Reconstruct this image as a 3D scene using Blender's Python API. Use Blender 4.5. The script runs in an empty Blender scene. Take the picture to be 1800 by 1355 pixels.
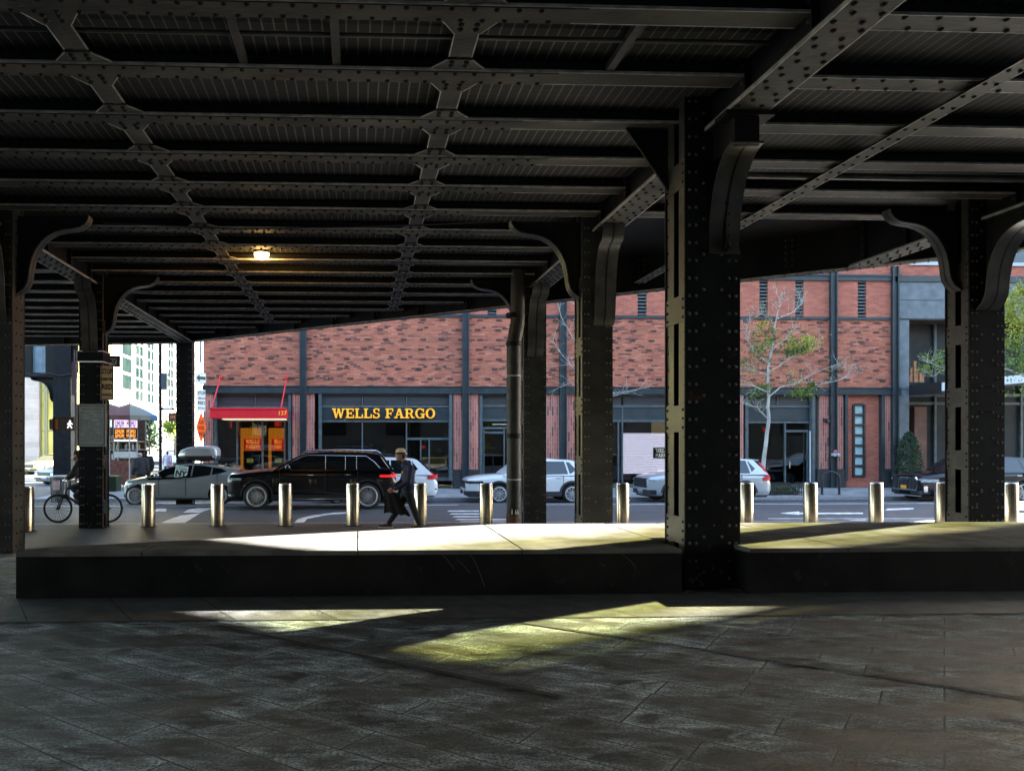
import bpy, bmesh, math, random
from math import sin, cos, tan, pi, radians, atan2, sqrt, hypot
from mathutils import Vector, Matrix

S = bpy.context.scene
COL = S.collection

# ------------------------------------------------------------------ camera
PSI = radians(2.25); FPX = 1350.0; CX = 681.0; CY = 778.0; CAMZ = 1.6
cam = bpy.data.objects.new("camera", bpy.data.cameras.new("camera"))
COL.objects.link(cam)
cam.location = (0, 0, CAMZ)
cam.rotation_euler = (pi / 2, 0, -PSI)
cam.data.sensor_fit = 'HORIZONTAL'
cam.data.sensor_width = 36
cam.data.lens = 36 * FPX / 1800
cam.data.shift_x = (900 - CX) / 1800
cam.data.shift_y = (CY - 677.5) / 1800
cam.data.clip_start = 0.05
cam.data.clip_end = 5000
S.camera = cam

# ------------------------------------------------------------------ sky + sun
SUN_EL = radians(19.6); SUN_AZ = atan2(1.8, 1.0)          # azimuth from +Y towards +X
SUN = Vector((sin(SUN_AZ) * cos(SUN_EL), cos(SUN_AZ) * cos(SUN_EL), sin(SUN_EL)))
w = bpy.data.worlds.new("World"); S.world = w; w.use_nodes = True
nt = w.node_tree
sky = nt.nodes.new("ShaderNodeTexSky"); sky.sky_type = 'NISHITA'; sky.sun_disc = False
sky.sun_elevation = SUN_EL; sky.sun_rotation = SUN_AZ
nt.links.new(sky.outputs[0], nt.nodes["Background"].inputs[0])
nt.nodes["Background"].inputs[1].default_value = 0.064
sl = bpy.data.lights.new("sun", 'SUN'); sl.energy = 5.0; sl.angle = radians(0.5); sl.color = (1.0, 0.94, 0.84)
so = bpy.data.objects.new("sun", sl); COL.objects.link(so)
so.rotation_euler = SUN.to_track_quat('Z', 'Y').to_euler(); so.location = (30, 20, 30)
S.view_settings.view_transform = 'Standard'; S.view_settings.look = 'None'
S.view_settings.exposure = 4.6; S.view_settings.gamma = 1.0

# ------------------------------------------------------------------ placement helpers (photo pixel -> world, used once to find real positions)
def XP(px, Y):
    t = (px - CX) / FPX
    return Y * (sin(PSI) + t * cos(PSI)) / (cos(PSI) - t * sin(PSI))
def CZ(X, Y): return X * sin(PSI) + Y * cos(PSI)
def ZP(py, X, Y): return CAMZ + (CY - py) / FPX * CZ(X, Y)
def P(px, py, Y):
    X = XP(px, Y); return Vector((X, Y, ZP(py, X, Y)))

# ------------------------------------------------------------------ mesh builder
class MB:
    def __init__(s): s.v = []; s.f = []; s.m = []
    def add(s, vs, fs, m=0):
        o = len(s.v); s.v += [tuple(p) for p in vs]
        for f in fs: s.f.append([i + o for i in f]); s.m.append(m)
        return s
    def box(s, x0, y0, z0, x1, y1, z1, m=0, M=None):
        if x0 > x1: x0, x1 = x1, x0
        if y0 > y1: y0, y1 = y1, y0
        if z0 > z1: z0, z1 = z1, z0
        vs = [Vector((x, y, z)) for z in (z0, z1) for y in (y0, y1) for x in (x0, x1)]
        if M is not None: vs = [M @ p for p in vs]
        return s.add(vs, [(0, 2, 3, 1), (4, 5, 7, 6), (0, 1, 5, 4), (2, 6, 7, 3), (0, 4, 6, 2), (1, 3, 7, 5)], m)
    def prism(s, pts, ax, d0, d1, m=0, M=None):
        # pts polygon in the two other axes: x->(y,z), y->(x,z), z->(x,y)
        n = len(pts)
        area = sum(pts[i][0] * pts[(i + 1) % n][1] - pts[(i + 1) % n][0] * pts[i][1] for i in range(n))
        if area < 0: pts = list(reversed(pts))
        def mk(a, b, d): return Vector((d, a, b)) if ax == 'x' else (Vector((a, d, b)) if ax == 'y' else Vector((a, b, d)))
        vs = [mk(a, b, d0) for a, b in pts] + [mk(a, b, d1) for a, b in pts]
        if M is not None: vs = [M @ p for p in vs]
        fs = [list(range(n))[::-1], list(range(n, 2 * n))] + [(i, (i + 1) % n, n + (i + 1) % n, n + i) for i in range(n)]
        if (ax == 'y') != (d1 < d0): fs = [list(f)[::-1] for f in fs]
        return s.add(vs, fs, m)
    def cyl(s, p0, p1, r0, r1=None, n=12, m=0, cap=True):
        p0 = Vector(p0); p1 = Vector(p1); r1 = r0 if r1 is None else r1
        d = (p1 - p0).normalized(); a = d.orthogonal().normalized(); b = d.cross(a)
        vs = [p0 + (a * cos(2 * pi * i / n) + b * sin(2 * pi * i / n)) * r0 for i in range(n)] + \
             [p1 + (a * cos(2 * pi * i / n) + b * sin(2 * pi * i / n)) * r1 for i in range(n)]
        fs = [(i, (i + 1) % n, n + (i + 1) % n, n + i) for i in range(n)]
        if cap: fs += [list(range(n))[::-1], list(range(n, 2 * n))]
        return s.add(vs, fs, m)
    def tube(s, pts, r, n=8, m=0, cap=True):
        pts = [Vector(p) for p in pts]; k = len(pts)
        rs = r if isinstance(r, (list, tuple)) else [r] * k
        vs = []; a = None
        for i, p in enumerate(pts):
            d = (pts[min(i + 1, k - 1)] - pts[max(i - 1, 0)])
            d = d.normalized() if d.length > 1e-9 else Vector((0, 0, 1))
            if a is None: a = d.orthogonal().normalized()
            else:
                a = (a - d * a.dot(d)); a = a.normalized() if a.length > 1e-6 else d.orthogonal().normalized()
            b = d.cross(a)
            vs += [p + (a * cos(2 * pi * j / n) + b * sin(2 * pi * j / n)) * rs[i] for j in range(n)]
        fs = [(i * n + j, i * n + (j + 1) % n, (i + 1) * n + (j + 1) % n, (i + 1) * n + j) for i in range(k - 1) for j in range(n)]
        if cap: fs += [list(range(n))[::-1], list(range((k - 1) * n, k * n))]
        return s.add(vs, fs, m)
    def lathe(s, prof, c=(0, 0, 0), n=20, m=0, M=None):
        c = Vector(c); vs = []
        for r, z in prof: vs += [c + Vector((r * cos(2 * pi * j / n), r * sin(2 * pi * j / n), z)) for j in range(n)]
        if M is not None: vs = [M @ p for p in vs]
        k = len(prof)
        fs = [(i * n + j, i * n + (j + 1) % n, (i + 1) * n + (j + 1) % n, (i + 1) * n + j) for i in range(k - 1) for j in range(n)]
        fs += [list(range(n))[::-1], list(range((k - 1) * n, k * n))]
        return s.add(vs, fs, m)
    def ribbon(s, prof, y0, y1, th, fn, m=0):
        # thick strip following prof [(u,v)], extruded y0..y1; fn(u,y,v)->world
        n = len(prof); off = []
        for i in range(n):
            a = Vector(prof[max(i - 1, 0)]); b = Vector(prof[min(i + 1, n - 1)]); d = (b - a).normalized()
            off.append((prof[i][0] + d.y * th, prof[i][1] - d.x * th))
        vs = []
        for (u, v), (p, q) in zip(prof, off): vs += [fn(u, y0, v), fn(u, y1, v), fn(p, y1, q), fn(p, y0, q)]
        fs = []
        for i in range(n - 1):
            for j in range(4): fs.append((i * 4 + j, i * 4 + (j + 1) % 4, (i + 1) * 4 + (j + 1) % 4, (i + 1) * 4 + j))
        fs += [(3, 2, 1, 0), ((n - 1) * 4, (n - 1) * 4 + 1, (n - 1) * 4 + 2, (n - 1) * 4 + 3)]
        return s.add(vs, fs, m)
    def rivet(s, p, nrm, r=0.018, m=0):
        p = Vector(p); d = Vector(nrm).normalized(); a = d.orthogonal().normalized(); b = d.cross(a); n = 7
        vs = [p + (a * cos(2 * pi * i / n) + b * sin(2 * pi * i / n)) * r for i in range(n)] + \
             [p + d * r * .55 + (a * cos(2 * pi * i / n) + b * sin(2 * pi * i / n)) * r * .72 for i in range(n)] + [p + d * r * .85]
        fs = [(i, (i + 1) % n, n + (i + 1) % n, n + i) for i in range(n)] + [(n + i, n + (i + 1) % n, 2 * n) for i in range(n)]
        return s.add(vs, fs, m)
    def ell(s, c, r, nu=12, nv=8, m=0, M=None):
        c = Vector(c); vs = []
        for i in range(nv + 1):
            th = pi * i / nv
            for j in range(nu):
                ph = 2 * pi * j / nu
                p = Vector((r[0] * sin(th) * cos(ph), r[1] * sin(th) * sin(ph), r[2] * cos(th)))
                vs.append(c + (M @ p if M is not None else p))
        fs = [(i * nu + j, (i + 1) * nu + j, (i + 1) * nu + (j + 1) % nu, i * nu + (j + 1) % nu) for i in range(nv) for j in range(nu)]
        return s.add(vs, fs, m)
    def mesh(s, name):
        me = bpy.data.meshes.new(name); me.from_pydata(s.v, [], s.f)
        if any(s.m): me.polygons.foreach_set("material_index", s.m)
        return me
    def build(s, name, mats, parent=None, smooth=None, bevel=0, fix=False, loc=None):
        me = s.mesh(name)
        if fix:
            bm = bmesh.new(); bm.from_mesh(me); bmesh.ops.remove_doubles(bm, verts=bm.verts, dist=1e-5)
            bmesh.ops.recalc_face_normals(bm, faces=bm.faces); bm.to_mesh(me); bm.free()
        for mt in (mats if isinstance(mats, (list, tuple)) else [mats]): me.materials.append(mt)
        if smooth is not None:
            me.shade_smooth(); me.set_sharp_from_angle(angle=radians(smooth))
        o = bpy.data.objects.new(name, me); COL.objects.link(o)
        if parent is not None: o.parent = parent
        if loc is not None: o.location = loc
        if bevel:
            b = o.modifiers.new("bevel", 'BEVEL'); b.width = bevel; b.segments = 2; b.limit_method = 'ANGLE'; b.angle_limit = radians(40)
        return o

def tag(o, label=None, cat=None, group=None, kind=None):
    if label: o["label"] = label
    if cat: o["category"] = cat
    if group: o["group"] = group
    if kind: o["kind"] = kind
    return o
def thing(name, loc, label, cat, group=None, rz=0):
    o = bpy.data.objects.new(name, None); COL.objects.link(o); o.location = loc; o.rotation_euler = (0, 0, rz)
    o.empty_display_size = 0.2
    return tag(o, label, cat, group)
def struct(o): o["kind"] = "structure"; return o
def copy_tree(o, parent=None):
    c = o.copy(); COL.objects.link(c)
    if parent is not None: c.parent = parent
    for ch in list(o.children): copy_tree(ch, c)
    return c
def evaluated(o):
    dg = bpy.context.evaluated_depsgraph_get(); dg.update()
    return bpy.data.meshes.new_from_object(o.evaluated_get(dg))
def text_mesh(body, size, depth=0.004, bold=0.0, align='CENTER', sx=1.0):
    cu = bpy.data.curves.new("text", 'FONT'); cu.body = body; cu.size = size; cu.extrude = depth; cu.offset = bold
    cu.align_x = align; cu.align_y = 'CENTER'; cu.resolution_u = 3
    o = bpy.data.objects.new("text", cu); COL.objects.link(o)
    me = evaluated(o); COL.objects.unlink(o); bpy.data.objects.remove(o)
    for v in me.vertices: v.co.x *= sx
    return me
def add_text(name, body, size, mat, parent, loc, rot=(pi / 2, 0, 0), depth=0.004, bold=0.0, align='CENTER', sx=1.0):
    me = text_mesh(body, size, depth, bold, align, sx); me.name = name; me.materials.clear(); me.materials.append(mat)
    o = bpy.data.objects.new(name, me); COL.objects.link(o); o.parent = parent; o.location = loc; o.rotation_euler = rot
    return o

# ------------------------------------------------------------------ materials
def newmat(name):
    m = bpy.data.materials.new(name); m.use_nodes = True
    return m, m.node_tree, m.node_tree.nodes["Principled BSDF"]
def c4(c): return (c[0], c[1], c[2], 1)
def surf(name, c1, c2=None, scale=4.0, rough=0.6, metal=0.0, bump=0.0, stretch=(1, 1, 1), spec=0.5, detail=6, rr=0.1, lo=0.35, hi=0.65, bscale=None, coat=0.0, spots=None):
    m, t, b = newmat(name); L = t.links.new
    b.inputs["Base Color"].default_value = c4(c1); b.inputs["Roughness"].default_value = rough
    b.inputs["Metallic"].default_value = metal; b.inputs["Specular IOR Level"].default_value = spec
    b.inputs["Coat Weight"].default_value = coat; b.inputs["Coat Roughness"].default_value = 0.03
    if c2 is not None or bump:
        tc = t.nodes.new("ShaderNodeTexCoord"); mp = t.nodes.new("ShaderNodeMapping"); mp.inputs["Scale"].default_value = stretch
        L(tc.outputs["Object"], mp.inputs["Vector"])
        n = t.nodes.new("ShaderNodeTexNoise"); n.inputs["Scale"].default_value = scale; n.inputs["Detail"].default_value = detail
        L(mp.outputs[0], n.inputs["Vector"])
    if c2 is not None:
        r = t.nodes.new("ShaderNodeValToRGB"); r.color_ramp.elements[0].position = lo; r.color_ramp.elements[1].position = hi
        r.color_ramp.elements[0].color = c4(c1); r.color_ramp.elements[1].color = c4(c2)
        L(n.outputs["Fac"], r.inputs[0]); L(r.outputs[0], b.inputs["Base Color"])
        if spots:
            ns = t.nodes.new("ShaderNodeTexNoise"); ns.inputs["Scale"].default_value = spots[1]; ns.inputs["Detail"].default_value = 9; ns.inputs["Roughness"].default_value = .65; L(mp.outputs[0], ns.inputs["Vector"])
            rs = t.nodes.new("ShaderNodeMapRange"); rs.inputs[1].default_value = spots[2]; rs.inputs[2].default_value = spots[2] + .06; L(ns.outputs["Fac"], rs.inputs[0])
            mxs = t.nodes.new("ShaderNodeMix"); mxs.data_type = 'RGBA'; L(rs.outputs[0], mxs.inputs[0]); L(r.outputs[0], mxs.inputs[6]); mxs.inputs[7].default_value = c4(spots[0]); L(mxs.outputs[2], b.inputs["Base Color"])
        mr = t.nodes.new("ShaderNodeMapRange"); mr.inputs[3].default_value = max(0, rough - rr); mr.inputs[4].default_value = min(1, rough + rr)
        L(n.outputs["Fac"], mr.inputs[0]); L(mr.outputs[0], b.inputs["Roughness"])
    if bump:
        n2 = t.nodes.new("ShaderNodeTexNoise"); n2.inputs["Scale"].default_value = bscale or scale * 6; n2.inputs["Detail"].default_value = 5
        L(mp.outputs[0], n2.inputs["Vector"])
        bp = t.nodes.new("ShaderNodeBump"); bp.inputs["Strength"].default_value = bump; bp.inputs["Distance"].default_value = 0.02
        L(n2.outputs["Fac"], bp.inputs["Height"]); L(bp.outputs[0], b.inputs["Normal"])
    return m
def emit(name, c, s):
    s = s * .07
    m, t, b = newmat(name); b.inputs["Base Color"].default_value = c4(c)
    b.inputs["Emission Color"].default_value = c4(c); b.inputs["Emission Strength"].default_value = s; return m
def brickmat(name, cols, mortar, bw, bh, vert=False, msize=0.008, dark=0.12, off=0.5, plane='xz'):
    m, t, b = newmat(name); L = t.links.new; N = t.nodes.new
    tc = N("ShaderNodeTexCoord"); sp = N("ShaderNodeSeparateXYZ"); cb = N("ShaderNodeCombineXYZ")
    L(tc.outputs["Object"], sp.inputs[0])
    h = sp.outputs["X"] if plane == 'xz' else sp.outputs["Y"]
    if vert: L(sp.outputs["Z"], cb.inputs[0]); L(h, cb.inputs[1])
    else: L(h, cb.inputs[0]); L(sp.outputs["Z"], cb.inputs[1])
    br = N("ShaderNodeTexBrick"); br.offset = off
    br.inputs["Scale"].default_value = 1; br.inputs["Brick Width"].default_value = bw; br.inputs["Row Height"].default_value = bh
    br.inputs["Mortar Size"].default_value = msize; br.inputs["Mortar Smooth"].default_value = 0.2; br.inputs["Bias"].default_value = 0
    br.inputs["Color1"].default_value = (0, 0, 0, 1); br.inputs["Color2"].default_value = (1, 1, 1, 1); br.inputs["Mortar"].default_value = (0.5, 0.5, 0.5, 1)
    L(cb.outputs[0], br.inputs["Vector"])
    r = N("ShaderNodeValToRGB"); cr = r.color_ramp; cr.interpolation = 'LINEAR'
    while len(cr.elements) < len(cols): cr.elements.new(0.5)
    for i, c in enumerate(cols): cr.elements[i].position = i / (len(cols) - 1); cr.elements[i].color = c4(c)
    L(br.outputs["Color"], r.inputs[0])
    nz = N("ShaderNodeTexNoise"); nz.inputs["Scale"].default_value = 0.7; nz.inputs["Detail"].default_value = 8; L(tc.outputs["Object"], nz.inputs["Vector"])
    mr = N("ShaderNodeMapRange"); mr.inputs[1].default_value = .3; mr.inputs[2].default_value = .7; mr.inputs[3].default_value = 0.92; mr.inputs[4].default_value = 1.22; L(nz.outputs["Fac"], mr.inputs[0])
    mx = N("ShaderNodeMix"); mx.data_type = 'RGBA'; mx.blend_type = 'MULTIPLY'; mx.inputs[0].default_value = 1
    L(r.outputs[0], mx.inputs[6]); L(mr.outputs[0], mx.inputs[7])
    m2 = N("ShaderNodeMix"); m2.data_type = 'RGBA'; L(br.outputs["Fac"], m2.inputs[0]); L(mx.outputs[2], m2.inputs[6]); m2.inputs[7].default_value = c4(mortar)
    L(m2.outputs[2], b.inputs["Base Color"]); b.inputs["Roughness"].default_value = 0.85
    bp = N("ShaderNodeBump"); bp.inputs["Strength"].default_value = 0.6; bp.inputs["Distance"].default_value = 0.01; bp.invert = True
    L(br.outputs["Fac"], bp.inputs["Height"]); L(bp.outputs[0], b.inputs["Normal"])
    return m
def glassmat(name, tint=(0.6, 0.66, 0.66), rough=0.0):
    m, t, b = newmat(name); t.nodes.remove(b); N = t.nodes.new; L = t.links.new
    out = t.nodes["Material Output"]; tr = N("ShaderNodeBsdfTransparent"); tr.inputs[0].default_value = c4(tint)
    gl = N("ShaderNodeBsdfGlossy"); gl.inputs["Roughness"].default_value = rough; gl.inputs[0].default_value = (0.9, 0.95, 0.95, 1)
    fr = N("ShaderNodeFresnel"); fr.inputs[0].default_value = 1.55
    ad = N("ShaderNodeMath"); ad.operation = 'MULTIPLY_ADD'; ad.inputs[1].default_value = 1.0; ad.inputs[2].default_value = 0.06; L(fr.outputs[0], ad.inputs[0])
    mx = N("ShaderNodeMixShader"); L(ad.outputs[0], mx.inputs[0]); L(tr.outputs[0], mx.inputs[1]); L(gl.outputs[0], mx.inputs[2]); L(mx.outputs[0], out.inputs[0])
    return m

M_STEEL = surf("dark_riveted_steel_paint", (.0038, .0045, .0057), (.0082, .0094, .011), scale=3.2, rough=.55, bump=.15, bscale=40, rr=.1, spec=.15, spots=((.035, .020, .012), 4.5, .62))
M_STEELB = surf("bounce_lit_steel_paint", (.014, .0135, .011), (.034, .032, .025), scale=3.2, rough=.5, bump=.15, bscale=40, rr=.1, spec=.3, spots=((.06, .035, .02), 4.5, .62))  # lighter copy of M_STEEL with bounce light put into the colour; spots are rust
M_RIVET = surf("painted_glint_rivet", (.05, .046, .04), (.085, .078, .066), scale=30, rough=.4, spec=.4)  # rivet heads lightened so their glint sits in the colour
M_RIVD = surf("shade_dark_rivet", (.006, .0055, .005), None, rough=.6, spec=.2)  # rivet heads darkened in place of their own shading
M_EDGE = surf("edge_highlight_strip", (.22, .205, .175), (.42, .39, .33), scale=9, rough=.5)  # pale strips that paint a highlight along the steel edges
M_STEELD = surf("dark_steel_web_paint", (.005, .0048, .0045), (.0115, .0105, .009), scale=1.6, rough=.6, bump=.2, bscale=25, stretch=(1, 1, .3), spec=.2)
M_BRKT = surf("bracket_steel_paint", (.024, .022, .0185), (.06, .054, .044), scale=3.5, rough=.42, bump=.15, bscale=20, rr=.12, spots=((.10, .05, .025), 6, .63))
M_RUST = surf("rusty_steel", (.05, .03, .018), (.14, .07, .035), scale=9, rough=.75, bump=.3)
M_FLANGE = surf("worn_flange_paint", (.019, .018, .0155), (.074, .067, .055), scale=2.6, rough=.6, bump=.3, bscale=26, stretch=(.45, 1, 1), rr=.12, lo=.36, hi=.68, spec=.25, spots=((.085, .04, .02), 5.5, .60))
M_TEAL = surf("dark_teal_steel", (.011, .021, .025), (.02, .033, .038), scale=3, rough=.45)
M_STAIN = surf("brushed_stainless_steel", (.36, .30, .22), (.50, .43, .33), scale=10, rough=.24, metal=1, stretch=(6, 6, .01), rr=.03, spots=((.10, .085, .06), 8, .66))
M_BLACK = surf("black_rubber", (.012, .012, .012), (.02, .02, .02), scale=20, rough=.8)
M_BPLAST = surf("black_plastic", (.015, .015, .016), None, rough=.45)
M_WHITEP = surf("white_road_paint", (.42, .43, .43), (.75, .76, .75), scale=5, rough=.75, lo=.32, hi=.55, bump=.2, bscale=60)
M_CHROME = surf("chrome_trim", (.75, .76, .78), None, rough=.12, metal=1)
M_CGLASS = surf("tinted_car_glass", (.006, .007, .008), None, rough=.03, spec=.7)
M_GLASS = glassmat("storefront_glass", (.42, .48, .48))

# ================================================================== the ground
FY = 34.0                                              # plane of the brick facade
def road_z(Y):
    pts = [(17.9, -.30), (25, -.37), (27.5, -.60), (30.0, -.68), (200, -.68)]
    if Y <= pts[0][0]: return pts[0][1]
    for (a, za), (b, zb) in zip(pts, pts[1:]):
        if Y <= b: return za + (zb - za) * (Y - a) / (b - a)
    return pts[-1][1]
def GP(px, py, zf, dz=0.0):
    Y = 20.0
    for _ in range(60):
        X = XP(px, Y); h = CAMZ - zf(Y); cz = FPX * h / (py - CY); Y = (cz - X * sin(PSI)) / cos(PSI)
    X = XP(px, Y); return Vector((X, Y, zf(Y) + dz))

m, t, b = newmat("slate_paving"); L = t.links.new; N = t.nodes.new
tc = N("ShaderNodeTexCoord"); mp = N("ShaderNodeMapping"); mp.inputs["Rotation"].default_value = (0, 0, radians(38.2)); L(tc.outputs["Object"], mp.inputs["Vector"])
br = N("ShaderNodeTexBrick"); br.offset = .43; br.offset_frequency = 2; br.squash = .72; br.squash_frequency = 3
br.inputs["Scale"].default_value = 1; br.inputs["Brick Width"].default_value = 1.05; br.inputs["Row Height"].default_value = .31
br.inputs["Mortar Size"].default_value = .006; br.inputs["Mortar Smooth"].default_value = .15
br.inputs["Color1"].default_value = (.0, .0, .0, 1); br.inputs["Color2"].default_value = (1, 1, 1, 1); L(mp.outputs[0], br.inputs["Vector"])
n1 = N("ShaderNodeTexNoise"); n1.inputs["Scale"].default_value = 1.5; n1.inputs["Detail"].default_value = 3; n1.inputs["Distortion"].default_value = .6
mp2 = N("ShaderNodeMapping"); mp2.inputs["Rotation"].default_value = (0, 0, radians(38.2)); mp2.inputs["Scale"].default_value = (.75, 1.9, 1); L(tc.outputs["Object"], mp2.inputs["Vector"]); L(mp2.outputs[0], n1.inputs["Vector"])
n2 = N("ShaderNodeTexNoise"); n2.inputs["Scale"].default_value = 7; n2.inputs["Detail"].default_value = 9; n2.inputs["Roughness"].default_value = .75; L(mp2.outputs[0], n2.inputs["Vector"])
n3 = N("ShaderNodeTexNoise"); n3.inputs["Scale"].default_value = 55; n3.inputs["Detail"].default_value = 6; n3.inputs["Roughness"].default_value = .7; L(tc.outputs["Object"], n3.inputs["Vector"])
r1 = N("ShaderNodeValToRGB"); e = r1.color_ramp.elements; e[0].position = .40; e[0].color = (.022, .028, .032, 1); e[1].position = .56; e[1].color = (.080, .097, .108, 1); L(n1.outputs["Fac"], r1.inputs[0])
r2 = N("ShaderNodeMapRange"); r2.inputs[1].default_value = .3; r2.inputs[2].default_value = .7; r2.inputs[3].default_value = .3; r2.inputs[4].default_value = 1.8; L(n2.outputs["Fac"], r2.inputs[0])
r3 = N("ShaderNodeMapRange"); r3.inputs[1].default_value = .38; r3.inputs[2].default_value = .64; r3.inputs[3].default_value = .2; r3.inputs[4].default_value = 2.7; L(n3.outputs["Fac"], r3.inputs[0])
r4 = N("ShaderNodeMapRange"); r4.inputs[3].default_value = .6; r4.inputs[4].default_value = 1.3; L(br.outputs["Color"], r4.inputs[0])
def mul(a, bb):
    q = N("ShaderNodeMix"); q.data_type = 'RGBA'; q.blend_type = 'MULTIPLY'; q.inputs[0].default_value = 1; L(a, q.inputs[6]); L(bb, q.inputs[7]); return q.outputs[2]
be = N("ShaderNodeTexBrick"); be.offset = .43; be.offset_frequency = 2; be.squash = .72; be.squash_frequency = 3
be.inputs["Scale"].default_value = 1; be.inputs["Brick Width"].default_value = 1.05; be.inputs["Row Height"].default_value = .31; be.inputs["Mortar Size"].default_value = .10; be.inputs["Mortar Smooth"].default_value = 1.0; L(mp.outputs[0], be.inputs["Vector"])
nb = N("ShaderNodeTexNoise"); nb.inputs["Scale"].default_value = 3.2; nb.inputs["Detail"].default_value = 8; nb.inputs["Roughness"].default_value = .7; nb.inputs["Distortion"].default_value = .8; L(mp2.outputs[0], nb.inputs["Vector"])
ed = N("ShaderNodeMath"); ed.operation = 'MULTIPLY_ADD'; ed.inputs[1].default_value = .12; L(be.outputs["Fac"], ed.inputs[0]); L(nb.outputs["Fac"], ed.inputs[2])
r5 = N("ShaderNodeMapRange"); r5.inputs[1].default_value = .40; r5.inputs[2].default_value = .70; r5.inputs[3].default_value = .14; r5.inputs[4].default_value = 2.3; L(ed.outputs[0], r5.inputs[0])
cc = mul(r5.outputs[0], mul(mul(mul(r1.outputs[0], r2.outputs[0]), r3.outputs[0]), r4.outputs[0]))
mm = N("ShaderNodeMix"); mm.data_type = 'RGBA'; L(br.outputs["Fac"], mm.inputs[0]); L(cc, mm.inputs[6]); mm.inputs[7].default_value = (.018, .019, .019, 1)
L(mm.outputs[2], b.inputs["Base Color"])
rr_ = N("ShaderNodeMapRange"); rr_.inputs[1].default_value = .35; rr_.inputs[2].default_value = .65; b.inputs["Specular IOR Level"].default_value = .25; rr_.inputs[3].default_value = .55; rr_.inputs[4].default_value = .85; L(n1.outputs["Fac"], rr_.inputs[0]); L(rr_.outputs[0], b.inputs["Roughness"])
hs = N("ShaderNodeMath"); hs.operation = 'MULTIPLY_ADD'; hs.inputs[1].default_value = .6; L(n3.outputs["Fac"], hs.inputs[0]); L(n2.outputs["Fac"], hs.inputs[2])
h2 = N("ShaderNodeMath"); h2.operation = 'SUBTRACT'; L(hs.outputs[0], h2.inputs[0]); L(br.outputs["Fac"], h2.inputs[1])
bp = N("ShaderNodeBump"); bp.inputs["Strength"].default_value = 1.0; bp.inputs["Distance"].default_value = .03; L(h2.outputs[0], bp.inputs["Height"]); L(bp.outputs[0], b.inputs["Normal"])
M_SLATE = m
M_PAVER = surf("border_paver_stone", (.020, .022, .023), (.075, .08, .08), scale=5, rough=.65, bump=.5, bscale=40, detail=10)
M_SEAM = surf("dark_joint", (.008, .008, .008), None, rough=.9)
M_ASPH = surf("asphalt", (.035, .038, .042), (.062, .066, .07), scale=1.1, rough=.72, bump=.5, bscale=90, stretch=(.4, 1, 1))
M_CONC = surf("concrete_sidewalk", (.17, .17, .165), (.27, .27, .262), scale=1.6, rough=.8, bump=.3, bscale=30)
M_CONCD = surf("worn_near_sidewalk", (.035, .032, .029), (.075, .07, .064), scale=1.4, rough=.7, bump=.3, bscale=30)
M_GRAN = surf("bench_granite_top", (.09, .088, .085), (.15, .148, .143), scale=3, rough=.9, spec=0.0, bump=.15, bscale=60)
M_GRANF = surf("shaded_granite_face", (.007, .007, .008), (.014, .0135, .014), scale=2.2, rough=.42, spec=.15, bump=.07, bscale=50, rr=.1, spots=((.024, .023, .022), 6, .6))  # same stone as the top, with the face's shade put into the colour
M_EARTH = surf("ground_earth", (.10, .10, .10), (.16, .155, .15), scale=.4, rough=.9)

g = MB(); g.add([(-900, -300, -.95), (900, -300, -.95), (900, 2500, -.95), (-900, 2500, -.95)], [(0, 1, 2, 3)])
struct(g.build("ground", M_EARTH))
# plaza, easing down to the avenue sidewalk behind the bench
g = MB(); ys = [(-14, 0), (10.9, 0), (13.4, -.25), (17.6, -.25)]
for (a, za), (c, zc) in zip(ys[:1], ys[1:2]):
    g.add([(-30, a, za), (40, a, za), (40, c, zc), (-30, c, zc)], [(0, 1, 2, 3)])
struct(g.build("plaza_paving", M_SLATE))
g = MB()
for (a, za), (c, zc) in zip(ys[1:], ys[2:]):
    g.add([(-30, a, za), (40, a, za), (40, c, zc), (-30, c, zc)], [(0, 1, 2, 3)])
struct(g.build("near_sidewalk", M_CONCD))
g = MB(); g.box(-30, 17.6, -.6, 40, 17.9, -.246); struct(g.build("near_kerb", surf("granite_kerb", (.11, .11, .11), (.17, .17, .17), scale=6, rough=.7), bevel=.02))
# road sheet
g = MB(); rows = [17.9, 25, 27.5, 30.0]
vs = []; fs = []
for y in rows: vs += [(-120, y, road_z(y)), (160, y, road_z(y))]
for i in range(len(rows) - 1): fs.append((i * 2, i * 2 + 1, i * 2 + 3, i * 2 + 2))
g.add(vs, fs)
g.add([(-24, 30.0, -.68), (-12.5, 30.0, -.68), (-12.5, 170, -.68), (-24, 170, -.68)], [(0, 1, 2, 3)])
struct(g.build("avenue_road", M_ASPH))
# far sidewalks
g = MB()
def slabtop(x0, x1, y0, z0, y1, z1):
    g.add([(x0, y0, z0), (x1, y0, z0), (x1, y1, z1), (x0, y1, z1), (x0, y0, -.8), (x1, y0, -.8), (x1, y1, -.8), (x0, y1, -.8)],
          [(0, 1, 2, 3), (4, 5, 1, 0), (5, 6, 2, 1), (6, 7, 3, 2), (7, 4, 0, 3)])
slabtop(-12.5, 160, 30.3, -.56, 34.6, -.42)
struct(g.build("far_sidewalk", M_CONC))
g = MB(); slabtop(-12.5, 160, 30.0, -.555, 30.3, -.555); struct(g.build("far_kerb", surf("kerb_stone", (.22, .22, .22), (.3, .3, .3), scale=6, rough=.7)))
g = MB(); slabtop(-12.5, -6.9, 34.6, -.42, 170, -.42); struct(g.build("side_sidewalk", M_CONC))
g = MB(); slabtop(-70, -24, 30.0, -.55, 170, -.5); struct(g.build("corner_sidewalk", M_CONC))
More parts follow.
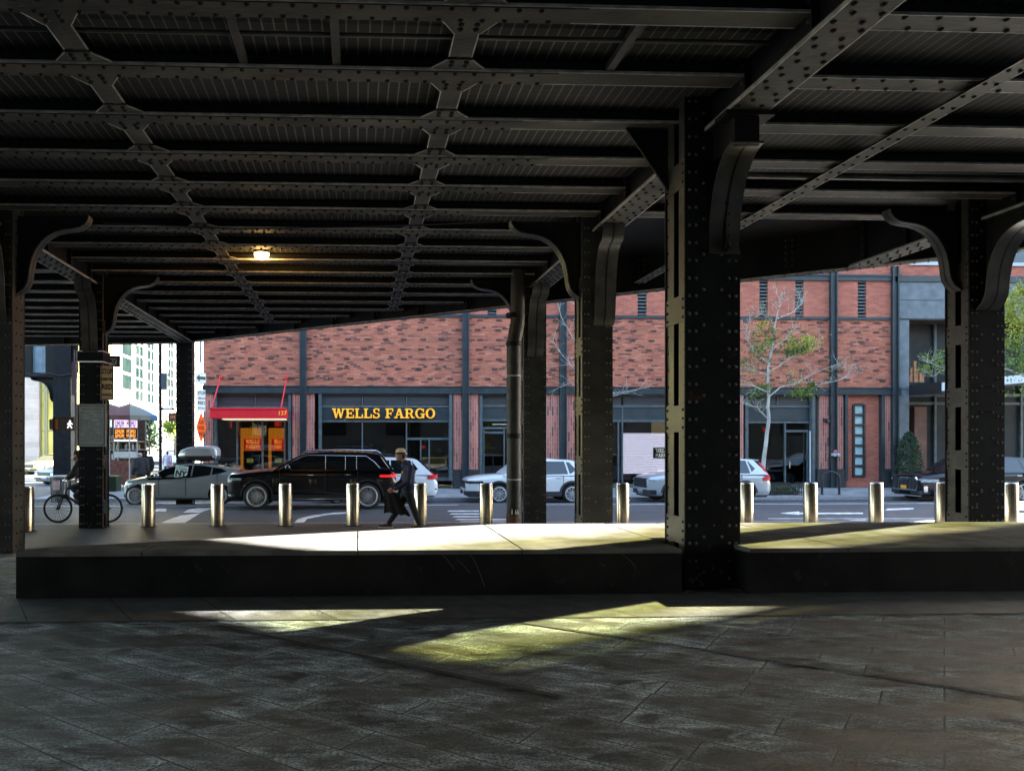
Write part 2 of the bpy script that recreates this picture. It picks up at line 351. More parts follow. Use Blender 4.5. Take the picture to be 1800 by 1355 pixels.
# sidewalk joints on the far side
g = MB()
for i in range(28):
    x = -11 + i * 1.55; g.add([(x, 30.35, -.5545), (x + .02, 30.35, -.5545), (x + .02, 33.9, -.4383), (x, 33.9, -.4383)], [(0, 1, 2, 3)])
g.add([(-12, 32.1, -.5053), (60, 32.1, -.5053), (60, 32.125, -.5045), (-12, 32.125, -.5045)], [(0, 1, 2, 3)])
struct(g.build("sidewalk_joint", surf("joint_grey", (.05, .05, .05), None, rough=.9)))

# painted markings, each polygon lies on the road
g = MB()
def paint(pts, dz=.006):
    vs = [GP(x, y, road_z, dz) for x, y in pts]
    a = sum(vs[i].x * vs[(i + 1) % len(vs)].y - vs[(i + 1) % len(vs)].x * vs[i].y for i in range(len(vs)))
    if a < 0: vs.reverse()
    g.add(vs, [list(range(len(vs)))])
def stripe(X0, X1, Y0, Y1, dz=.006):
    g.add([(X0, Y0, road_z(Y0) + dz), (X1, Y0, road_z(Y0) + dz), (X1, Y1, road_z(Y1) + dz), (X0, Y1, road_z(Y1) + dz)], [(0, 1, 2, 3)])
paint([(278, 921), (322, 921), (338, 911), (352, 902), (318, 906), (300, 912)])
paint([(322, 901), (352, 901), (376, 893), (348, 893), (330, 896)])
paint([(515, 921), (524, 912), (548, 906), (590, 901), (617, 900), (617, 902), (575, 905), (540, 912), (532, 921)])
paint([(272, 899), (292, 899), (293, 894), (276, 894)])
stripe(-11, -2.6, 24.0, 24.12); stripe(-1.4, 3.2, 24.0, 24.12); stripe(5.6, 30, 24.0, 24.12)
for y, a, c in ((899, 786, 842), (904, 790, 846), (909, 795, 850), (914, 800, 900), (918, 806, 900)):
    paint([(a, y), (c, y), (c, y - 1.6), (a + 4, y - 1.6)])
paint([(1371, 902), (1405, 899), (1405, 901.2), (1517, 901.2), (1517, 903.6), (1405, 903.6), (1405, 905)])
paint([(1476, 921), (1480, 917), (1494, 914), (1522, 913), (1522, 915.5), (1504, 916.5), (1502, 920), (1512, 924), (1494, 926), (1484, 925)])
paint([(1556, 897), (1606, 895), (1606, 893), (1560, 894)]); paint([(1700, 893), (1800, 893), (1800, 891.4), (1700, 891.4)])
paint([(1350, 912), (1800, 912), (1800, 911.2), (1350, 911.2)])
for i in range(5): stripe(-22 + i * 1.9, -21.3 + i * 1.9, 26.0, 28.8)
stripe(-12.2, -11.9, 30, 60)
struct(g.build("road_marking", M_WHITEP))

# bright joint seams and the border strip of the plaza
g = MB(); g.add([(-30, 6.95, .004), (40, 6.95, .004), (40, 8.02, .004), (-30, 8.02, .004)], [(0, 1, 2, 3)])
struct(g.build("paver_border", M_PAVER))
g = MB()
def seam(a, c, wd, z=.008):
    a = Vector((a[0], a[1], z)); c = Vector((c[0], c[1], z)); d = (c - a).normalized(); n_ = Vector((-d.y, d.x, 0)) * wd / 2
    g.add([a - n_, c - n_, c + n_, a + n_], [(0, 1, 2, 3)])
seam((-30, 6.95), (40, 6.95), .016); seam((-30, 7.98), (40, 7.98), .016)
for i in range(-16, 40):
    x = i * .92 + .2; seam((x, 8.02), (x + .55, 6.95), .012)
zf0 = lambda Y: 0.0
A = GP(380, 1100, zf0); B = GP(985, 1225, zf0); seam(A.xy, B.xy, .05)
A = GP(920, 1095, zf0); B = GP(1800, 1228, zf0); B = A + (B - A) * 1.6; seam(A.xy, B.xy, .05)
struct(g.build("paving_joint", M_SEAM))

# stone bench (two long pieces with the big column standing in the gap)
BY0, BY1, BZ = 8.02, 10.55, .48
def bench(x0, x1, label, seams, wedge=False):
    tg = thing("stone_bench", ((x0 + x1) / 2, (BY0 + BY1) / 2, 0), label, "bench", "stone benches along the plaza edge")
    cx, cy = tg.location.x, tg.location.y
    xs = [x0] + seams + [x1]
    for a, c in zip(xs, xs[1:]):
        yb = lambda x: (min(BY1, 9.1 + .41 * (x + 1.56)) if wedge else BY1) - cy
        bp_ = [(x - cx, yb(x)) for x in ([c - .004] + ([2.0] if wedge and a < 2.0 < c else []) + [a + .004])]
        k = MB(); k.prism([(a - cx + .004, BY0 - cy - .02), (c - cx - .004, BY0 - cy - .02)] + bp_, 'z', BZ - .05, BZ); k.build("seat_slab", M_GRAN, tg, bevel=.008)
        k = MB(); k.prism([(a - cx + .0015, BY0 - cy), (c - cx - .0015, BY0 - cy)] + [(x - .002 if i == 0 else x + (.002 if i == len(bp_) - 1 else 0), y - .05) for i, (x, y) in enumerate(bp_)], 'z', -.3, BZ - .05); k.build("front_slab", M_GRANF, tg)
    for x in seams:
        k = MB(); k.box(x - cx - .005, BY0 - cy + .012, -.2, x - cx + .005, yb(x) - .08 if wedge else BY1 - cy - .08, BZ - .012); k.build("joint_filler", M_SEAM, tg)
    return tg
def bx(px): return XP(px, BY0)
bench(bx(28), bx(1200) - .01, "long dark stone bench with a sunlit white top left of the big steel column", [bx(250), bx(628), bx(918)], wedge=True)
rbn = bench(bx(1316), bx(1316) + 9, "dark stone bench continuing right of the big steel column", [bx(1489), bx(1772), bx(1772) + 2.5])
cx, cy = rbn.location.x, rbn.location.y                 # the strip behind the column that closes the notch
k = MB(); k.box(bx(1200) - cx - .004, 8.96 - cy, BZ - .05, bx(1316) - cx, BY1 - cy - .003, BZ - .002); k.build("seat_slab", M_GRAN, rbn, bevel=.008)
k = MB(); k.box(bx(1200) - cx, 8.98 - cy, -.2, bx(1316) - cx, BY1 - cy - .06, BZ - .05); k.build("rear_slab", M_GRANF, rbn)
M_SCR = surf("pale_scratch", (.05, .05, .048), None, rough=.7)
for x0_, z0_, dx_, dz_ in ((777, 975, 22, 26), (803, 984, 24, 24), (826, 973, 26, 58), (1092, 973, 26, 24), (1052, 988, 12, 8)):
    k = MB(); pts = [P(x0_ + dx_ * f, z0_ + dz_ * f ** 1.3, BY0) for f in (0, .25, .5, .75, 1)]
    for a, c in zip(pts, pts[1:]):
        w_ = .006; k.add([(a.x - w_, BY0 - .002, a.z), (a.x + w_, BY0 - .002, a.z), (c.x + w_, BY0 - .002, c.z), (c.x - w_, BY0 - .002, c.z)], [(0, 1, 2, 3)])
    o = k.build("scratch", M_SCR, rbn); o.location = -rbn.location

# ================================================================== elevated steel viaduct
GB = 5.04; BB = 5.25; DK = 5.86                        # girder bottom, beam bottom, netting level
G0, G1, G2 = -5.85, 4.05, 9.85
beamY = [6.5 + 1.13 * i for i in range(-4, 20)]
def fasX(Y): return -6 + (26.8 - Y) / .755             # diagonal outer edge of the deck
def fasY(X): return 26.8 - .755 * (X + 6)
via = thing("steel_viaduct", (0, 10, 0), "dark riveted steel railway viaduct spanning overhead from edge to edge", "viaduct")
OFF = Vector((0, -10, 0))
def vb(mb, name, mat, **k):
    mb.v = [(x, y - 10, z) for x, y, z in mb.v]; return mb.build(name, mat, via, **k)

# netting + slab
m, t, b = newmat("ceiling_netting"); L = t.links.new; N = t.nodes.new
tc = N("ShaderNodeTexCoord"); sp = N("ShaderNodeSeparateXYZ"); L(tc.outputs["Object"], sp.inputs[0])
def lines(sock, per, wd):
    a = N("ShaderNodeMath"); a.operation = 'DIVIDE'; a.inputs[1].default_value = per; L(sock, a.inputs[0])
    f = N("ShaderNodeMath"); f.operation = 'FRACT'; L(a.outputs[0], f.inputs[0])
    l = N("ShaderNodeMath"); l.operation = 'LESS_THAN'; l.inputs[1].default_value = wd / per; L(f.outputs[0], l.inputs[0]); return l.outputs[0]
lx = lines(sp.outputs["X"], .11, .016); ly = lines(sp.outputs["Y"], .11, .010)
nz = N("ShaderNodeTexNoise"); nz.inputs["Scale"].default_value = 1.2; L(tc.outputs["Object"], nz.inputs["Vector"])
q = N("ShaderNodeMath"); q.operation = 'MULTIPLY_ADD'; q.inputs[1].default_value = .18; L(ly, q.inputs[0]); L(lx, q.inputs[2])
q2 = N("ShaderNodeMath"); q2.operation = 'MULTIPLY'; L(q.outputs[0], q2.inputs[0]); L(nz.outputs["Fac"], q2.inputs[1])
rp = N("ShaderNodeValToRGB"); rp.color_ramp.elements[0].color = (.0045, .0045, .005, 1); rp.color_ramp.elements[1].color = (.15, .145, .14, 1); L(q2.outputs[0], rp.inputs[0])
L(rp.outputs[0], b.inputs["Base Color"]); b.inputs["Roughness"].default_value = .8
M_NET = m
poly = [(-24, -3), (24, -3), (24, fasY(24)), (-6, 26.8), (-17, 28.6), (-24, 29.7)]
k = MB(); k.prism(poly, 'z', DK, DK + .5); vb(k, "deck", M_STEELD)
for pp in ([(G0 + .15, -3), (G1 - .15, -3), (G1 - .15, fasY(G1) - .9), (G0 + .15, fasY(G0) - .9)], [(G1 + .15, -3), (G2 - .15, -3), (G2 - .15, 12.1), (G1 + .15, 12.1)], [(G2 + .15, -3), (19, -3), (19, 5.5), (15, 8.5), (G2 + .15, 10)]):
    k = MB(); k.prism(pp, 'z', BB + .165, BB + .17); vb(k, "netting", M_NET)

def rivet_rows(k, x0, x1, ys_, z, step=.19, jig=True):
    n = int((x1 - x0) / step)
    for r, y in enumerate(ys_):
        for i in range(n):
            x = x0 + (i + .5 + (.5 if (jig and r % 2) else 0)) * step
            if x < x1: k.rivet((x, y, z), (0, 0, -1), .0265, 2)
def floor_beam(x0, x1, Y, cover=None, rv=True):
    k = MB(); w = .128
    for s_ in (-1, 1): k.box(x0, Y + s_ * w, BB - .003, x1, Y + s_ * (w - .011), BB + .024, 3)
    k.box(x0, Y - w + .011, BB, x1, Y + w - .011, BB + .025, 0)
    k.box(x0, Y - .02, BB + .03, x1, Y + .02, DK - .02, 1)
    k.box(x0, Y - .09, BB + .025, x1, Y - .075, BB + .12, 1); k.box(x0, Y + .075, BB + .025, x1, Y + .09, BB + .12, 1)
    if cover:
        c0, c1 = cover; k.prism([(c0 - .05, Y - w + .014), (c1 + .05, Y - w + .014), (c1 - .06, Y + w - .014), (c0 + .06, Y + w - .014)], 'z', BB - .014, BB - .001, 0)
        if rv: rivet_rows(k, c0 + .1, c1 - .1, (Y - .085, Y + .085), BB - .014)
    elif rv: rivet_rows(k, x0 + .3, x1 - .3, (Y - .085, Y + .085), BB, .3)
    vb(k, "floor_beam", [M_FLANGE, M_STEELD, M_RIVD, M_EDGE])
random.seed(4)
for i, Y in enumerate(beamY):
    xe = fasX(Y)
    if Y < 26.2:
        x1 = min(G1 - .2, xe - .15)
        if x1 > G0 + .4: floor_beam(G0 + .2, x1, Y, (max(G0 + .4, -5.3 + random.uniform(-.3, .6)), min(x1 - .1, 2.1 + random.uniform(-.35, .35))) if Y < 24 else None)
    if xe > G1 + .6 and Y < 12.6: floor_beam(G1 + .2, min(G2 - .2, xe - .15), Y, None, Y < 8)
    if xe > G2 + .6 and Y < 10: floor_beam(G2 + .2, min(20, xe - .15), Y, None, False)
    if Y < 27: floor_beam(-17, G0 - .2, Y, None, False)
# cross struts between beams: gusset, strut, gusset
def strut(X, Ya, Yb):
    k = MB(); a = Ya + .128; c = Yb - .128; z0, z1 = BB + .002, BB + .016; g_ = min(.2, (c - a) * .27)
    k.prism([(X - .25, a), (X + .25, a), (X + .125, a + g_), (X - .125, a + g_)], 'z', z0, z1)
    k.prism([(X - .115, a + g_), (X - .01, a + g_), (X - .01, c - g_ - .03), (X - .115, c - g_ - .03)], 'z', z0 + .012, z1 + .012)
    k.prism([(X + .01, a + g_), (X + .115, a + g_), (X + .115, c - g_ - .03), (X + .01, c - g_ - .03)], 'z', z0 + .012, z1 + .012)
    k.prism([(X - .125, c - g_), (X + .125, c - g_), (X + .27, c - .03), (X - .27, c - .03)], 'z', z0, z1)
    k.box(X - .01, a, z1, X + .01, c, z1 + .16)
    for yy in (a + .05, a + .13, c - .16, c - .09):
        for dx in (-.07, .07): k.rivet((X + dx, yy, z0), (0, 0, -1), .03, 1)
    for s_ in (-1, 1):
        for (xa, ya, xb_, yb_) in ((.25, a, .125, a + g_), (.115, a + g_, .115, c - g_ - .03), (.125, c - g_, .27, c - .03)):
            e_ = .012; k.prism([(X + s_ * xa, ya), (X + s_ * xb_, yb_), (X + s_ * (xb_ - e_), yb_), (X + s_ * (xa - e_), ya)], 'z', z0 - .003 + (.012 if xa == xb_ else 0), z0 + .008, 2)
    vb(k, "cross_strut", [M_FLANGE, M_RIVD, M_EDGE])
for X in (-2.62, .98):
    for Ya, Yb in zip(beamY, beamY[1:]):
        if Yb < fasY(X) - .1: strut(X, Ya, Yb)
# long sway strut of the right bay
k = MB(); X = 6.35; ye = fasY(X) - .4
k.box(X - .11, -2, BB - .055, X + .11, ye, BB - .035); k.box(X - .01, -2, BB - .035, X + .01, ye, BB + .0)
y = -1.5
while y < ye:
    for dx in (-.06, .06): k.rivet((X + dx, y, BB - .055), (0, 0, -1), .024, 1)
    y += .28
for s_ in (-1, 1): k.box(X + s_ * .11, -2, BB - .058, X + s_ * .10, ye, BB - .034, 2)
vb(k, "sway_strut", [M_FLANGE, M_RIVD, M_EDGE])
# main girders along the track
def girder(X, Ya, Yb):
    k = MB(); f = .215
    k.box(X - f, Ya, GB, X + f, Yb, GB + .035, 0)
    k.box(X - .13, Ya, GB + .035, X - .10, Yb, DK - .01, 1); k.box(X + .10, Ya, GB + .035, X + .13, Yb, DK - .01, 1)
    k.box(X - .2, Ya, GB + .036, X - .13, Yb, GB + .06, 0); k.box(X + .13, Ya, GB + .036, X + .2, Yb, GB + .06, 0)
    y = Ya + .2; s_ = 0
    while y < Yb - .2:
        for dx in ((-.16, .08) if s_ % 2 else (-.08, .16)): k.rivet((X + dx, y, GB), (0, 0, -1), .028, 2)
        y += .13; s_ += 1
    for sx in (-1, 1): k.box(X + sx * (f + .001), Ya, GB - .003, X + sx * (f - .012), Yb, GB + .034, 3)
    y = Ya + .5
    while y < Yb - .3:
        for sx in (-1, 1):
            k.box(X + sx * .13, y - .05, GB + .06, X + sx * .2, y + .05, DK - .02, 1)
            for q_ in range(4): k.rivet((X + sx * .2, y, GB + .15 + q_ * .17), (sx, 0, 0), .02)
        y += 1.13
    vb(k, "main_girder", [M_FLANGE, M_STEELD, M_RIVD, M_EDGE])
girder(G0, -2, 26.6); girder(G1, -2, 19.1); girder(G2, -2, 14.7)
# diagonal outer girder and the one closing the left end
def plate_girder(a, c, zb, zt, name, fl=.11, step=1.5):
    a = Vector(a); c = Vector(c); d = c - a; Ln = d.length; ang = atan2(d.y, d.x); Mx = Matrix.Translation((a.x, a.y, 0)) @ Matrix.Rotation(ang, 4, 'Z')
    k = MB(); k.box(0, -.02, zb + .03, Ln, .02, zt - .03, 1, Mx); k.box(0, -fl, zb, Ln, fl, zb + .03, 0, Mx); k.box(0, -fl, zt - .03, Ln, fl, zt, 0, Mx)
    k.box(0, -.045, zb + .031, Ln, .045, zb + .15, 1, Mx); k.box(0, -.045, zt - .16, Ln, .045, zt - .031, 1, Mx)
    R = Mx.to_3x3(); x = .7
    while x < Ln - .2:
        k.box(x - .09, -.075, zb + .15, x + .09, .075, zt - .16, 1, Mx)
        k.box(x - .015, -.15, zb + .031, x + .015, .15, zt - .031, 1, Mx)
        for s_ in (-1, 1):
            z = zb + .2
            while z < zt - .2:
                for dx in (-.06, .06): k.rivet(Mx @ Vector((x + dx, s_ * .075, z)), R @ Vector((0, s_, 0)), .024, 2)
                z += .13
        x += step
    x = .15
    while x < Ln:
        for s_ in (-1, 1): k.rivet(Mx @ Vector((x, s_ * .1, zb)), (0, 0, -1), .02)
        x += .22
    k.box(0, -fl - .001, zb - .003, Ln, -fl + .012, zb + .029, 3, Mx)
    vb(k, name, [M_FLANGE, M_STEELD, M_RIVET, M_EDGE])
plate_girder((-6.0, 26.8, 0), (19.5, fasY(19.5), 0), 5.04, 6.35, "edge_girder")
plate_girder((-17.5, 28.7, 0), (-6.05, 26.9, 0), 5.04, 6.35, "end_girder", step=2.2)
# conduit hung between the first two beams, and hangers
k = MB(); k.tube([(-9, 7.07, BB + .08), (G1 - .2, 7.03, BB + .08)], .022, 8); vb(k, "conduit", M_BRKT, smooth=50)
for x in (-4.4, -1.1, -.2, 2.5):
    k = MB(); k.box(x - .035, 6.6, BB + .03, x + .035, 7.6, BB + .10); k.box(x - .04, 6.6, BB + .027, x - .03, 7.6, BB + .03); k.box(x + .03, 6.6, BB + .027, x + .04, 7.6, BB + .03)
    vb(k, "conduit_hanger", M_BRKT)
k = MB(); k.tube([(-4.2, 12.9, BB - .01), (-2, 13.0, BB - .06), (.2, 12.9, BB - .03), (2.4, 12.6, BB + .0)], .012, 6); vb(k, "cable", M_BPLAST)
k = MB(); k.tube([(G1 + .3, 10.4, BB + .04), (13, 10.4, BB + .04)], .05, 8); vb(k, "drain_pipe", M_BRKT, smooth=50)

# ------------------------------------------------------------------ columns
PROF = [(1.15, 0), (1.14, -.06), (1.09, -.14), (1.0, -.2), (.88, -.225), (.75, -.24), (.62, -.275), (.5, -.34), (.4, -.43), (.31, -.56), (.25, -.7), (.215, -.86), (.2, -1.0), (.175, -1.1), (.12, -1.19), (0.0, -1.27)]
ARCH = [(.52 - .52 * cos(a) + 0, -.95 + .95 * sin(a)) for a in [pi / 2 * (1 - i / 12) for i in range(13)]] + [(.03, -1.02)]
def bracket(par, base, direc, su, sv, wd, ztop, web=True, PROF=PROF, bo=0):
    # base: offset of the attachment face from column axis; direc: outward unit vector in plan
    d = Vector(direc); n_ = Vector((-d.y, d.x, 0))
    prof = [(u * su, v * sv) for u, v in PROF]
    fn = lambda u, y, v: d * (base + u) + n_ * (y + bo) + Vector((0, 0, ztop + v))
    k = MB(); k.ribbon(prof, -wd / 2, wd / 2, .022, fn)
    if web:
        pts = [(0, 0)] + prof; nn = len(pts)
        vs = [fn(u, -.014, v) for u, v in pts] + [fn(u, .014, v) for u, v in pts]
        k.add(vs, [list(range(nn)), list(range(nn, 2 * nn))[::-1]] + [(i, nn + i, nn + (i + 1) % nn, (i + 1) % nn) for i in range(nn)], 1)
        for i in range(1, len(prof) - 1, 1):
            u, v = prof[i]
            for s_ in (-1, 1): k.rivet(fn(u - .08 * su, s_ * .016, v + .06), n_ * s_, .016, 1)
        for i in range(8):
            for s_ in (-1, 1): k.rivet(fn(.07, s_ * .016, -.12 - i * .12 * sv), n_ * s_, .016, 1)
    return k.build("bracket", [M_BRKT, M_STEELD], par, smooth=35, fix=True)
def column(X, Y, z0, w, d, label, solid=False, sm=None, zt=DK - .01, brk=(), fr=None, gus=False, battens=None, rz=0, bz=(1.0,), step=.2, bo=0):
    c = thing("steel_column", (X, Y, z0), label, "column", "riveted steel columns of the viaduct", rz)
    H = zt - z0; k = MB(); e = .016; lg = d * .35
    for sy in (-1, 1):
        y = sy * (d / 2 - e / 2)
        k.box(-w / 2, y - e / 2, 0, w / 2, y + e / 2, H)
        for sx in (-1, 1):                                           # corner angles
            xa = sx * (w / 2 - .02)
            k.box(xa, sy * (d / 2 - e - .001), 0, xa - sx * .014, sy * (d / 2 - e - lg), H, 3)  # angles and battens in lighter steel, in place of light from the open side
            k.box(xa + sx * .0, sy * (d / 2 - e - .001), 0, xa + sx * .018, sy * (d / 2 - e - .012), H)
    k.box(-.012, -d / 2 + e + .001, 0, .012, d / 2 - e - .001, H - .01, 1)
    for sx in (-1, 1): k.box(sx * (w / 2 - .16), -d / 2 + e + .002, 0, sx * (w / 2 - .17), d / 2 - e - .002, H - .02, 1)
    n_ = int(H / step)
    for i in range(n_):
        z = .1 + i * step
        for fx_ in (-.42, -.30, .30, .42): k.rivet((fx_ * w, -d / 2, z), (0, -1, 0), .019, 2)
        if w > .55:
            for fx_ in (-.16, .16):
                if i % 2 == 0: k.rivet((fx_ * w, -d / 2, z + .07), (0, -1, 0), .019, 2)
        for sx in (-1, 1):
            for yy in (-d / 2 + .06, d / 2 - .06): k.rivet((sx * (w / 2 - .02), yy, z), (sx, 0, 0), .013)
    k.box(-w / 2 - .06, -d / 2 - .06, -.02, w / 2 + .06, d / 2 + .06, .0, 0)
    for i in range(9):                                            # chipped paint low on the shaft
        rx_ = random.uniform(-w * .45, w * .45); rz_ = random.random() ** 2 * 1.1 + .03; s_ = random.uniform(.008, .028)
        k.prism([(rx_ + s_ * random.uniform(.5, 1.3) * cos(q * 1.05), rz_ + s_ * random.uniform(.6, 1.6) * sin(q * 1.05)) for q in range(6)], 'y', -d / 2 - .0012, -d / 2 + .002, 4)
    k.build("shaft", [sm or M_STEEL, M_STEELD, M_RIVET, M_BRKT, M_RUST], c)
    if solid:
        q = MB()
        for sx in (-1, 1):
            q.box(sx * (w / 2 - .02), -d / 2 + .02, 0, sx * (w / 2 - .006), d / 2 - .02, H)
            for i in range(n_):
                for yy in (-.09, .09): q.rivet((sx * (w / 2 - .006), yy + .02 * (i % 2), .15 + i * step), (sx, 0, 0), .019, 1)
        q.build('side_plate', [M_BRKT, M_RIVD], c)
    for sx in (() if solid else (-1, 1)):
        for z in (battens or [.45 + .98 * i for i in range(int((H - .6) / .98))]):
            q = MB(); x = sx * (w / 2 - .02)
            q.box(x, -d / 2 + .03, z - .15, x + sx * .013, d / 2 - .03, z + .15)
            for zz in (-.1, 0, .1):
                for yy in (-d / 2 + .07, d / 2 - .07): q.rivet((x + sx * .013, yy, z + zz), (sx, 0, 0), .018, 1)
            q.build("batten_plate", [M_BRKT, M_RIVD], c)
    for s_ in brk: bracket(c, w / 2, (s_, 0, 0), 1.0, 1.0, .2, BB - z0)
    if fr and len(fr) == 3: bracket(c, d / 2, (0, -1, 0), fr[0], fr[1], fr[2], GB - z0, web=True, bo=bo)
    elif fr:
        bracket(c, d / 2, (0, -1, 0), 1, 1, fr[2], GB - z0 - .33, web=True, PROF=ARCH, bo=bo)
        q = MB(); q.box(bo - .13, -d / 2 - .5, GB - z0 - .34, bo + .13, -d / 2 - .005, GB - z0 - .002); q.box(bo - .25, -d / 2 - .56, GB - z0 - .05, bo + .27, -d / 2 - .3, GB - z0 - .003); q.build("bearing_block", M_STEELD, c)
    if gus:
        q = MB(); q.prism([(-w / 2 - .5, BB - z0), (-w / 2, BB - z0), (-w / 2, BB - z0 - .72)], 'y', d / 2 - .1, d / 2 - .07); q.build("gusset_plate", M_STEELD, c)
    return c
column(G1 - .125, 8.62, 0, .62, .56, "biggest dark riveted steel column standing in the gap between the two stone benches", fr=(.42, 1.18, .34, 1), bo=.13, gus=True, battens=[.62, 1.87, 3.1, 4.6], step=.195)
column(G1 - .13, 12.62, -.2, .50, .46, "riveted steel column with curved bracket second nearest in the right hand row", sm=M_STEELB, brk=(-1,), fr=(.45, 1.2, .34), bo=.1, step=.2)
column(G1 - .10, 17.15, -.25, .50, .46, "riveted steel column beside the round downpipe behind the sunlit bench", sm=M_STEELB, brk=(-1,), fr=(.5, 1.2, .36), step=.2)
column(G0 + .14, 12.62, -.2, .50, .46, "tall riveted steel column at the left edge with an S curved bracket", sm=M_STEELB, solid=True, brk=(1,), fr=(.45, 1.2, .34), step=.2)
colN = column(G0 + .08, 17.1, -.25, .50, .46, "steel column carrying a white notice board and a stop sign", brk=(1,), fr=(.45, 1.2, .34), step=.2)
k = MB(); k.box(-.272, -.252, 3.60, .272, .252, 3.83); k.build("steel_strap", M_STEEL, colN)
for zz in (3.60, 3.83):
    k = MB(); k.box(-.28, -.26, zz - .012, .28, .26, zz + .012); k.build("strap_edge", M_CHROME, colN)
column(-5.95, 26.9, -.56, .55, .5, "far steel column at the street corner behind the roof box", brk=(), fr=None, step=.25)
column(G2 - .12, 11.75, -.1, .56, .5, "riveted steel column with two curved brackets at the right edge", brk=(-1,), fr=(1.0, 1.1, .36), step=.2)
# columns outside the frame that carry the same deck
column(G2, 4.3, 0, .56, .5, "steel column of the viaduct just outside the view on the right", fr=None, step=.4)
column(16.5, 9.7, -.2, .56, .5, "outer steel column under the diagonal edge beam outside the view", fr=None, step=.4)

# lamp under the deck
Lp = P(460, 470, 15.2); lamp = thing("ceiling_lamp", (Lp.x, Lp.y, BB + .05), "glowing orange lamp hung between the overhead steel beams", "lamp")
k = MB(); k.lathe([(.04, .5), (.04, .22), (.12, .16), (.15, .05), (.15, .02)], n=20); k.build("lamp_housing", M_BRKT, lamp, smooth=40)
k = MB(); k.lathe([(.145, .03), (.14, -.03), (.1, -.075), (.04, -.095), (.005, -.1)], n=20); k.build("lamp_lens", emit("sodium_lens", (1, .62, .22), 30), lamp, smooth=60)
pl = bpy.data.lights.new("lamp_glow", 'POINT'); pl.energy = 2.5; pl.color = (1, .55, .15); pl.shadow_soft_size = .12
po = bpy.data.objects.new("lamp_glow", pl); COL.objects.link(po); po.parent = lamp; po.location = (0, 0, -.2)

# downpipe in front of the third column
pip = thing("downpipe", (XP(903, 16.62), 16.62, -.25), "round dark drain downpipe with an offset bend beside the third column", "pipe")
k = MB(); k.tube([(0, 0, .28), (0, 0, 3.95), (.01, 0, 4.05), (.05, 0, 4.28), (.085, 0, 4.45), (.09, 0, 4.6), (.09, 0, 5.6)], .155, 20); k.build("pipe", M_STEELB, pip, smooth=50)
k = MB(); k.cyl((0, 0, 0), (0, 0, .3), .165, n=20); k.build("rusty_foot", M_RUST, pip, smooth=50)
M_LTSTEEL = surf("pale_strap", (.3, .3, .28), (.4, .4, .38), scale=10, rough=.5)
for zz in (1.05, 3.3):
    k = MB(); k.lathe([(.158, zz - .015), (.163, zz - .01), (.163, zz + .01), (.158, zz + .015)], n=20); k.build("pipe_clamp", M_LTSTEEL, pip, smooth=50)
for zz in (2.0, 4.0, 4.62):
    k = MB(); k.lathe([(.157, zz - .05), (.172, zz - .04), (.172, zz + .04), (.157, zz + .05)], n=20); k.build("pipe_collar", M_STEEL, pip, smooth=50)
k = MB()
for a in (-2.0, -1.5, -1.2): k.cyl((.157 * cos(a), .157 * sin(a), .31), (.157 * cos(a), .157 * sin(a), .31 + .06 + .05 * abs(sin(7 * a))), .02, .004, 6)
k.build("peeled_paint", surf("pale_primer", (.6, .58, .5), None, rough=.8), pip)

# ================================================================== brick building across the avenue
K = (FY + .13) / FPX
def fz(py): return CAMZ + (CY - py) * K
def fx(px): return XP(px, FY)
REDS = [(.10, .034, .022), (.33, .085, .042), (.36, .095, .048), (.44, .13, .066), (.40, .11, .056), (.52, .17, .095)]
M_BRICK = brickmat("red_brick_running", REDS, (.20, .12, .095), .30, .085, msize=.010)
M_BRICKU = brickmat("red_brick_upper", [(.28, .072, .04), (.36, .096, .056), (.42, .12, .072)], (.28, .15, .11), .30, .085, msize=.008)
M_BRICKV = brickmat("red_brick_stacked", [(.14, .045, .035), (.36, .11, .075), (.44, .145, .10), (.36, .11, .08)], (.42, .3, .25), .46, .105, vert=True, msize=.012)
M_BRICKY = brickmat("red_brick_side", [(.22, .06, .035), (.30, .085, .05)], (.26, .15, .12), .30, .085, plane='yz')
M_DKBR = surf("dark_header_brick", (.035, .022, .02), (.09, .045, .036), scale=3, rough=.7)
M_PLINTH = surf("black_granite_plinth", (.016, .018, .02), (.035, .038, .04), scale=8, rough=.4)
M_ROOM = surf("shop_interior", (.028, .026, .024), (.07, .06, .05), scale=.8, rough=.8)
M_MULL = surf("grey_window_frame", (.055, .075, .08), (.085, .11, .115), scale=4, rough=.4)
M_LOUV = surf("louver_dark", (.03, .04, .045), None, rough=.5)
M_SILL = surf("pale_sill", (.4, .42, .43), None, rough=.6)
LX = fx(357); RX = fx(1571); ZB = -.43
bld = thing("brick_building", (LX, FY, ZB), "red brick building with bank storefronts across the avenue", "building")
BO = Vector((LX, FY, ZB))
def fb(mb, name, mat, par=None, **k):
    mb.v = [(x - BO.x, y - BO.y, z - BO.z) for x, y, z in mb.v]; return mb.build(name, mat, par or bld, **k)
zb1, zb2 = fz(690), fz(680)
louv = [(1121, 1137), (1335, 1350), (1398, 1413), (1508, 1523), (857, 873)]
k = MB()
xs = [LX]
for a, c in sorted(louv): xs += [fx(a), fx(c)]
xs.append(RX)
for a, c in zip(xs[::2], xs[1::2]): k.box(a, FY + .002, fz(553), c, FY + .35, fz(487))
fb(k, "upper_wall", M_BRICKU)
for a, c in louv:
    q = MB(); x0, x1 = fx(a), fx(c)
    q.box(x0, FY + .2, fz(553), x1, FY + .3, fz(487), 1)
    for i in range(11):
        z = fz(553) + (fz(487) - fz(553)) * (i + .5) / 11; q.box(x0, FY + .04, z - .02, x1, FY + .16, z + .045, 0)
    fb(q, "louver", [M_MULL, M_BPLAST])
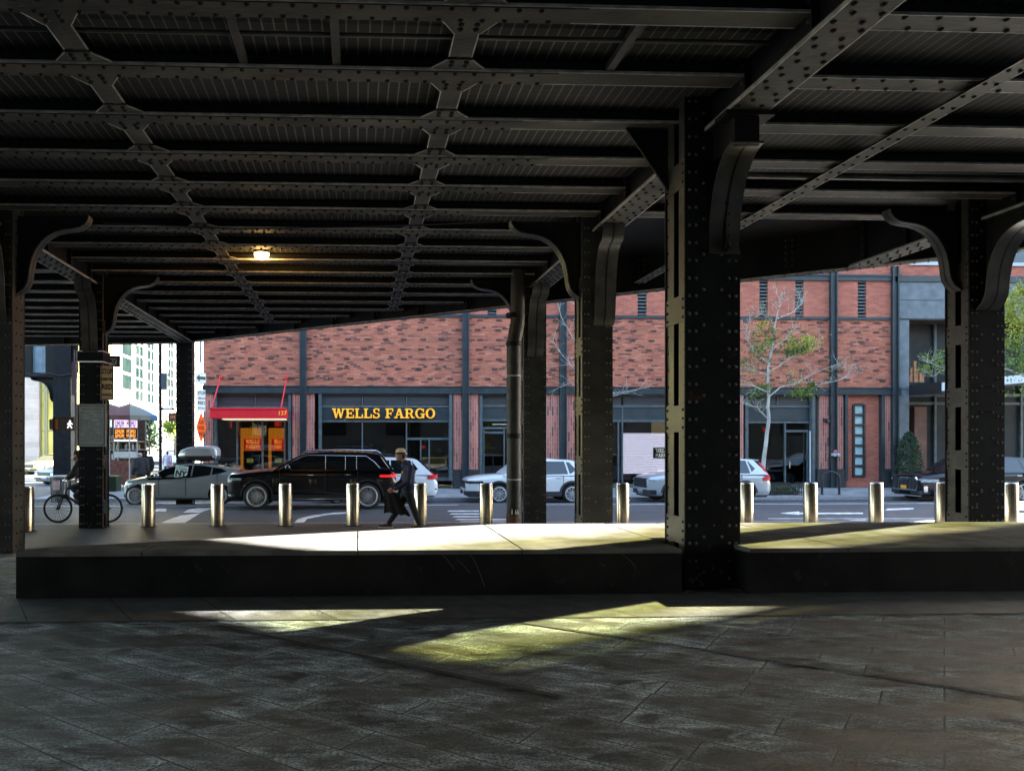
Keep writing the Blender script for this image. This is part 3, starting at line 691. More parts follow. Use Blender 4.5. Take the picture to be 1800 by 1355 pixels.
k = MB(); k.box(LX, FY + .004, fz(478), fx(2255), FY + .4, 22); fb(k, "top_wall", M_BRICKU)
k = MB(); k.box(LX, FY + .4, ZB, LX + .35, FY + 16, 22); fb(k, "side_wall", M_BRICKY)
k = MB(); k.box(LX + .36, FY + 3.2, ZB, fx(2255), FY + 16, 21.8); fb(k, "core", M_ROOM)
# projecting dark header bricks in a checkered pattern
k = MB(); k.box(LX, FY, zb2, RX, FY + .35, fz(558)); random.seed(7); z = zb2 + .32; r = 0
while z < fz(562):
    x = LX + .25 + (r % 2) * .46
    while x < RX - .3:
        if random.random() < .94: k.box(x, FY - .035, z, x + .25, FY + .05, z + .08, 1)
        if random.random() < .22: k.box(x + .33, FY - .012, z + .1, x + .5, FY + .05, z + .18, 1)
        x += .86 + random.choice([0, 0, .05, -.05])
    z += .435; r += 1
fb(k, "patterned_wall", [M_BRICK, M_DKBR])
# steel posts and bands
posts = [533, 818, 989, 1463, 1571]
for p in posts:
    k = MB(); x = fx(p); k.box(x - .15, FY - .10, ZB, x + .15, FY + .1, 9.6); k.box(x - .15, FY - .17, ZB, x - .10, FY - .1, 9.6); k.box(x + .10, FY - .17, ZB, x + .15, FY - .1, 9.6)
    fb(k, "steel_post", M_TEAL)
k = MB()
for a, c, d in ((fz(690), fz(680), .07), (fz(692), fz(690), .12), (fz(680.4), fz(679), .12), (fz(558), fz(553), .06), (fz(488), fz(478), .08), (fz(480), fz(477), .13)):
    k.box(LX - .02, FY - d, a, RX + .3, FY + .05, c)
fb(k, "steel_band", M_TEAL)
# brick pilasters
pil = [(357, 374), (514, 527), (539, 553), (797, 812), (824, 841), (957, 983), (995, 1012), (1286, 1307), (1442, 1457), (1469, 1483), (1556, 1566)]
for a, c in pil:
    k = MB(); k.box(fx(a), FY + .01, fz(825), fx(c), FY + .4, zb1); fb(k, "brick_pilaster", M_BRICKV)
for a, c in [(357, 376), (511, 556), (795, 843), (955, 1014), (1284, 1310), (1436, 1486), (1552, 1571)]:
    k = MB(); k.box(fx(a), FY - .06, ZB, fx(c), FY + .42, fz(825) - .002)
    fb(k, "plinth", M_PLINTH)

def bay(x0, x1, mulls, transoms, solids=(), setb=.28, base=None, name="storefront"):
    """x in px; mulls px list; transoms py list; solids: (px0,py_top,px1,py_bot,material)"""
    zt = zb1; z0 = base if base is not None else ZB + .02; X0, X1 = fx(x0), fx(x1); y = FY + setb; w_ = .06
    f = MB()
    f.box(X0, y - .25, z0, X0 + .14, y + .12, zt); f.box(X1 - .14, y - .25, z0, X1, y + .12, zt)
    f.box(X0 + .14, y - .1, zt - .12, X1 - .14, y + .1, zt); f.box(X0 + .14, y - .06, z0, X1 - .14, y + .06, z0 + .14)
    for m_, a, c in mulls:
        f.box(fx(m_) - w_ / 2, y - .075, fz(c), fx(m_) + w_ / 2, y + .05, fz(a))
    for t_ in transoms:
        z = fz(t_[0]); f.box(fx(t_[1]) if len(t_) > 1 else X0 + .141, y - .07, z - .05, fx(t_[2]) if len(t_) > 1 else X1 - .141, y + .055, z + .05)
    fr_ = fb(f, name, M_MULL)
    g_ = MB(); g_.box(X0 + .1, y - .006, z0 + .1, X1 - .1, y + .006, zt - .1); fb(g_, "glass_pane", M_GLASS, fr_)
    for (a, t_, c, bt, mt) in solids:
        q = MB(); q.box(fx(a), y - .04, fz(bt), fx(c), y - .01, fz(t_)); fb(q, "panel", mt, fr_)
    r_ = MB(); r_.box(X0, y + 2.75, z0, X1, y + 2.8, zt); r_.box(X0 + .01, y + .1, z0 - .02, X1 - .01, y + 2.75, z0); r_.box(X0 + .01, y + .1, zt, X1 - .01, y + 2.75, zt + .02)
    r_.box(X0 - .02, y + .13, z0, X0, y + 2.8, zt); r_.box(X1, y + .13, z0, X1 + .02, y + 2.8, zt)
    fb(r_, "shop_room", M_ROOM, fr_)
    return fr_
M_PANEL = surf("blank_teal_panel", (.018, .030, .034), (.027, .04, .046), scale=3, rough=.4)
M_SLAT = surf("transom_louver", (.02, .022, .024), (.045, .05, .052), scale=1.5, rough=.5, stretch=(.2, 1, 14))
# entrance bay under the awning
bA = bay(375, 512, [(448, 690, 716), (415, 738, 857), (460, 738, 857), (500, 738, 857), (380, 738, 857)], [(716,), (737,)], [(379, 693, 446, 714, M_SLAT), (450, 693, 508, 714, M_SLAT)])
bB = bay(560, 795, [(637, 690, 715), (715, 690, 715), (637, 741, 857), (715, 741, 857), (755, 771, 835), (740, 771, 835)], [(714,), (740,), (771, 716, 790)],
         [(566, 693, 635, 711, M_SLAT), (639, 693, 713, 711, M_SLAT), (717, 693, 790, 711, M_SLAT), (564, 717, 791, 737, M_PANEL)], setb=.2, base=fz(845))
bC = bay(843, 954, [(852, 755, 857), (888, 755, 857), (920, 690, 857)], [(713,), (738,), (752,), (760, 852, 888)], [(850, 693, 948, 711, M_SLAT), (850, 716, 948, 736, M_PANEL)])
bD = bay(1016, 1284, [(1097, 713, 857), (1090, 741, 857), (1200, 690, 857)], [(713,), (739,)], [(1022, 693, 1095, 711, M_SLAT), (1099, 693, 1198, 711, M_SLAT), (1022, 716, 1278, 737, M_PANEL)])
bF = bay(1311, 1434, [(1385, 741, 857), (1371, 690, 713), (1425, 755, 857)], [(713,), (741,), (757, 1386, 1425)], [(1318, 693, 1369, 711, M_SLAT), (1373, 693, 1427, 711, M_SLAT), (1318, 716, 1427, 738, M_PANEL)])
# lit interior pieces
M_ORANGE = emit("orange_lit_panel", (.95, .25, .012), 1.0)
M_REDLIT = emit("red_lit_sign", (.85, .015, .008), .9)
M_LETTER = emit("lit_letter", (1.0, .6, .1), 1.3)
M_GOLD = emit("gold_letters", (.95, .42, .02), .22)
M_ATM = surf("atm_dark", (.02, .015, .015), (.04, .03, .03), scale=4, rough=.3)
def inbay(par, a, t_, c, bt, y0, y1, mt, name):
    q = MB(); q.box(fx(a), FY + y0, fz(bt), fx(c), FY + y1, fz(t_)); return fb(q, name, mt, par)

# slab serif letters
def strokes(ch):
    R = lambda a, b_, c, d: [(a, b_), (c, b_), (c, d), (a, d)]
    def arc(cx, cy, rx, ry, a0, a1, wx, wy, n=18):
        o = []; i_ = []
        for j in range(n + 1):
            a = radians(a0 + (a1 - a0) * j / n); o.append((cx + rx * cos(a), cy + ry * sin(a))); i_.append((cx + (rx - wx) * cos(a), cy + (ry - wy) * sin(a)))
        return [[o[j], o[j + 1], i_[j + 1], i_[j]] for j in range(n)]
    if ch == 'W': return 1.38, [[(.08, 1), (.33, 1), (.53, 0), (.36, 0)], [(.36, 0), (.50, 0), (.74, .9), (.62, .9)], [(.56, 1), (.82, 1), (1.02, 0), (.85, 0)], [(.86, 0), (1.0, 0), (1.28, 1), (1.15, 1)], R(0, .87, .44, 1.), R(1.04, .87, 1.40, 1.)]
    if ch == 'E': return .92, [R(.11, 0, .33, 1), R(0, .87, .86, 1.), R(0, 0, .88, .13), R(.3, .44, .62, .56), R(.75, .68, .86, .9), R(.78, .1, .9, .34), R(.55, .34, .65, .66)]
    if ch == 'L': return .88, [R(.11, 0, .33, 1), R(0, .88, .46, 1.), R(0, 0, .84, .13), R(.73, .1, .86, .4)]
    if ch == 'F': return .86, [R(.11, 0, .33, 1), R(0, .87, .82, 1.), R(0, 0, .48, .13), R(.3, .42, .6, .54), R(.72, .66, .83, .9), R(.53, .32, .63, .64)]
    if ch == 'A': return 1.08, [[(.12, 0), (.25, 0), (.6, 1), (.44, 1)], [(.44, 1), (.66, 1), (.98, 0), (.74, 0)], R(.27, .3, .8, .41), R(0, 0, .38, .12), R(.62, 0, 1.1, .12)]
    if ch == 'R': return 1.02, [R(.11, 0, .33, 1), R(0, .87, .55, 1.), R(.3, .43, .55, .55), R(0, 0, .46, .12), [(.48, .5), (.7, .46), (.96, 0), (.72, 0)], R(.72, 0, 1.04, .12)] + arc(.52, .715, .34, .285, -90, 90, .2, .125)
    if ch == 'O': return 1.06, arc(.52, .5, .5, .53, 0, 360, .22, .12, 28)
    if ch == 'G': return 1.06, arc(.52, .5, .5, .53, 38, 345, .22, .12, 26) + [R(.8, 0, .98, .44), R(.6, .36, 1.06, .48), R(.84, .62, .95, .98)]
    if ch == 'S': return .82, arc(.4, .74, .33, .29, 30, 260, .17, .13, 14) + arc(.4, .27, .36, .3, -150, 85, .17, .13, 14) + [R(.6, .68, .72, 1.), R(.04, 0, .16, .34)]
    return .42, []
def slab_text(name, txt, h, mat, par, loc, width=None, dep=.06, split=False):
    if split:
        tot = sum(strokes(c)[0] + .06 for c in txt); x = 0
        for c in txt:
            wd, ps = strokes(c)
            if ps: slab_text(name, c, h, mat, par, (loc[0] + (x + wd / 2 + .03 - tot / 2) * width / tot, loc[1], loc[2]), (wd + .06) * width / tot, dep)
            x += wd + .06
        return
    k = MB(); x = 0; j = 0
    for ch in txt:
        wd, ps = strokes(ch)
        for p_ in ps:
            k.prism([(x + a, b_) for a, b_ in p_], 'y', -dep / h - (j % 17) * .0025, 0); j += 1
        x += wd + .06
    sx = (width / x) if width else h
    k.v = [((vx - x / 2) * sx, vy * h, vz * h) for vx, vy, vz in k.v]
    o = k.build(name, mat, par); o.location = loc; return o
# entrance machines and posters behind the glass
for a, c in ((419, 460), (469, 499)):
    inbay(bA, a, 752, c, 850, .62, .66, M_ORANGE, "orange_surround"); inbay(bA, a + 6, 771, c - 2, 791, .56, .61, M_REDLIT, "red_header")
    inbay(bA, a + 6, 792, c - 2, 838, .5, .61, M_ATM, "cash_machine"); inbay(bA, a + 12, 806, a + 24, 813, .47, .5, emit("screen", (.9, .8, .2), .35), "machine_screen")
    xm = (fx(a + 6) + fx(c - 2)) / 2
    for i, wd_ in enumerate(("WELLS", "FARGO")):
        slab_text("header_lettering", wd_, .17, M_LETTER, bA, (xm - BO.x, .55, fz(779.5 + i * 9) - BO.z), width=(fx(c - 6) - fx(a + 10)), dep=.01)
inbay(bA, 401, 741, 404, 752, .5, .56, M_REDLIT, "red_lamp"); inbay(bA, 480, 741, 492, 749, .5, .56, M_REDLIT, "exit_light")
k = MB(); k.box(fx(461) , FY + .14, fz(805), fx(461) + .04, FY + .2, fz(785)); fb(k, "door_handle", M_CHROME, bA)
# WF window interior bits
for a, t_, c, bt, y0 in ((590, 771, 624, 795, 2.0), (640, 800, 700, 820, 1.4), (720, 775, 738, 850, 2.2), (764, 775, 770, 850, 1.0)):
    inbay(bB, a, t_, c, bt, y0, y0 + .06, M_MULL, "interior_frame")
inbay(bB, 744, 783, 752, 788, 1.2, 1.25, M_REDLIT, "red_notice"); inbay(bB, 566, 822, 790, 845, 1.5, 1.9, surf("counter_wood", (.1, .06, .04), (.16, .1, .06), scale=3, rough=.5), "counter")
for i, a in enumerate((655, 665, 676, 770, 778)):
    q = MB(); q.ell(((fx(a)), FY + 1.3, fz(792)), (.12, .05, .12), 10, 6); fb(q, "pendant_light", M_SILL, bB)
inbay(bC, 853, 765, 887, 857, .75, .8, surf("brown_door_leaf", (.08, .045, .025), (.13, .07, .04), scale=3, rough=.5), "inner_door"); inbay(bC, 864, 786, 876, 789, .7, .74, M_SILL, "door_notice")
inbay(bC, 870, 744, 895, 746, .6, .7, emit("strip_light", (1, .95, .85), 1.2), "strip_light")
M_BLIND = surf("pink_blind", (.62, .5, .6), (.72, .6, .7), scale=1.2, rough=.6, stretch=(.1, 1, 30))
M_BLIND = emit("backlit_blind", (.78, .62, .78), 3.4)
inbay(bD, 1099, 761, 1198, 834, .38, .42, M_BLIND, "window_blind")
k = MB()
z = fz(834)
while z < fz(761): k.box(fx(1099), FY + .362, z, fx(1198), FY + .379, z + .02); z += .075
fb(k, "blind_slats", surf("blind_slat", (.5, .4, .5), None, rough=.6), bD)
inbay(bD, 1153, 787, 1186, 806, .3, .34, surf("oxblood_sign", (.05, .012, .012), None, rough=.4), "window_sign")
for i, wd_ in enumerate(("WELLS", "FARGO")):
    slab_text("sign_lettering", wd_, .16, emit("white_letter", (.9, .85, .8), .6), bD, ((fx(1155) + fx(1184)) / 2 - BO.x, .295, fz(795.5 + i * 8) - BO.z), width=.66, dep=.008)
inbay(bF, 1352, 750, 1363, 758, .5, .54, M_REDLIT, "red_notice"); inbay(bF, 1388, 760, 1422, 857, 1.6, 1.65, M_BPLAST, "dark_door")
inbay(bF, 1369, 762, 1376, 782, .6, .62, M_MULL, "faded_poster"); inbay(bF, 1322, 838, 1384, 846, .5, .8, M_MULL, "low_shelf")
k = MB(); k.box(fx(1424), FY + .02, ZB, fx(1426), FY + .06, fz(757)); fb(k, "bright_jamb", M_SILL, bF)
k = MB(); k.tube([(fx(1390), FY + .18, fz(823)), (fx(1390), FY + .08, fz(823)), (fx(1390), FY + .08, fz(812)), (fx(1390), FY + .18, fz(812))], .015, 6); fb(k, "door_handle", M_CHROME, bF)
# glass block window in its brick niche
k = MB(); k.box(fx(1486), FY + .12, ZB, fx(1501) - .0, FY + .4, zb1); k.box(fx(1523), FY + .12, ZB, fx(1554), FY + .4, zb1); k.box(fx(1501), FY + .12, ZB, fx(1523), FY + .4, fz(840)); k.box(fx(1501), FY + .12, fz(709), fx(1523), FY + .4, zb1)
fb(k, "niche_wall", M_BRICKU)
k = MB(); k.box(fx(1484), FY - .08, ZB + .3, fx(1489), FY + .12, zb1); k.box(fx(1548), FY - .08, ZB + .3, fx(1553), FY + .12, zb1); fb(k, "niche_jamb", M_TEAL)
M_GBLK = surf("frosted_glass_block", (.30, .46, .47), (.42, .58, .58), scale=5, rough=.2)
k = MB(); a, c = fx(1501), fx(1523); z0, z1 = fz(840), fz(709)
k.box(a, FY + .05, z0, a + .09, FY + .3, z1); k.box(c - .09, FY + .05, z0, c, FY + .3, z1)
for i in range(8):
    z = z0 + (z1 - z0 - .06) * i / 7; k.box(a + .09, FY + .06, z, c - .09, FY + .3, z + .1)
nw = fb(k, "window", M_BPLAST)
for i in range(7):
    q = MB(); z = z0 + (z1 - z0 - .06) * i / 7; q.box(a + .09, FY + .14, z + .1, c - .09, FY + .2, z0 + (z1 - z0 - .06) * (i + 1) / 7); fb(q, "glass_block", M_GBLK, nw)
k = MB(); k.box(fx(1447), FY - .05, fz(739), fx(1455), FY + .02, fz(735)); k.cyl((fx(1452), FY - .05, fz(740)), (fx(1452), FY - .2, fz(739)), .08, n=10); fb(k, "wall_camera", M_BPLAST)
# standpipe on the pilaster
sp_ = thing("wall_hydrant", (fx(1463), FY - .17, fz(799)), "small pink and white wall hydrant outlet on the dark steel post", "hydrant")
k = MB(); k.box(-.16, -.1, -.06, .16, 0, .06); k.cyl((-.08, -.1, 0), (-.1, -.2, -.02), .07, n=10); k.cyl((.08, -.1, 0), (.1, -.2, -.02), .07, n=10); k.build("outlets", M_SILL, sp_)
k = MB(); k.ell((0, -.06, .13), (.09, .06, .07), 10, 6); k.build("cap", surf("pink_red", (.5, .12, .14), None), sp_, smooth=60)

# the bank sign
sg = thing("bank_sign", ((fx(584) + fx(766)) / 2, FY + .10, fz(735)), "big gold slab serif lettering over the wide bank window", "sign")
slab_text("letter", "WELLS FARGO", fz(718) - fz(735), [M_GOLD], sg, (0, -.06, 0), width=fx(767) - fx(584), dep=.05, split=True)
slab_text("letter_backing", "WELLS FARGO", (fz(718) - fz(735)) * 1.05, [surf("letter_edge", (.03, .02, .01), None)], sg, (.03, -.0, -.025), width=(fx(767) - fx(584)) * 1.004, dep=.03, split=True)
# awning
aw = thing("entrance_awning", (fx(442), FY, fz(737)), "flat red awning with two red tie rods over the bank entrance", "awning")
M_RED = surf("red_awning", (.6, .008, .016), (.7, .012, .022), scale=4, rough=.5)
x0, x1 = fx(377) - fx(442), fx(507) - fx(442); h = fz(720) - fz(737)
k = MB(); k.box(x0, -1.1, 0, x1, .0, h); k.box(x0 - .02, -1.14, h - .05, x1 + .02, -1.1, h + .02); k.build("canopy", M_RED, aw, bevel=.015)
k = MB(); k.box(x0 + .5, -.95, -.05, x1 - .05, -.2, -.005); k.build("light_strip", emit("warm_strip", (1, .85, .6), .5), aw)
add_text("house_number", "137", .26, M_GOLD, aw, (x1 - .16, -1.145, h * .5), depth=.004)
for a, b_ in ((380, 388), (498, 504)):
    k = MB(); k.tube([(fx(a) - fx(442), -1.0, h + .02), (fx(b_) - fx(442), -.02, fz(664) - fz(737))], .03, 8); k.lathe([(.07, -.06), (.07, .06)], (fx(b_) - fx(442), -.05, fz(664) - fz(737)), 10); k.build("tie_rod", M_RED, aw)

# ------------------------------------------------------------------ hotel next door
M_HCON = surf("grey_cast_panel", (.085, .105, .115), (.14, .16, .17), scale=2.5, rough=.7, bump=.2, bscale=25)
ht = thing("hotel_building", (RX, FY, ZB), "grey panelled building with deep dark glass entrance beside the brick one", "building")
def hb(mb, name, mat, par=None, **k):
    mb.v = [(x - RX, y - FY, z - ZB) for x, y, z in mb.v]; return mb.build(name, mat, par or ht, **k)
HR = fx(2150)
k = MB(); k.box(fx(1577), FY - .04, fz(555), HR, FY + .35, fz(489)); k.box(fx(1577), FY - .04, ZB, fx(1597), FY + .6, fz(557)); hb(k, "panel_wall", M_HCON)
k = MB(); 
for p in (fz(557.5), fz(522), fz(683)): k.box(fx(1577), FY - .052, p, fx(1597) if p < fz(600) else fx(1656), FY - .041, p + .025)
hb(k, "panel_joint", M_TEAL)
k = MB(); k.box(fx(1571), FY - .1, fz(489), HR, FY + .36, fz(478)); hb(k, "steel_band", M_TEAL)
k = MB(); k.box(fx(1597), FY + 1.2, ZB, HR, FY + 1.25, fz(557)); hb(k, "glass_wall", surf("dark_hotel_glass", (.012, .016, .017), (.03, .036, .036), scale=.6, rough=.35, spec=.2))
k = MB()
for p in range(1624, 2150, 52): k.box(fx(p) - .05, FY + 1.08, ZB, fx(p) + .05, FY + 1.2, fz(557))
for p in (705, 690): k.box(fx(1597), FY + 1.1, fz(p) - .06, HR, FY + 1.19, fz(p) + .06)
hb(k, "mullion", M_MULL)
k = MB(); k.box(fx(1630), FY + .8, ZB, fx(1652), FY + 1.07, fz(712)); hb(k, "brown_door", surf("reddish_door", (.08, .03, .02), (.14, .05, .03), scale=2, rough=.4))
# small window with a white sill above
k = MB(); k.box(fx(1598), FY - .08, fz(459), fx(1668), FY + .05, fz(453)); hb(k, "window_sill", M_SILL)
k = MB(); k.box(fx(1765), FY - .08, fz(459), fx(1840), FY + .05, fz(453)); hb(k, "window_sill", M_SILL)
k = MB(); k.box(fx(1600), FY - .03, fz(453), fx(1666), FY + .03, fz(405)); k.box(fx(1767), FY - .03, fz(453), fx(1838), FY + .03, fz(405)); hb(k, "window", surf("sky_glass", (.10, .14, .16), None, rough=.04))
# canopy
cn = thing("hotel_canopy", (fx(1650), FY, fz(690)), "pale edged slanted canopy over the hotel entrance", "canopy")
k = MB(); x0, x1 = fx(1598) - fx(1650), fx(1900) - fx(1650)
k.prism([(x0, 0), (x1, .0 + (x1 - x0) * .10), (x1, .35 + (x1 - x0) * .10), (x0, .35)], 'y', -2.0, -1.95); k.build("pale_fascia", surf("pale_blue_fascia", (.5, .58, .6), None, rough=.35), cn)
k = MB(); k.prism([(x0, -.1), (x1, -.1 + (x1 - x0) * .10), (x1, .4 + (x1 - x0) * .10), (x0, .4)], 'y', -1.945, .9); k.build("canopy_body", M_BPLAST, cn)
# glowing lanterns on the canopy
M_AMB = emit("amber_lantern_glass", (1, .36, .12), .35)
lt = thing("lantern_cluster", (fx(1616), FY + .4, fz(668)), "cluster of copper glass lanterns standing above the hotel canopy", "lantern")
for i, (a, h_) in enumerate(((1603, 14), (1609, 10), (1612, 24), (1617, 36), (1622, 22), (1627, 16), (1632, 11))):
    k = MB(); x = fx(a) - fx(1616); k.box(x - .055, -.06 - .05 * (i % 2), 0, x + .055, .05 - .05 * (i % 2), h_ * K); k.box(x - .07, -.075 - .05 * (i % 2), h_ * K, x + .07, .065 - .05 * (i % 2), h_ * K + .05); k.build("lantern", surf("copper_glass_%d" % i, (.3, .12, .06), (.42, .2, .1), scale=6, rough=.25), lt)

# ------------------------------------------------------------------ unseen blocks added beyond the frame to shape the light
M_BLOCK = brickmat("tan_brick", [(.2, .16, .12), (.3, .24, .18)], (.3, .28, .25), .3, .09)
def block(name, x0, y0, x1, y1, z1, mat, label, wmat=M_CGLASS, step=3.2):
    t_ = thing(name, ((x0 + x1) / 2, (y0 + y1) / 2, -.6), label, "building"); k = MB(); cx, cy = t_.location.x, t_.location.y
    k.box(x0 - cx, y0 - cy, 0, x1 - cx, y1 - cy, z1); k.build("wall", mat, t_)
    return t_, cx, cy
t_, cx, cy = block("unseen_sun_block", 84.3, FY, 150, FY + 18, 48, M_BLOCK, "tan block added outside the view to bound the sunlight on the plaza")  # added so that its edge bounds the sun strip on the plaza
for i in range(6):
    for j in range(6):
        k = MB(); x = 86 - cx + i * 5; z = 3 + j * 4.2; k.box(x, FY - cy - .03, z, x + 2, FY - cy + .1, z + 2.2); k.build("window", M_CGLASS, t_)
t_, cx, cy = block("unseen_dark_block", -60, -34, 112, -16, 24, surf("dark_brown_block", (.014, .013, .012), (.026, .024, .022), scale=.5, rough=.9), "dark block added behind the plaza and out of view to cut light")  # added and kept dark to cut bounce light and window reflections
for i in range(22):
    for j in range(4):
        k = MB(); x = -56 - cx + i * 7.4; z = 3 + j * 4.2; k.box(x, -16 - cy - .1, z, x + 3, -16 - cy + .03, z + 2.4); k.build("window", M_CGLASS, t_)

# ================================================================== left background, side street
M_WHITE = surf("white_render", (.26, .26, .25), (.32, .32, .31), scale=.5, rough=.8)
M_PANE = surf("green_grey_pane", (.004, .010, .009), (.012, .018, .017), scale=.35, rough=.9, spec=0)
WX = -26
wb = thing("white_office_building", (WX - 8, 100, -.5), "tall white building with grids of small green panes down the side street", "building")
k = MB(); k.box(-8, -28, 0, 8, 45, 34); k.build("wall", M_WHITE, wb)
def yat(px):
    t = (px - CX) / FPX; return WX / ((sin(PSI) + t * cos(PSI)) / (cos(PSI) - t * sin(PSI)))
for a, c, top in ((237, 251, 3), (258, 270, 0), (277, 284, 0), (294, 304, 0), (308, 313, 0)):
    y0, y1 = yat(a), yat(c); f = MB(); z0 = 7.0; n_ = 8; hh = 1.35; yy0, yy1 = y0 - 100, y1 - 100
    f.box(8.0, yy0 - .15, z0 - .1, 8.06, yy1 + .15, z0 + n_ * hh); wf = f.build("window", M_SILL, wb)
    for j in range(n_):
        for s_ in range(2):
            q = MB(); q.box(8.0, yy0 + (yy1 - yy0) * (.5 * s_ + .04), z0 + j * hh + .1, 8.1, yy0 + (yy1 - yy0) * (.5 * s_ + .46), z0 + (j + 1) * hh - .12); q.build("pane", M_PANE, wf)
k = MB(); y0, y1 = yat(212) - 100, yat(229) - 100
k.box(8.0, y0 - .3, 5.8, 8.15, y1 + .3, 14); bw = k.build("bay_window", surf("cream_frame", (.45, .4, .3), None), wb)
for j in range(4):
    q = MB(); q.box(8.1, y0, 6.2 + j * 1.9, 8.2, y1, 6.2 + j * 1.9 + 1.6); q.build("pane", [M_PANE, surf("maroon_glass", (.08, .02, .02), None, rough=.1)][j < 1], bw)
# stone and yellow glass building far left
yb = thing("stone_corner_building", (XP(60, 62), 62, -.5), "pale stone building with a yellow green glass corner at far left", "building")
X0 = yb.location.x
k = MB(); k.box(XP(-60, 62) - X0, 0, 0, XP(68, 62) - X0, 10, 20); k.build("stone_wall", brickmat("pale_stone_block", [(.3, .27, .24), (.36, .32, .3)], (.5, .47, .43), 1.2, .55), yb)
k = MB(); k.box(XP(68, 62) - X0, .3, 0, XP(128, 62) - X0, 10, 20); k.build("glass_corner", surf("yellow_green_glass", (.34, .30, .05), (.5, .46, .12), scale=.3, rough=.3), yb)
k = MB()
for p in (69, 77, 80, 101): k.box(XP(p, 62) - X0 - .06, .2, 0, XP(p, 62) - X0 + .06, .3, 20)
for z in (3.0, 6.2, 7.6, 9): k.box(XP(68, 62) - X0, .22, z, XP(128, 62) - X0, .3, z + .1)
k.build("glazing_bar", surf("dull_olive", (.2, .2, .1), None), yb)
# farther part of the viaduct with its own column
vf = thing("viaduct_span", (XP(88, 38), 38, 4), "blue grey riveted viaduct span glimpsed at far left", "viaduct", None)
x0, x1 = XP(-40, 38) - vf.location.x, XP(134, 38) - vf.location.x
M_BLUE = surf("sky_lit_blue_steel", (.10, .15, .18), (.16, .22, .25), scale=2, rough=.5)  # sky light on the girder web is put into this blue
k = MB(); k.box(x0, 0, .98, x1, .05, 3.2, 0); k.prism([(x0, .8), (x1, .75), (x1, .98), (x0, .98)], 'y', -.25, .25, 1)
xx = x0
while xx < x1:
    k.box(xx, -.12, .98, xx + .45, -.001, 3.2, 1)
    for z in range(14):
        k.rivet((xx + .52, 0, 1.05 + z * .15), (0, -1, 0), .03, 0); k.rivet((xx + .9, 0, 1.05 + z * .15), (0, -1, 0), .03, 0)
    xx += 1.1
k.build("plate_girder", [M_BLUE, M_STEELD], vf)
k = MB(); k.box(x1 - 1.0, -.3, -4.6, x1 - .15, .3, 3.2)
for z in range(40):
    for dx in (-.85, -.55, -.3): k.rivet((x1 + dx, -.3, -4.4 + z * .16), (0, -1, 0), .025)
k.build("column_shaft", M_STEEL, vf)
fn = lambda u, y, v: Vector((x1 - 1.0 - u, y, .8 + v))
k = MB(); k.ribbon(PROF, -.2, .2, .03, fn); k.prism([(x1 - 1.0 - u, .8 + v) for u, v in [(0, 0)] + PROF], 'y', -.03, .03, 1); k.build("bracket", [M_BRKT, M_STEELD], vf, fix=True)
k = MB(); k.tube([(x0, -.4, .95)] + [(x0 + (x1 - x0) * i / 8, -.4, .95 - .12 * (i % 2)) for i in range(1, 9)], .02, 5); k.build("cable", M_BPLAST, vf)

# pedestrian signal on its pole
Yp = 27.6
ps = thing("pedestrian_signal", (XP(133, Yp), Yp, road_z(Yp)), "pedestrian signal showing a white walking man left of the notice board", "signal")
H = ZP(615, XP(133, Yp), Yp) - road_z(Yp)
k = MB(); k.cyl((0, 0, 0), (0, 0, H), .055, n=10); k.build("pole", surf("dull_violet_pole", (.10, .09, .11), (.14, .13, .15), scale=3), ps, smooth=50)
def zs(py): return ZP(py, XP(133, Yp), Yp) - road_z(Yp)
u = CZ(0, Yp) / FPX
k = MB(); k.box(-36 * u, -.12, zs(757), 1 * u, .12, zs(734)); k.box(-43 * u, -.1, zs(755), -36.2 * u, .1, zs(737)); k.box(-30 * u, -.24, zs(735), 2 * u, -.121, zs(733)); k.box(-36 * u, -.2, zs(757), -35 * u, -.121, zs(735)); k.box(.3 * u, -.24, zs(757), 1.4 * u, -.121, zs(735))
k.build("housing", surf("dark_brown_housing", (.03, .02, .014), (.06, .035, .02), scale=5), ps)
k = MB(); k.box(-33 * u, -.135, zs(755), -28 * u, -.121, zs(737)); k.build("amber_face", surf("amber_plastic", (.5, .14, .02), None, rough=.4), ps)
man = [[(-.05, .98, .09)], ]
k = MB(); hx = -7.5 * u; hz = zs(752.5); s_ = zs(739) - zs(752.5)
def mp_(pts): k.prism([(hx + a * s_, hz + b_ * s_) for a, b_ in pts], 'y', -.142, -.136)
k.prism([(hx + .02 * s_ + .11 * s_ * cos(i * pi / 5), hz + .9 * s_ + .11 * s_ * sin(i * pi / 5)) for i in range(10)], 'y', -.142, -.136)
mp_([(-.12, .76), (.12, .76), (.1, .38), (-.1, .38)])
k.v += []; 
def mq(a, b_, c, d, w_, y):
    dx, dy = c - a, d - b_; l_ = hypot(dx, dy); nx, ny = -dy / l_ * w_ / 2, dx / l_ * w_ / 2
    k.prism([(hx + (a + nx) * s_, hz + (b_ + ny) * s_), (hx + (c + nx) * s_, hz + (d + ny) * s_), (hx + (c - nx) * s_, hz + (d - ny) * s_), (hx + (a - nx) * s_, hz + (b_ - ny) * s_)], 'y', y, -.136)
mq(-.04, .42, -.3, .02, .13, -.143); mq(.04, .42, .1, .2, .13, -.144); mq(.1, .22, .28, .0, .12, -.145); mq(-.08, .72, -.32, .48, .1, -.1435); mq(.08, .72, .34, .5, .1, -.1445)
k.build("walking_man", emit("white_led", (.9, .95, 1), 1.5), ps)
k = MB(); k.box(-6 * u, -.07, zs(695), 1.5 * u, -.055, zs(636)); k.build("violet_plate", surf("violet_plate", (.16, .14, .18), (.24, .2, .26), scale=40, rough=.5), ps)

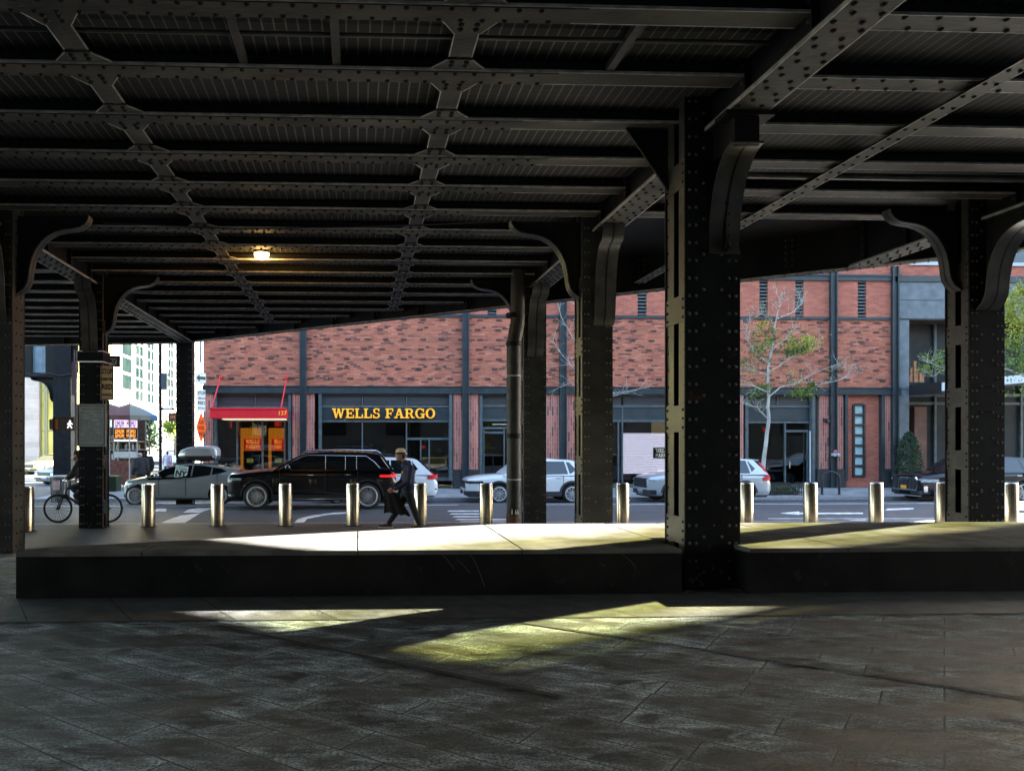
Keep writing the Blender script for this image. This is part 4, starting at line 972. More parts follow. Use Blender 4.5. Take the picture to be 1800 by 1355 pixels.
# notices and signs on and behind the notice column
M_YEL = surf("aged_sign_face", (.42, .34, .2), (.56, .47, .3), scale=3, rough=.5)
M_INK = surf("sign_ink", (.012, .012, .012), None, rough=.5)
M_SIGNW = surf("white_sign_face", (.62, .66, .66), (.72, .76, .76), scale=4, rough=.5)
M_NOTICE = surf("pale_notice_paper", (.30, .36, .36), (.40, .46, .46), scale=5, rough=.5)
def sign(name, px, py0, py1, Y, wpx, label, face, lines, rz=0, border=True, edge=M_INK, wreal=None):
    X = XP(px, Y); u_ = CZ(X, Y) / FPX; z0 = ZP(py1, X, Y); h_ = (py1 - py0) * u_; w_ = wreal or wpx * u_
    s_ = thing(name, (X, Y, z0), label, "sign", None, rz)
    k = MB(); k.box(-w_ / 2, -.012, 0, w_ / 2, .0, h_); k.build("plate", face, s_, bevel=.004)
    if border:
        b_ = MB(); e = .035 * h_ * .5; t2 = .008 + .006 * h_
        for (a, c, d, f) in ((e, e, w_ - e, e + t2), (e, h_ - e - t2, w_ - e, h_ - e), (e, e + t2, e + t2, h_ - e - t2), (w_ - e - t2, e + t2, w_ - e, h_ - e - t2)): b_.box(a - w_ / 2, -.016, c, d - w_ / 2, -.013, f)
        b_.build("border", edge, s_)
    for (txt, fy, sz, bold) in lines:
        me = text_mesh(txt, 1, 0.0, .02 + bold); wx = max(v.co.x for v in me.vertices) - min(v.co.x for v in me.vertices)
        sc = min(w_ * .8 / wx, 9); me.name = "lettering"; hreal = sz * h_
        for v in me.vertices: v.co.x *= sc; v.co.y *= hreal / .72; v.co.z = 0
        me.materials.clear(); me.materials.append(edge); o = bpy.data.objects.new("lettering", me); COL.objects.link(o); o.parent = s_; o.location = (0, -.0175, fy * h_); o.rotation_euler = (pi / 2, 0, 0)
    return s_, w_, h_
sign("stop_sign", 188.5, 643, 703, 16.8, 22, "tan STOP HERE ON RED sign fixed to the notice column", M_YEL, [("STOP", .83, .15, .01), ("HERE ON", .60, .09, .01), ("RED", .38, .15, .01), ("SIGNAL", .15, .07, .01)], rz=radians(12))
s_, w_, h_ = sign("notice_board", 161, 712, 783, 16.78, 48, "pale framed notice board full of small print on the steel column", M_NOTICE, [("NOTICE", .93, .018, 0)], edge=M_INK)
k = MB(); random.seed(3); z = h_ * .88
k.box(-w_ * .36, -.016, z, w_ * .36, -.013, z + .018)
z -= .05
while z > h_ * .08:
    x = -w_ * .4
    while x < w_ * .38:
        l_ = random.uniform(.03, .12); 
        if random.random() < .86: k.box(x, -.016, z, min(x + l_, w_ * .4), -.013, z + .009)
        x += l_ + .012
    z -= .0235
k.build("small_print", surf("grey_ink", (.08, .09, .09), None), s_)
k = MB(); f = .02
for (a, c, d, e) in ((-w_ / 2 - f, -f, w_ / 2 + f, 0), (-w_ / 2 - f, h_, w_ / 2 + f, h_ + f), (-w_ / 2 - f, 0, -w_ / 2, h_), (w_ / 2, 0, w_ / 2 + f, h_)): k.box(a, -.03, c, d, .0, e)
k.build("frame", M_LTSTEEL, s_)
# one way sign partly hidden behind the column: only its last letter shows
X = XP(200, 19); ow = thing("one_way_sign", (X, 19, ZP(645, X, 19)), "black one way sign peeking out behind the notice column", "sign"); u = CZ(X, 19) / FPX
k = MB(); k.box(-45 * u, -.012, 0, 11 * u, 0, 20 * u); k.build("plate", M_INK, ow)
k = MB(); k.prism([(-42 * u, 10 * u), (-34 * u, 17 * u), (-34 * u, 14.5 * u), (5 * u, 14.5 * u), (5 * u, 4 * u), (-34 * u, 4 * u), (-34 * u, 2 * u)], 'y', -.017, -.0125); k.build("arrow", M_NOTICE, ow)
add_text("lettering", "ONE WAY", 8.5 * u, M_INK, ow, (-16 * u, -.018, 9.3 * u), depth=.0, bold=.01, sx=1.0)
k = MB(); k.cyl((-30 * u, .05, -(ZP(645, X, 19) - road_z(19))), (-30 * u, .05, 20 * u), .03, n=8); k.build("post", M_STEEL, ow)
# sign pole at the corner
Ys = 29.7; Xs = XP(353, Ys)
pole = thing("sign_pole", (Xs, Ys, -.52), "grey galvanized sign pole at the corner of the brick building", "pole")
k = MB(); k.cyl((0, .05, 0), (0, .05, ZP(600, Xs, Ys) + .52), .035, n=8); k.box(-.06, .02, 5.2, -.02, .1, ZP(600, Xs, Ys) + .52); k.build("post", M_LTSTEEL, pole)
s_, w_, h_ = sign("one_way_sign", 353, 655, 674, Ys - .03, 12, "small one way arrow sign at the top of the corner pole", M_SIGNW, [], rz=radians(40), wreal=.45)
k = MB(); k.prism([(-.19, h_ * .5), (-.06, h_ * .82), (-.06, h_ * .64), (.19, h_ * .64), (.19, h_ * .36), (-.06, h_ * .36), (-.06, h_ * .18)], 'y', -.02, -.013); k.build("arrow", M_INK, s_)
sign("stop_sign", 353.5, 685, 723, Ys - .03, 11, "white STOP HERE ON RED sign in the middle of the corner pole", M_SIGNW, [("STOP", .83, .15, .01), ("HERE ON", .60, .09, .01), ("RED", .38, .15, .01), ("SIGNAL", .15, .07, .01)], rz=radians(55), wreal=.45)
Xd = XP(353.5, Ys - .1); rd = thing("road_work_sign", (Xd, Ys - .1, ZP(780, Xd, Ys)), "orange diamond road work sign turned nearly edge on at the corner pole", "sign", None, radians(84))
hh = ZP(723, Xd, Ys) - ZP(780, Xd, Ys); k = MB(); k.prism([(0, 0), (hh * .5, hh * .5), (0, hh), (-hh * .5, hh * .5)], 'y', -.01, .01); k.build("plate", surf("fluorescent_orange", (1.0, .10, .008), (1.0, .14, .012), scale=4, rough=.5), rd)
for i, wd_ in enumerate(("ROAD", "WORK", "AHEAD")): add_text("lettering", wd_, .22, M_INK, rd, (0, -.013, hh * (.66 - .18 * i)), depth=0, bold=.005)

# street poles and signs down the side street
Yq = 46; Xq = XP(282, Yq); sp2 = thing("street_pole", (Xq, Yq, -.5), "dark street pole with a signal box and street name blade", "pole"); u = CZ(Xq, Yq) / FPX
zq = lambda py: ZP(py, Xq, Yq) + .5
k = MB(); k.cyl((0, 0, 0), (0, 0, zq(600)), .1, n=10); k.build("post", M_STEEL, sp2, smooth=50)
k = MB(); k.box(2 * u, -.15, zq(685), 12 * u, .15, zq(656)); k.build("signal_box", surf("dark_slate", (.03, .045, .06), None), sp2)
k = MB(); k.box(2 * u, -.03, zq(721), 24 * u, .03, zq(716)); k.build("street_blade", M_INK, sp2)
k = MB(); 
for i in range(5): k.box((6 + i * 3) * u, -.036, zq(719.6), (8 + i * 3) * u, -.031, zq(717.2))
k.build("blade_letters", M_SIGNW, sp2)
X = XP(303, 44); w4 = thing("hanging_sign", (X, 44, ZP(740, X, 44)), "maroon sign board hanging near the street corner", "sign"); u = CZ(X, 44) / FPX
k = MB(); k.box(-7 * u, -.05, 0, 8 * u, .05, 14 * u); k.build("board", surf("maroon_board", (.09, .025, .025), None), w4); k = MB(); k.cyl((8.5 * u, 0, -5), (8.5 * u, 0, 24 * u), .06, n=8); k.build("post", M_STEEL, w4)
k = MB(); 
for i in range(3): k.box((-3 + i * 3.2) * u, -.06, 5 * u, (-1 + i * 3.2) * u, -.051, 9 * u)
k.build("board_marks", surf("dull_orange_marks", (.5, .2, .08), None), w4)

# ------------------------------------------------------------------ trash basket
Yt = 28.6; Xt = XP(106, Yt); tb = thing("litter_basket", (Xt, Yt, -.6), "grey wire litter basket with a pasted notice near the kerb", "bin"); u = CZ(Xt, Yt) / FPX
hb_ = 47 * u; r1_, r0_ = 16 * u, 14 * u; k = MB()
k.lathe([(r0_ - .02, .02), (r0_, .02), (r1_, hb_ - .02), (r1_ - .02, hb_ - .02)], n=24)
k.build("basket", surf("wire_mesh_grey", (.12, .12, .13), (.3, .3, .31), scale=30, rough=.5), tb, smooth=40)
k = MB(); k.lathe([(r1_ - .01, hb_ - .05), (r1_ + .025, hb_ - .03), (r1_ + .025, hb_ + .01), (r1_ - .01, hb_ + .02)], n=24); k.build("rim", M_LTSTEEL, tb, smooth=40)
k = MB()
for i in range(28):
    a = 2 * pi * i / 28; k.cyl((r0_ * 1.02 * cos(a), r0_ * 1.02 * sin(a), .02), (r1_ * 1.02 * cos(a), r1_ * 1.02 * sin(a), hb_ - .03), .008, n=5)
k.build("wire", M_STEEL, tb)
k = MB(); k.box(-.14, -r1_ - .02, hb_ * .5, .1, -r1_ + .01, hb_ * .85); k.build("notice", surf("pink_notice", (.5, .3, .32), (.62, .5, .5), scale=12), tb)

# ------------------------------------------------------------------ food cart
Yc = 35.0; Xc = XP(228, Yc); fc = thing("food_cart", (Xc, Yc, -.62), "street food cart with lit menu signs and a brown awning roof", "cart"); u = CZ(Xc, Yc) / FPX
zc = lambda py: ZP(py, Xc, Yc) + .62
dx = lambda px: (px - 228) * u
k = MB(); k.box(dx(178), -.7, .35, dx(248), .7, zc(808)); k.build("lower_cabinet", surf("cart_steel_red", (.10, .035, .03), (.2, .08, .06), scale=7, rough=.4), fc)
k = MB()
for p in (178.5, 209, 216, 248):
    for yy in (-.68, .68): k.box(dx(p) - .03, yy - .03, zc(808), dx(p) + .03, yy + .03, zc(737))
for z in (zc(776), zc(790)): k.box(dx(178), -.7, z - .02, dx(248), .65, z + .02)
k.build("frame", M_LTSTEEL, fc)
k = MB(); k.box(dx(178), .55, zc(808), dx(248), .6, zc(737)); k.build("back_panel", surf("cart_dark_back", (.03, .02, .02), (.09, .05, .03), scale=8), fc)
random.seed(12); pals = [surf("snack_%d" % i, c, None) for i, c in enumerate([(.5, .4, .3), (.35, .12, .05), (.5, .42, .2), (.6, .6, .58), (.15, .3, .12)])]
for j, zz in enumerate((zc(807), zc(789), zc(775))):
    for mi in range(5):
        k = MB()
        for i in range(7):
            x = random.uniform(dx(180), dx(245)); k.lathe([(.05, 0), (.055, .06), (.05, .17), (.02, .22), (.018, .25)], (x, -.5 + random.random() * .5, zz), 7)
        k.build("bottle_row", pals[mi], fc)
k = MB(); k.box(dx(210), -.74, zc(752), dx(249), -.70, zc(738)); k.build("menu_sign", emit("lilac_sign", (.75, .55, .85), .9), fc)
k = MB(); k.box(dx(210), -.74, zc(770), dx(249), -.70, zc(754)); k.build("menu_board", surf("menu_black", (.03, .012, .008), None), fc)
def scrib(par, x0, x1, z0, z1, y, mat, n_, seed, name):
    random.seed(seed); k = MB(); x = x0; w_ = (x1 - x0) / n_
    for i in range(n_):
        if i == n_ // 2: x += w_; continue
        k.box(x, y - .006, z0, x + w_ * .2, y, z1); k.box(x + w_ * .2, y - .007, [z0, (z0 + z1) / 2][i % 2], x + w_ * .65, y - .001, [z0, (z0 + z1) / 2][i % 2] + (z1 - z0) * .2)
        k.box(x + w_ * .6, y - .0055, z0 + (z1 - z0) * .1 * (i % 3), x + w_ * .8, y, z1); x += w_
    k.build(name, mat, par)
scrib(fc, dx(212), dx(247), zc(751), zc(740), -.741, M_INK, 9, 1, "sign_marks"); scrib(fc, dx(212), dx(247), zc(762), zc(755), -.741, emit("orange_marks", (1, .35, .06), .9), 9, 2, "menu_marks"); scrib(fc, dx(212), dx(247), zc(769), zc(763), -.741, emit("orange_marks_b", (1, .35, .06), .9), 9, 3, "menu_marks")
k = MB(); k.box(dx(193.5), -.74, zc(751), dx(205.5), -.70, zc(736)); k.build("letter_sign", emit("cyan_sign", (.55, .9, .9), 1.0), fc)
slab_text("letter", "E", zc(739) - zc(748), [M_INK], fc, (dx(200), -.742, zc(748)), width=7 * u, dep=.005)
k = MB(); k.box(dx(210), -.72, zc(775), dx(248), -.66, zc(773)); k.build("strip_light", emit("cart_strip", (1, .92, .8), 1.6), fc)
k = MB(); k.box(dx(210), -.73, zc(804), dx(248), -.7, zc(793)); k.build("price_card", pals[3], fc)
for p in (190, 238):
    k = MB(); k.cyl((dx(p), -.5, .3), (dx(p), -.42, .3), .3, n=18); k.build("wheel", M_BLACK, fc)
for i, (p, yy, top, r_) in enumerate(((205, -1.0, 711, 1.35), (238, -.9, 711, 1.2))):
    um = thing("market_umbrella", (Xc + dx(p), Yc + yy, -.62), ["blue and tan umbrella nearest the notice column over the cart", "blue and brown umbrella at the street end of the cart"][i], "umbrella", "umbrellas over the food cart")
    for q_ in range(8):
        k = MB(); a0, a1 = 2 * pi * q_ / 8 + .3, 2 * pi * (q_ + 1) / 8 + .3; zt = zc(top); zl = zt - .55
        mid = lambda a, f: (r_ * f * cos(a), r_ * f * sin(a), zt + (zl - zt) * (f ** 1.3))
        vs = [(0, 0, zt)] + [mid(a, f) for f in (.35, .7, 1) for a in (a0, (a0 + a1) / 2, a1)] + [(r_ * cos(a), r_ * sin(a), zl - .2) for a in (a0, (a0 + a1) / 2, a1)]
        k.add(vs, [(0, 1, 2), (0, 2, 3), (1, 4, 5, 2), (2, 5, 6, 3), (4, 7, 8, 5), (5, 8, 9, 6), (7, 10, 11, 8), (8, 11, 12, 9)])
        k.build("panel", surf("canvas_%d_%d" % (i, q_), [(.05, .14, .26), (.14, .11, .06), (.1, .04, .03), (.16, .16, .12)][(q_ + i) % 4], None, rough=.8), um)
    k = MB(); k.cyl((0, 0, 0), (0, 0, zc(top) + .1), .03, n=8); k.build("pole", M_LTSTEEL, um)

# ------------------------------------------------------------------ bollards
BL = [(47, 16.35, "steel bollard standing beside the tall column at the left edge"), (261, 17.2, "steel bollard in front of the grey hatchback's front wheel"), (382.5, 17.2, "steel bollard at the gap between the grey hatchback and black SUV"),
      (502, 17.2, "steel bollard in front of the black SUV's front door"), (620.5, 17.2, "steel bollard in front of the black SUV's rear wheel"), (739, 17.2, "steel bollard right behind the walking man"),
      (854.5, 17.2, "steel bollard left of the round downpipe"), (1094, 17.2, "steel bollard touching the right side of the second column"), (1312, 17.2, "warm toned steel bollard touching the right side of the big column"),
      (1424.5, 17.2, "steel bollard in front of the low tree pit fence"), (1539.5, 17.2, "steel bollard left of the black car's grille"), (1656, 17.2, "steel bollard beside the open side of the right column"), (1776, 17.0, "steel bollard right of the right column at the picture edge")]
b0 = None
for px, Yb, lab in BL:
    X = XP(px, Yb)
    if b0 is None:
        b0 = thing("bollard", (X, Yb, -.25), lab, "bollard", "stainless steel bollards along the kerb")
        k = MB(); k.lathe([(.147, 0), (.147, .90), (.14, .915)], n=40); k.build("post", M_STAIN, b0, smooth=40)
        k = MB(); k.lathe([(.1425, .915), (.1425, .93), (.135, .94), (.02, .945)], n=40); k.build("cap", M_CHROME, b0, smooth=40)
        k = MB(); k.lathe([(.19, 0), (.19, .012), (.15, .014)], n=32); k.build("base_ring", M_STEEL, b0, smooth=40)
    else:
        c = copy_tree(b0); c.location = (X, Yb, -.25); c["label"] = lab
# bike rack and tree pit fence, evergreen
X = XP(1460, 30.4); br_ = thing("bike_rack", (X, 30.4, -.5), "black arched bike rack on the far sidewalk", "rack"); u = CZ(X, 30.4) / FPX
k = MB(); k.tube([(-15.5 * u, 0, 0), (-15.5 * u, 0, 27 * u)] + [(-15.5 * u * cos(a), 0, 27 * u + 13 * u * sin(a)) for a in [pi * i / 14 for i in range(1, 14)]] + [(15.5 * u, 0, 27 * u), (15.5 * u, 0, 0)], .045, 10); k.build("hoop", M_BPLAST, br_, smooth=60)
for s_ in (-1, 1):
    k = MB(); k.lathe([(.09, 0), (.09, .015), (.05, .02)], (s_ * 15.5 * u, 0, 0), 14); k.build("foot_plate", M_STEEL, br_)

# ================================================================== vehicles
import numpy as np
M_TYRE = surf("tyre_rubber", (.010, .010, .010), (.022, .022, .022), scale=18, rough=.85)
M_RIM = surf("alloy_silver", (.42, .43, .44), (.52, .53, .54), scale=10, rough=.3, metal=.25)
M_RIMD = surf("dark_wheel_well", (.008, .008, .008), None, rough=.7)
M_HL = surf("headlight_lens", (.22, .25, .26), (.5, .55, .56), scale=12, rough=.08)
M_TL = emit("tail_light_red", (.45, .006, .012), .08)
M_CLAD = surf("grey_black_cladding", (.018, .019, .02), (.028, .03, .031), scale=20, rough=.6)
M_BLACKP = surf("black_car_paint", (.004, .0045, .006), None, rough=.25, coat=.6, spec=.3)
M_WHITECP = surf("white_car_paint", (.66, .68, .68), None, rough=.3, coat=1.0)
M_SILVERP = surf("silver_car_paint", (.42, .45, .46), None, rough=.28, metal=.35, coat=1.0)
M_GREYP = surf("grey_green_car_paint", (.33, .37, .37), None, rough=.26, metal=.4, coat=1.0)
def curve(pts, x):
    xs = [p[0] for p in pts]; ys = [p[1] for p in pts]
    if x <= xs[0]: return ys[0]
    if x >= xs[-1]: return ys[-1]
    for i in range(len(xs) - 1):
        if x <= xs[i + 1]:
            t_ = (x - xs[i]) / (xs[i + 1] - xs[i]); n_ = len(xs)
            def sl(j):
                if j == 0 or j == n_ - 1: return 0 if False else (ys[min(j + 1, n_ - 1)] - ys[max(j - 1, 0)]) / (xs[min(j + 1, n_ - 1)] - xs[max(j - 1, 0)])
                a = (ys[j] - ys[j - 1]) / (xs[j] - xs[j - 1]); b_ = (ys[j + 1] - ys[j]) / (xs[j + 1] - xs[j])
                return 0 if a * b_ <= 0 else 2 * a * b_ / (a + b_)
            h_ = xs[i + 1] - xs[i]; m0, m1 = sl(i) * h_, sl(i + 1) * h_
            return (2 * t_**3 - 3 * t_**2 + 1) * ys[i] + (t_**3 - 2 * t_**2 + t_) * m0 + (-2 * t_**3 + 3 * t_**2) * ys[i + 1] + (t_**3 - t_**2) * m1
def wheel(par, x, y, r, side, spokes, style):
    wt = MB(); rw = .22; prof = [(r * .70, -rw / 2), (r * .9, -rw / 2), (r, -rw / 2 + .03), (r, rw / 2 - .03), (r * .9, rw / 2), (r * .70, rw / 2)]
    R = Matrix.Rotation(pi / 2, 4, 'X'); wt.lathe(prof, (0, 0, 0), 36, M=R)
    wh = wt.build("wheel", M_TYRE, par, smooth=40); wh.location = (x, y, r)
    k = MB(); s_ = side; f = s_ * rw / 2; rr_ = r * .73
    k.lathe([(rr_, .0), (rr_ + .012, .012), (rr_ - .02, .022), (rr_ - .035, .0)], (0, 0, 0), 36, 0, Matrix.Translation((0, f, 0)) @ Matrix.Rotation(pi / 2 * (1 if s_ < 0 else -1), 4, 'X'))
    k.cyl((0, f - s_ * .07, 0), (0, f - s_ * .06, 0), rr_ - .01, n=30, m=1)
    k.cyl((0, f - s_ * .06, 0), (0, f + s_ * .012, 0), r * .16, r * .12, n=14)
    for i in range(spokes):
        a = 2 * pi * i / spokes + .2
        def sp(a0, a1, w0, w1):
            p0 = Vector((cos(a0), 0, sin(a0))) * r * .12; p1 = Vector((cos(a1), 0, sin(a1))) * (rr_ - .01); d = (p1 - p0).normalized(); n_ = Vector((-d.z, 0, d.x))
            vs = []
            for yy in (f - s_ * .035, f + s_ * .006): vs += [p0 - n_ * w0 + Vector((0, yy, 0)), p0 + n_ * w0 + Vector((0, yy, 0)), p1 + n_ * w1 + Vector((0, yy, 0)), p1 - n_ * w1 + Vector((0, yy, 0))]
            k.add(vs, [(0, 1, 2, 3), (7, 6, 5, 4), (0, 4, 5, 1), (1, 5, 6, 2), (2, 6, 7, 3), (3, 7, 4, 0)])
        if style == 'y': sp(a, a - .2, .010, .008); sp(a, a + .2, .010, .008)
        else: sp(a, a, .014, .026)
    k.build("rim", [M_RIM, M_RIMD], wh, smooth=35)
    return wh
def car(name, label, loc, L, W, top, zb, gh, wins, wheels, paint, clad=None, rz=0, wb=.5, wr=.40, spokes=8, style='s', seams=(), handles=(), lights=None, tails=None, grille=None, roofm=None, front=(.80, .93), rear=(.84, .95), rails=False, mirror=None, chrome=None, plates=True, mats_g=None, group="cars on the avenue", crown=.03):
    t_ = thing(name, loc, label, "car", group, rz); hw0 = W / 2
    plan = [(0, hw0 * front[0]), (.12, hw0 * (front[0] * .45 + front[1] * .55)), (.35, hw0 * front[1]), (.9, hw0 * .985), (1.6, hw0), (L - 1.3, hw0), (L - .6, hw0 * .985), (L - .2, hw0 * rear[1]), (L - .06, hw0 * (rear[0] * .5 + rear[1] * .5)), (L, hw0 * rear[0])]
    hw = lambda x: curve(plan, x)
    xs = sorted(set([0, .03, .08, .16, .28, .45] + [.45 + (L - .9) * i / 22 for i in range(1, 23)] + [L - .3, L - .18, L - .09, L - .03, L]))
    rings = []
    for x in xs:
        w_ = hw(x); zt = curve(top, x); e = min(x, L - x); sh = max(0, 1 - e / .12); zl = zb + .16 * sh ** 1.5; zt2 = zt - .05 * sh ** 2; H_ = zt2 - zl
        half = [(0, zt2 + crown), (.5 * w_, zt2 + crown * .8), (.8 * w_, zt2 + crown * .2), (.925 * w_, zt2 - .03), (.975 * w_, zt2 - .09), (.992 * w_, zt2 - .2 * H_), (1.0 * w_, zt2 - .33 * H_), (.988 * w_, zt2 - .48 * H_), (.994 * w_, zl + .30 * H_), (.985 * w_, zl + .16 * H_), (.95 * w_, zl + .05 * H_), (.86 * w_, zl), (0, zl)]
        ring = [(x, -y, z) for y, z in half] + [(x, y, z) for y, z in half[-2:0:-1]]
        rings.append(ring)
    k = MB(); n_ = len(rings[0]); vs = [p for r_ in rings for p in r_]
    fs = [(i * n_ + j, (i + 1) * n_ + j, (i + 1) * n_ + (j + 1) % n_, i * n_ + (j + 1) % n_) for i in range(len(rings) - 1) for j in range(n_)]
    fs += [list(range(n_)), list(range((len(rings) - 1) * n_, len(rings) * n_))[::-1]]
    k.add(vs, fs)
    raw = k.build("body", [paint, M_RIMD], None, fix=True)
    x1, x2, r = wheels[:3]; ra = wheels[3] if len(wheels) > 3 else r + .055
    for xx in (x1, x2):
        c = MB()
        for sy in (-1, 1): c.cyl((xx, sy * (hw0 - .34), r + .01), (xx, sy * (hw0 + .3), r + .01), ra, n=36, m=1)
        co = c.build("cut", [paint, M_RIMD], None, fix=True)
        bo = raw.modifiers.new("b", 'BOOLEAN'); bo.operation = 'DIFFERENCE'; bo.object = co; bo.solver = 'EXACT'
        me = evaluated(raw); raw.modifiers.clear(); old = raw.data; raw.data = me; bpy.data.meshes.remove(old)
        bpy.data.objects.remove(co)
    raw.data.name = "body"; raw.data.shade_smooth(); raw.data.set_sharp_from_angle(angle=radians(32)); raw.parent = t_
    for xx in (x1, x2):
        for sy in (-1, 1): wheel(t_, xx, sy * (hw0 - .125), r, sy, spokes, style)
    # greenhouse
    zlo = min(z for _, z in gh); zhi = max(z for _, z in gh)
    yy = lambda z: W * (wb + (wr - wb) * max(0, min(1, (z - zlo) / (zhi - zlo))))
    k = MB(); m_ = len(gh); vs = [(x, -yy(z), z) for x, z in gh] + [(x, yy(z), z) for x, z in gh]; k.add(vs, [list(range(m_))[::-1], list(range(m_, 2 * m_))])
    for i in range(m_):
        j = (i + 1) % m_; nseg = 6; base = len(k.v); pts = []
        for (x, z) in (gh[i], gh[j]):
            for q_ in range(nseg + 1):
                f = q_ / nseg * 2 - 1; bul = .035 * (1 - f * f) if z > zlo + .02 else 0; bx_ = 0
                pts.append((x, yy(z) * f, z + bul * ((z - zlo) / (zhi - zlo))))
        flat = j == 0
        k.add(pts, [(q_, q_ + 1, nseg + 1 + q_ + 1, nseg + 1 + q_) for q_ in range(nseg)])
    gho = k.build("roof", roofm or paint, t_, fix=True, smooth=35)
    def yside(z): return yy(z)
    def sidepoly(pts, off, mat, nm, th=.004):
        for sy in (-1, 1):
            k = MB(); vs = [(x, sy * (yside(z) + off), z) for x, z in pts] + [(x, sy * (yside(z) + off - th - .02), z) for x, z in pts]; n2 = len(pts)
            k.add(vs, [list(range(n2)), list(range(n2, 2 * n2))[::-1]] + [(i, n2 + i, n2 + (i + 1) % n2, (i + 1) % n2) for i in range(n2)]); k.build(nm, mat, t_, fix=True)
    for w_ in wins: sidepoly(w_, .008, M_CGLASS, "side_window")
    def glasspanel(a, c, nm):
        # between outline points a (low) and c (high), across the width, slightly proud
        (xa, za), (xc, zc_) = a, c; d = Vector((xc - xa, 0, zc_ - za)).normalized(); nrm = Vector((-d.z, 0, d.x)); 
        if (xa < L / 2) == (nrm.x > 0): nrm = -nrm
        k = MB(); pts = []; ns = 6
        for (x, z, ff) in ((xa, za, .94), (xc, zc_, .90)):
            for q_ in range(ns + 1):
                f = q_ / ns * 2 - 1; bul = .035 * (1 - f * f) * ((z - zlo) / (zhi - zlo)); pts.append(Vector((x, yy(z) * f * ff, z + bul)) + nrm * .012)
        k.add(pts, [(q_, q_ + 1, ns + 2 + q_, ns + 1 + q_) for q_ in range(ns)]); k.build(nm, M_CGLASS, t_, smooth=60)
    return_ = t_
    t_["_"] = 0; del t_["_"]
    def strip(nm, pts, z0, z1, mat, off=.012, zs=None, both=True):
        for sy in ((-1, 1) if both else (-1,)):
            k = MB(); n2 = len(pts); vs = []
            for i, (x, y) in enumerate(pts):
                p0 = Vector(pts[max(i - 1, 0)]); p1 = Vector(pts[min(i + 1, n2 - 1)]); d = (p1 - p0).normalized(); nn = Vector((d.y, -d.x)) if True else None
                # outward = away from the car centre
                if nn.dot(Vector((x - L / 2, y))) < 0: nn = -nn
                a0, a1 = (zs[i] if zs else (z0, z1))
                ox, oy = x + nn.x * off, y + nn.y * off; ix, iy = x - nn.x * .03, y - nn.y * .03
                vs += [(ox, sy * -oy, a0), (ox, sy * -oy, a1), (ix, sy * -iy, a1), (ix, sy * -iy, a0)]
            fs = [(i * 4 + j, i * 4 + (j + 1) % 4, (i + 1) * 4 + (j + 1) % 4, (i + 1) * 4 + j) for i in range(n2 - 1) for j in range(4)] + [(0, 1, 2, 3), tuple((n2 - 1) * 4 + q_ for q_ in (3, 2, 1, 0))]
            k.add(vs, fs); k.build(nm, mat, t_, fix=True, smooth=40)
    S_ = lambda a, c, n2=7: [(a + (c - a) * i / n2, -hw(a + (c - a) * i / n2)) for i in range(n2 + 1)]
    t_s = dict(strip=strip, side=S_, hw=hw, t=t_, yy=yy, glass=glasspanel, sidepoly=sidepoly)
    for x in seams:
        k = MB(); z1 = curve(top, x) - .03
        for sy in (-1, 1): k.box(x - .007, sy * (hw(x) + .002), zb + .12, x + .007, sy * (hw(x) - .05), z1)
        k.build("door_seam", M_RIMD, t_)
    for x, z in handles:
        for sy in (-1, 1):
            k = MB(); y = sy * hw(x) * .985; k.box(x - .09, y, z - .015, x + .09, y + sy * .035, z + .015); k.build("door_handle", chrome or paint, t_, bevel=.008)
    if clad:
        zc_ = zb + clad[1]; strip("sill_cladding", S_(x1 + ra - .03, x2 - ra + .03, 8), zb + .02, zc_, clad[0], .014)
        for xx in (x1, x2):
            for sy in (-1, 1):
                k = MB(); a0 = [pi * i / 16 for i in range(17)]; wd_ = clad[2]
                vs = []
                for a in a0:
                    for rr_ in (ra - .012, ra + wd_):
                        px_ = xx - rr_ * cos(a); y_ = hw(min(max(px_, .02), L - .02)) * .995 + .014; vs += [(px_, sy * y_, r + .01 + rr_ * sin(a)), (px_, sy * (y_ - .07), r + .01 + rr_ * sin(a))]
                k.add(vs, [q_ for i in range(16) for q_ in ((i * 4, i * 4 + 2, i * 4 + 6, i * 4 + 4), (i * 4 + 1, i * 4 + 5, i * 4 + 7, i * 4 + 3), (i * 4 + 2, i * 4 + 3, i * 4 + 7, i * 4 + 6), (i * 4, i * 4 + 4, i * 4 + 5, i * 4 + 1))])
                k.build("arch_cladding", clad[0], t_, fix=True, smooth=40)
    if rails:
        for sy in (-1, 1):
            k = MB(); xa, xb_, zr = rails; pts = [(xa, sy * yy(zr) * .93, zr - .02), (xa + .12, sy * yy(zr) * .93, zr + .05), ((xa + xb_) / 2, sy * yy(zr) * .93, zr + .065), (xb_ - .12, sy * yy(zr) * .93, zr + .045), (xb_, sy * yy(zr) * .93, zr - .03)]; k.tube(pts, .018, 8); k.build("roof_rail", M_CHROME, t_, smooth=60)
    if mirror:
        for sy in (-1, 1):
            x, z = mirror; k = MB(); k.ell((x, sy * (hw0 + .08), z + .02), (.09, .11, .085), 14, 8); k.box(x - .02, sy * (hw0 - .08), z - .06, x + .04, sy * (hw0 + .06), z - .02); k.build("mirror", paint, t_, smooth=50)
    if grille:
        z0, z1, wd_, mt = grille; k = MB(); k.box(-.018, -wd_, z0, .06, wd_, z1); k.build("grille", mt, t_, bevel=.02)
    k = MB(); k.box(.12, -hw0 * .8, zb - .03, L - .12, hw0 * .8, zb + .02); k.build("underbody", M_RIMD, t_)
    return t_s

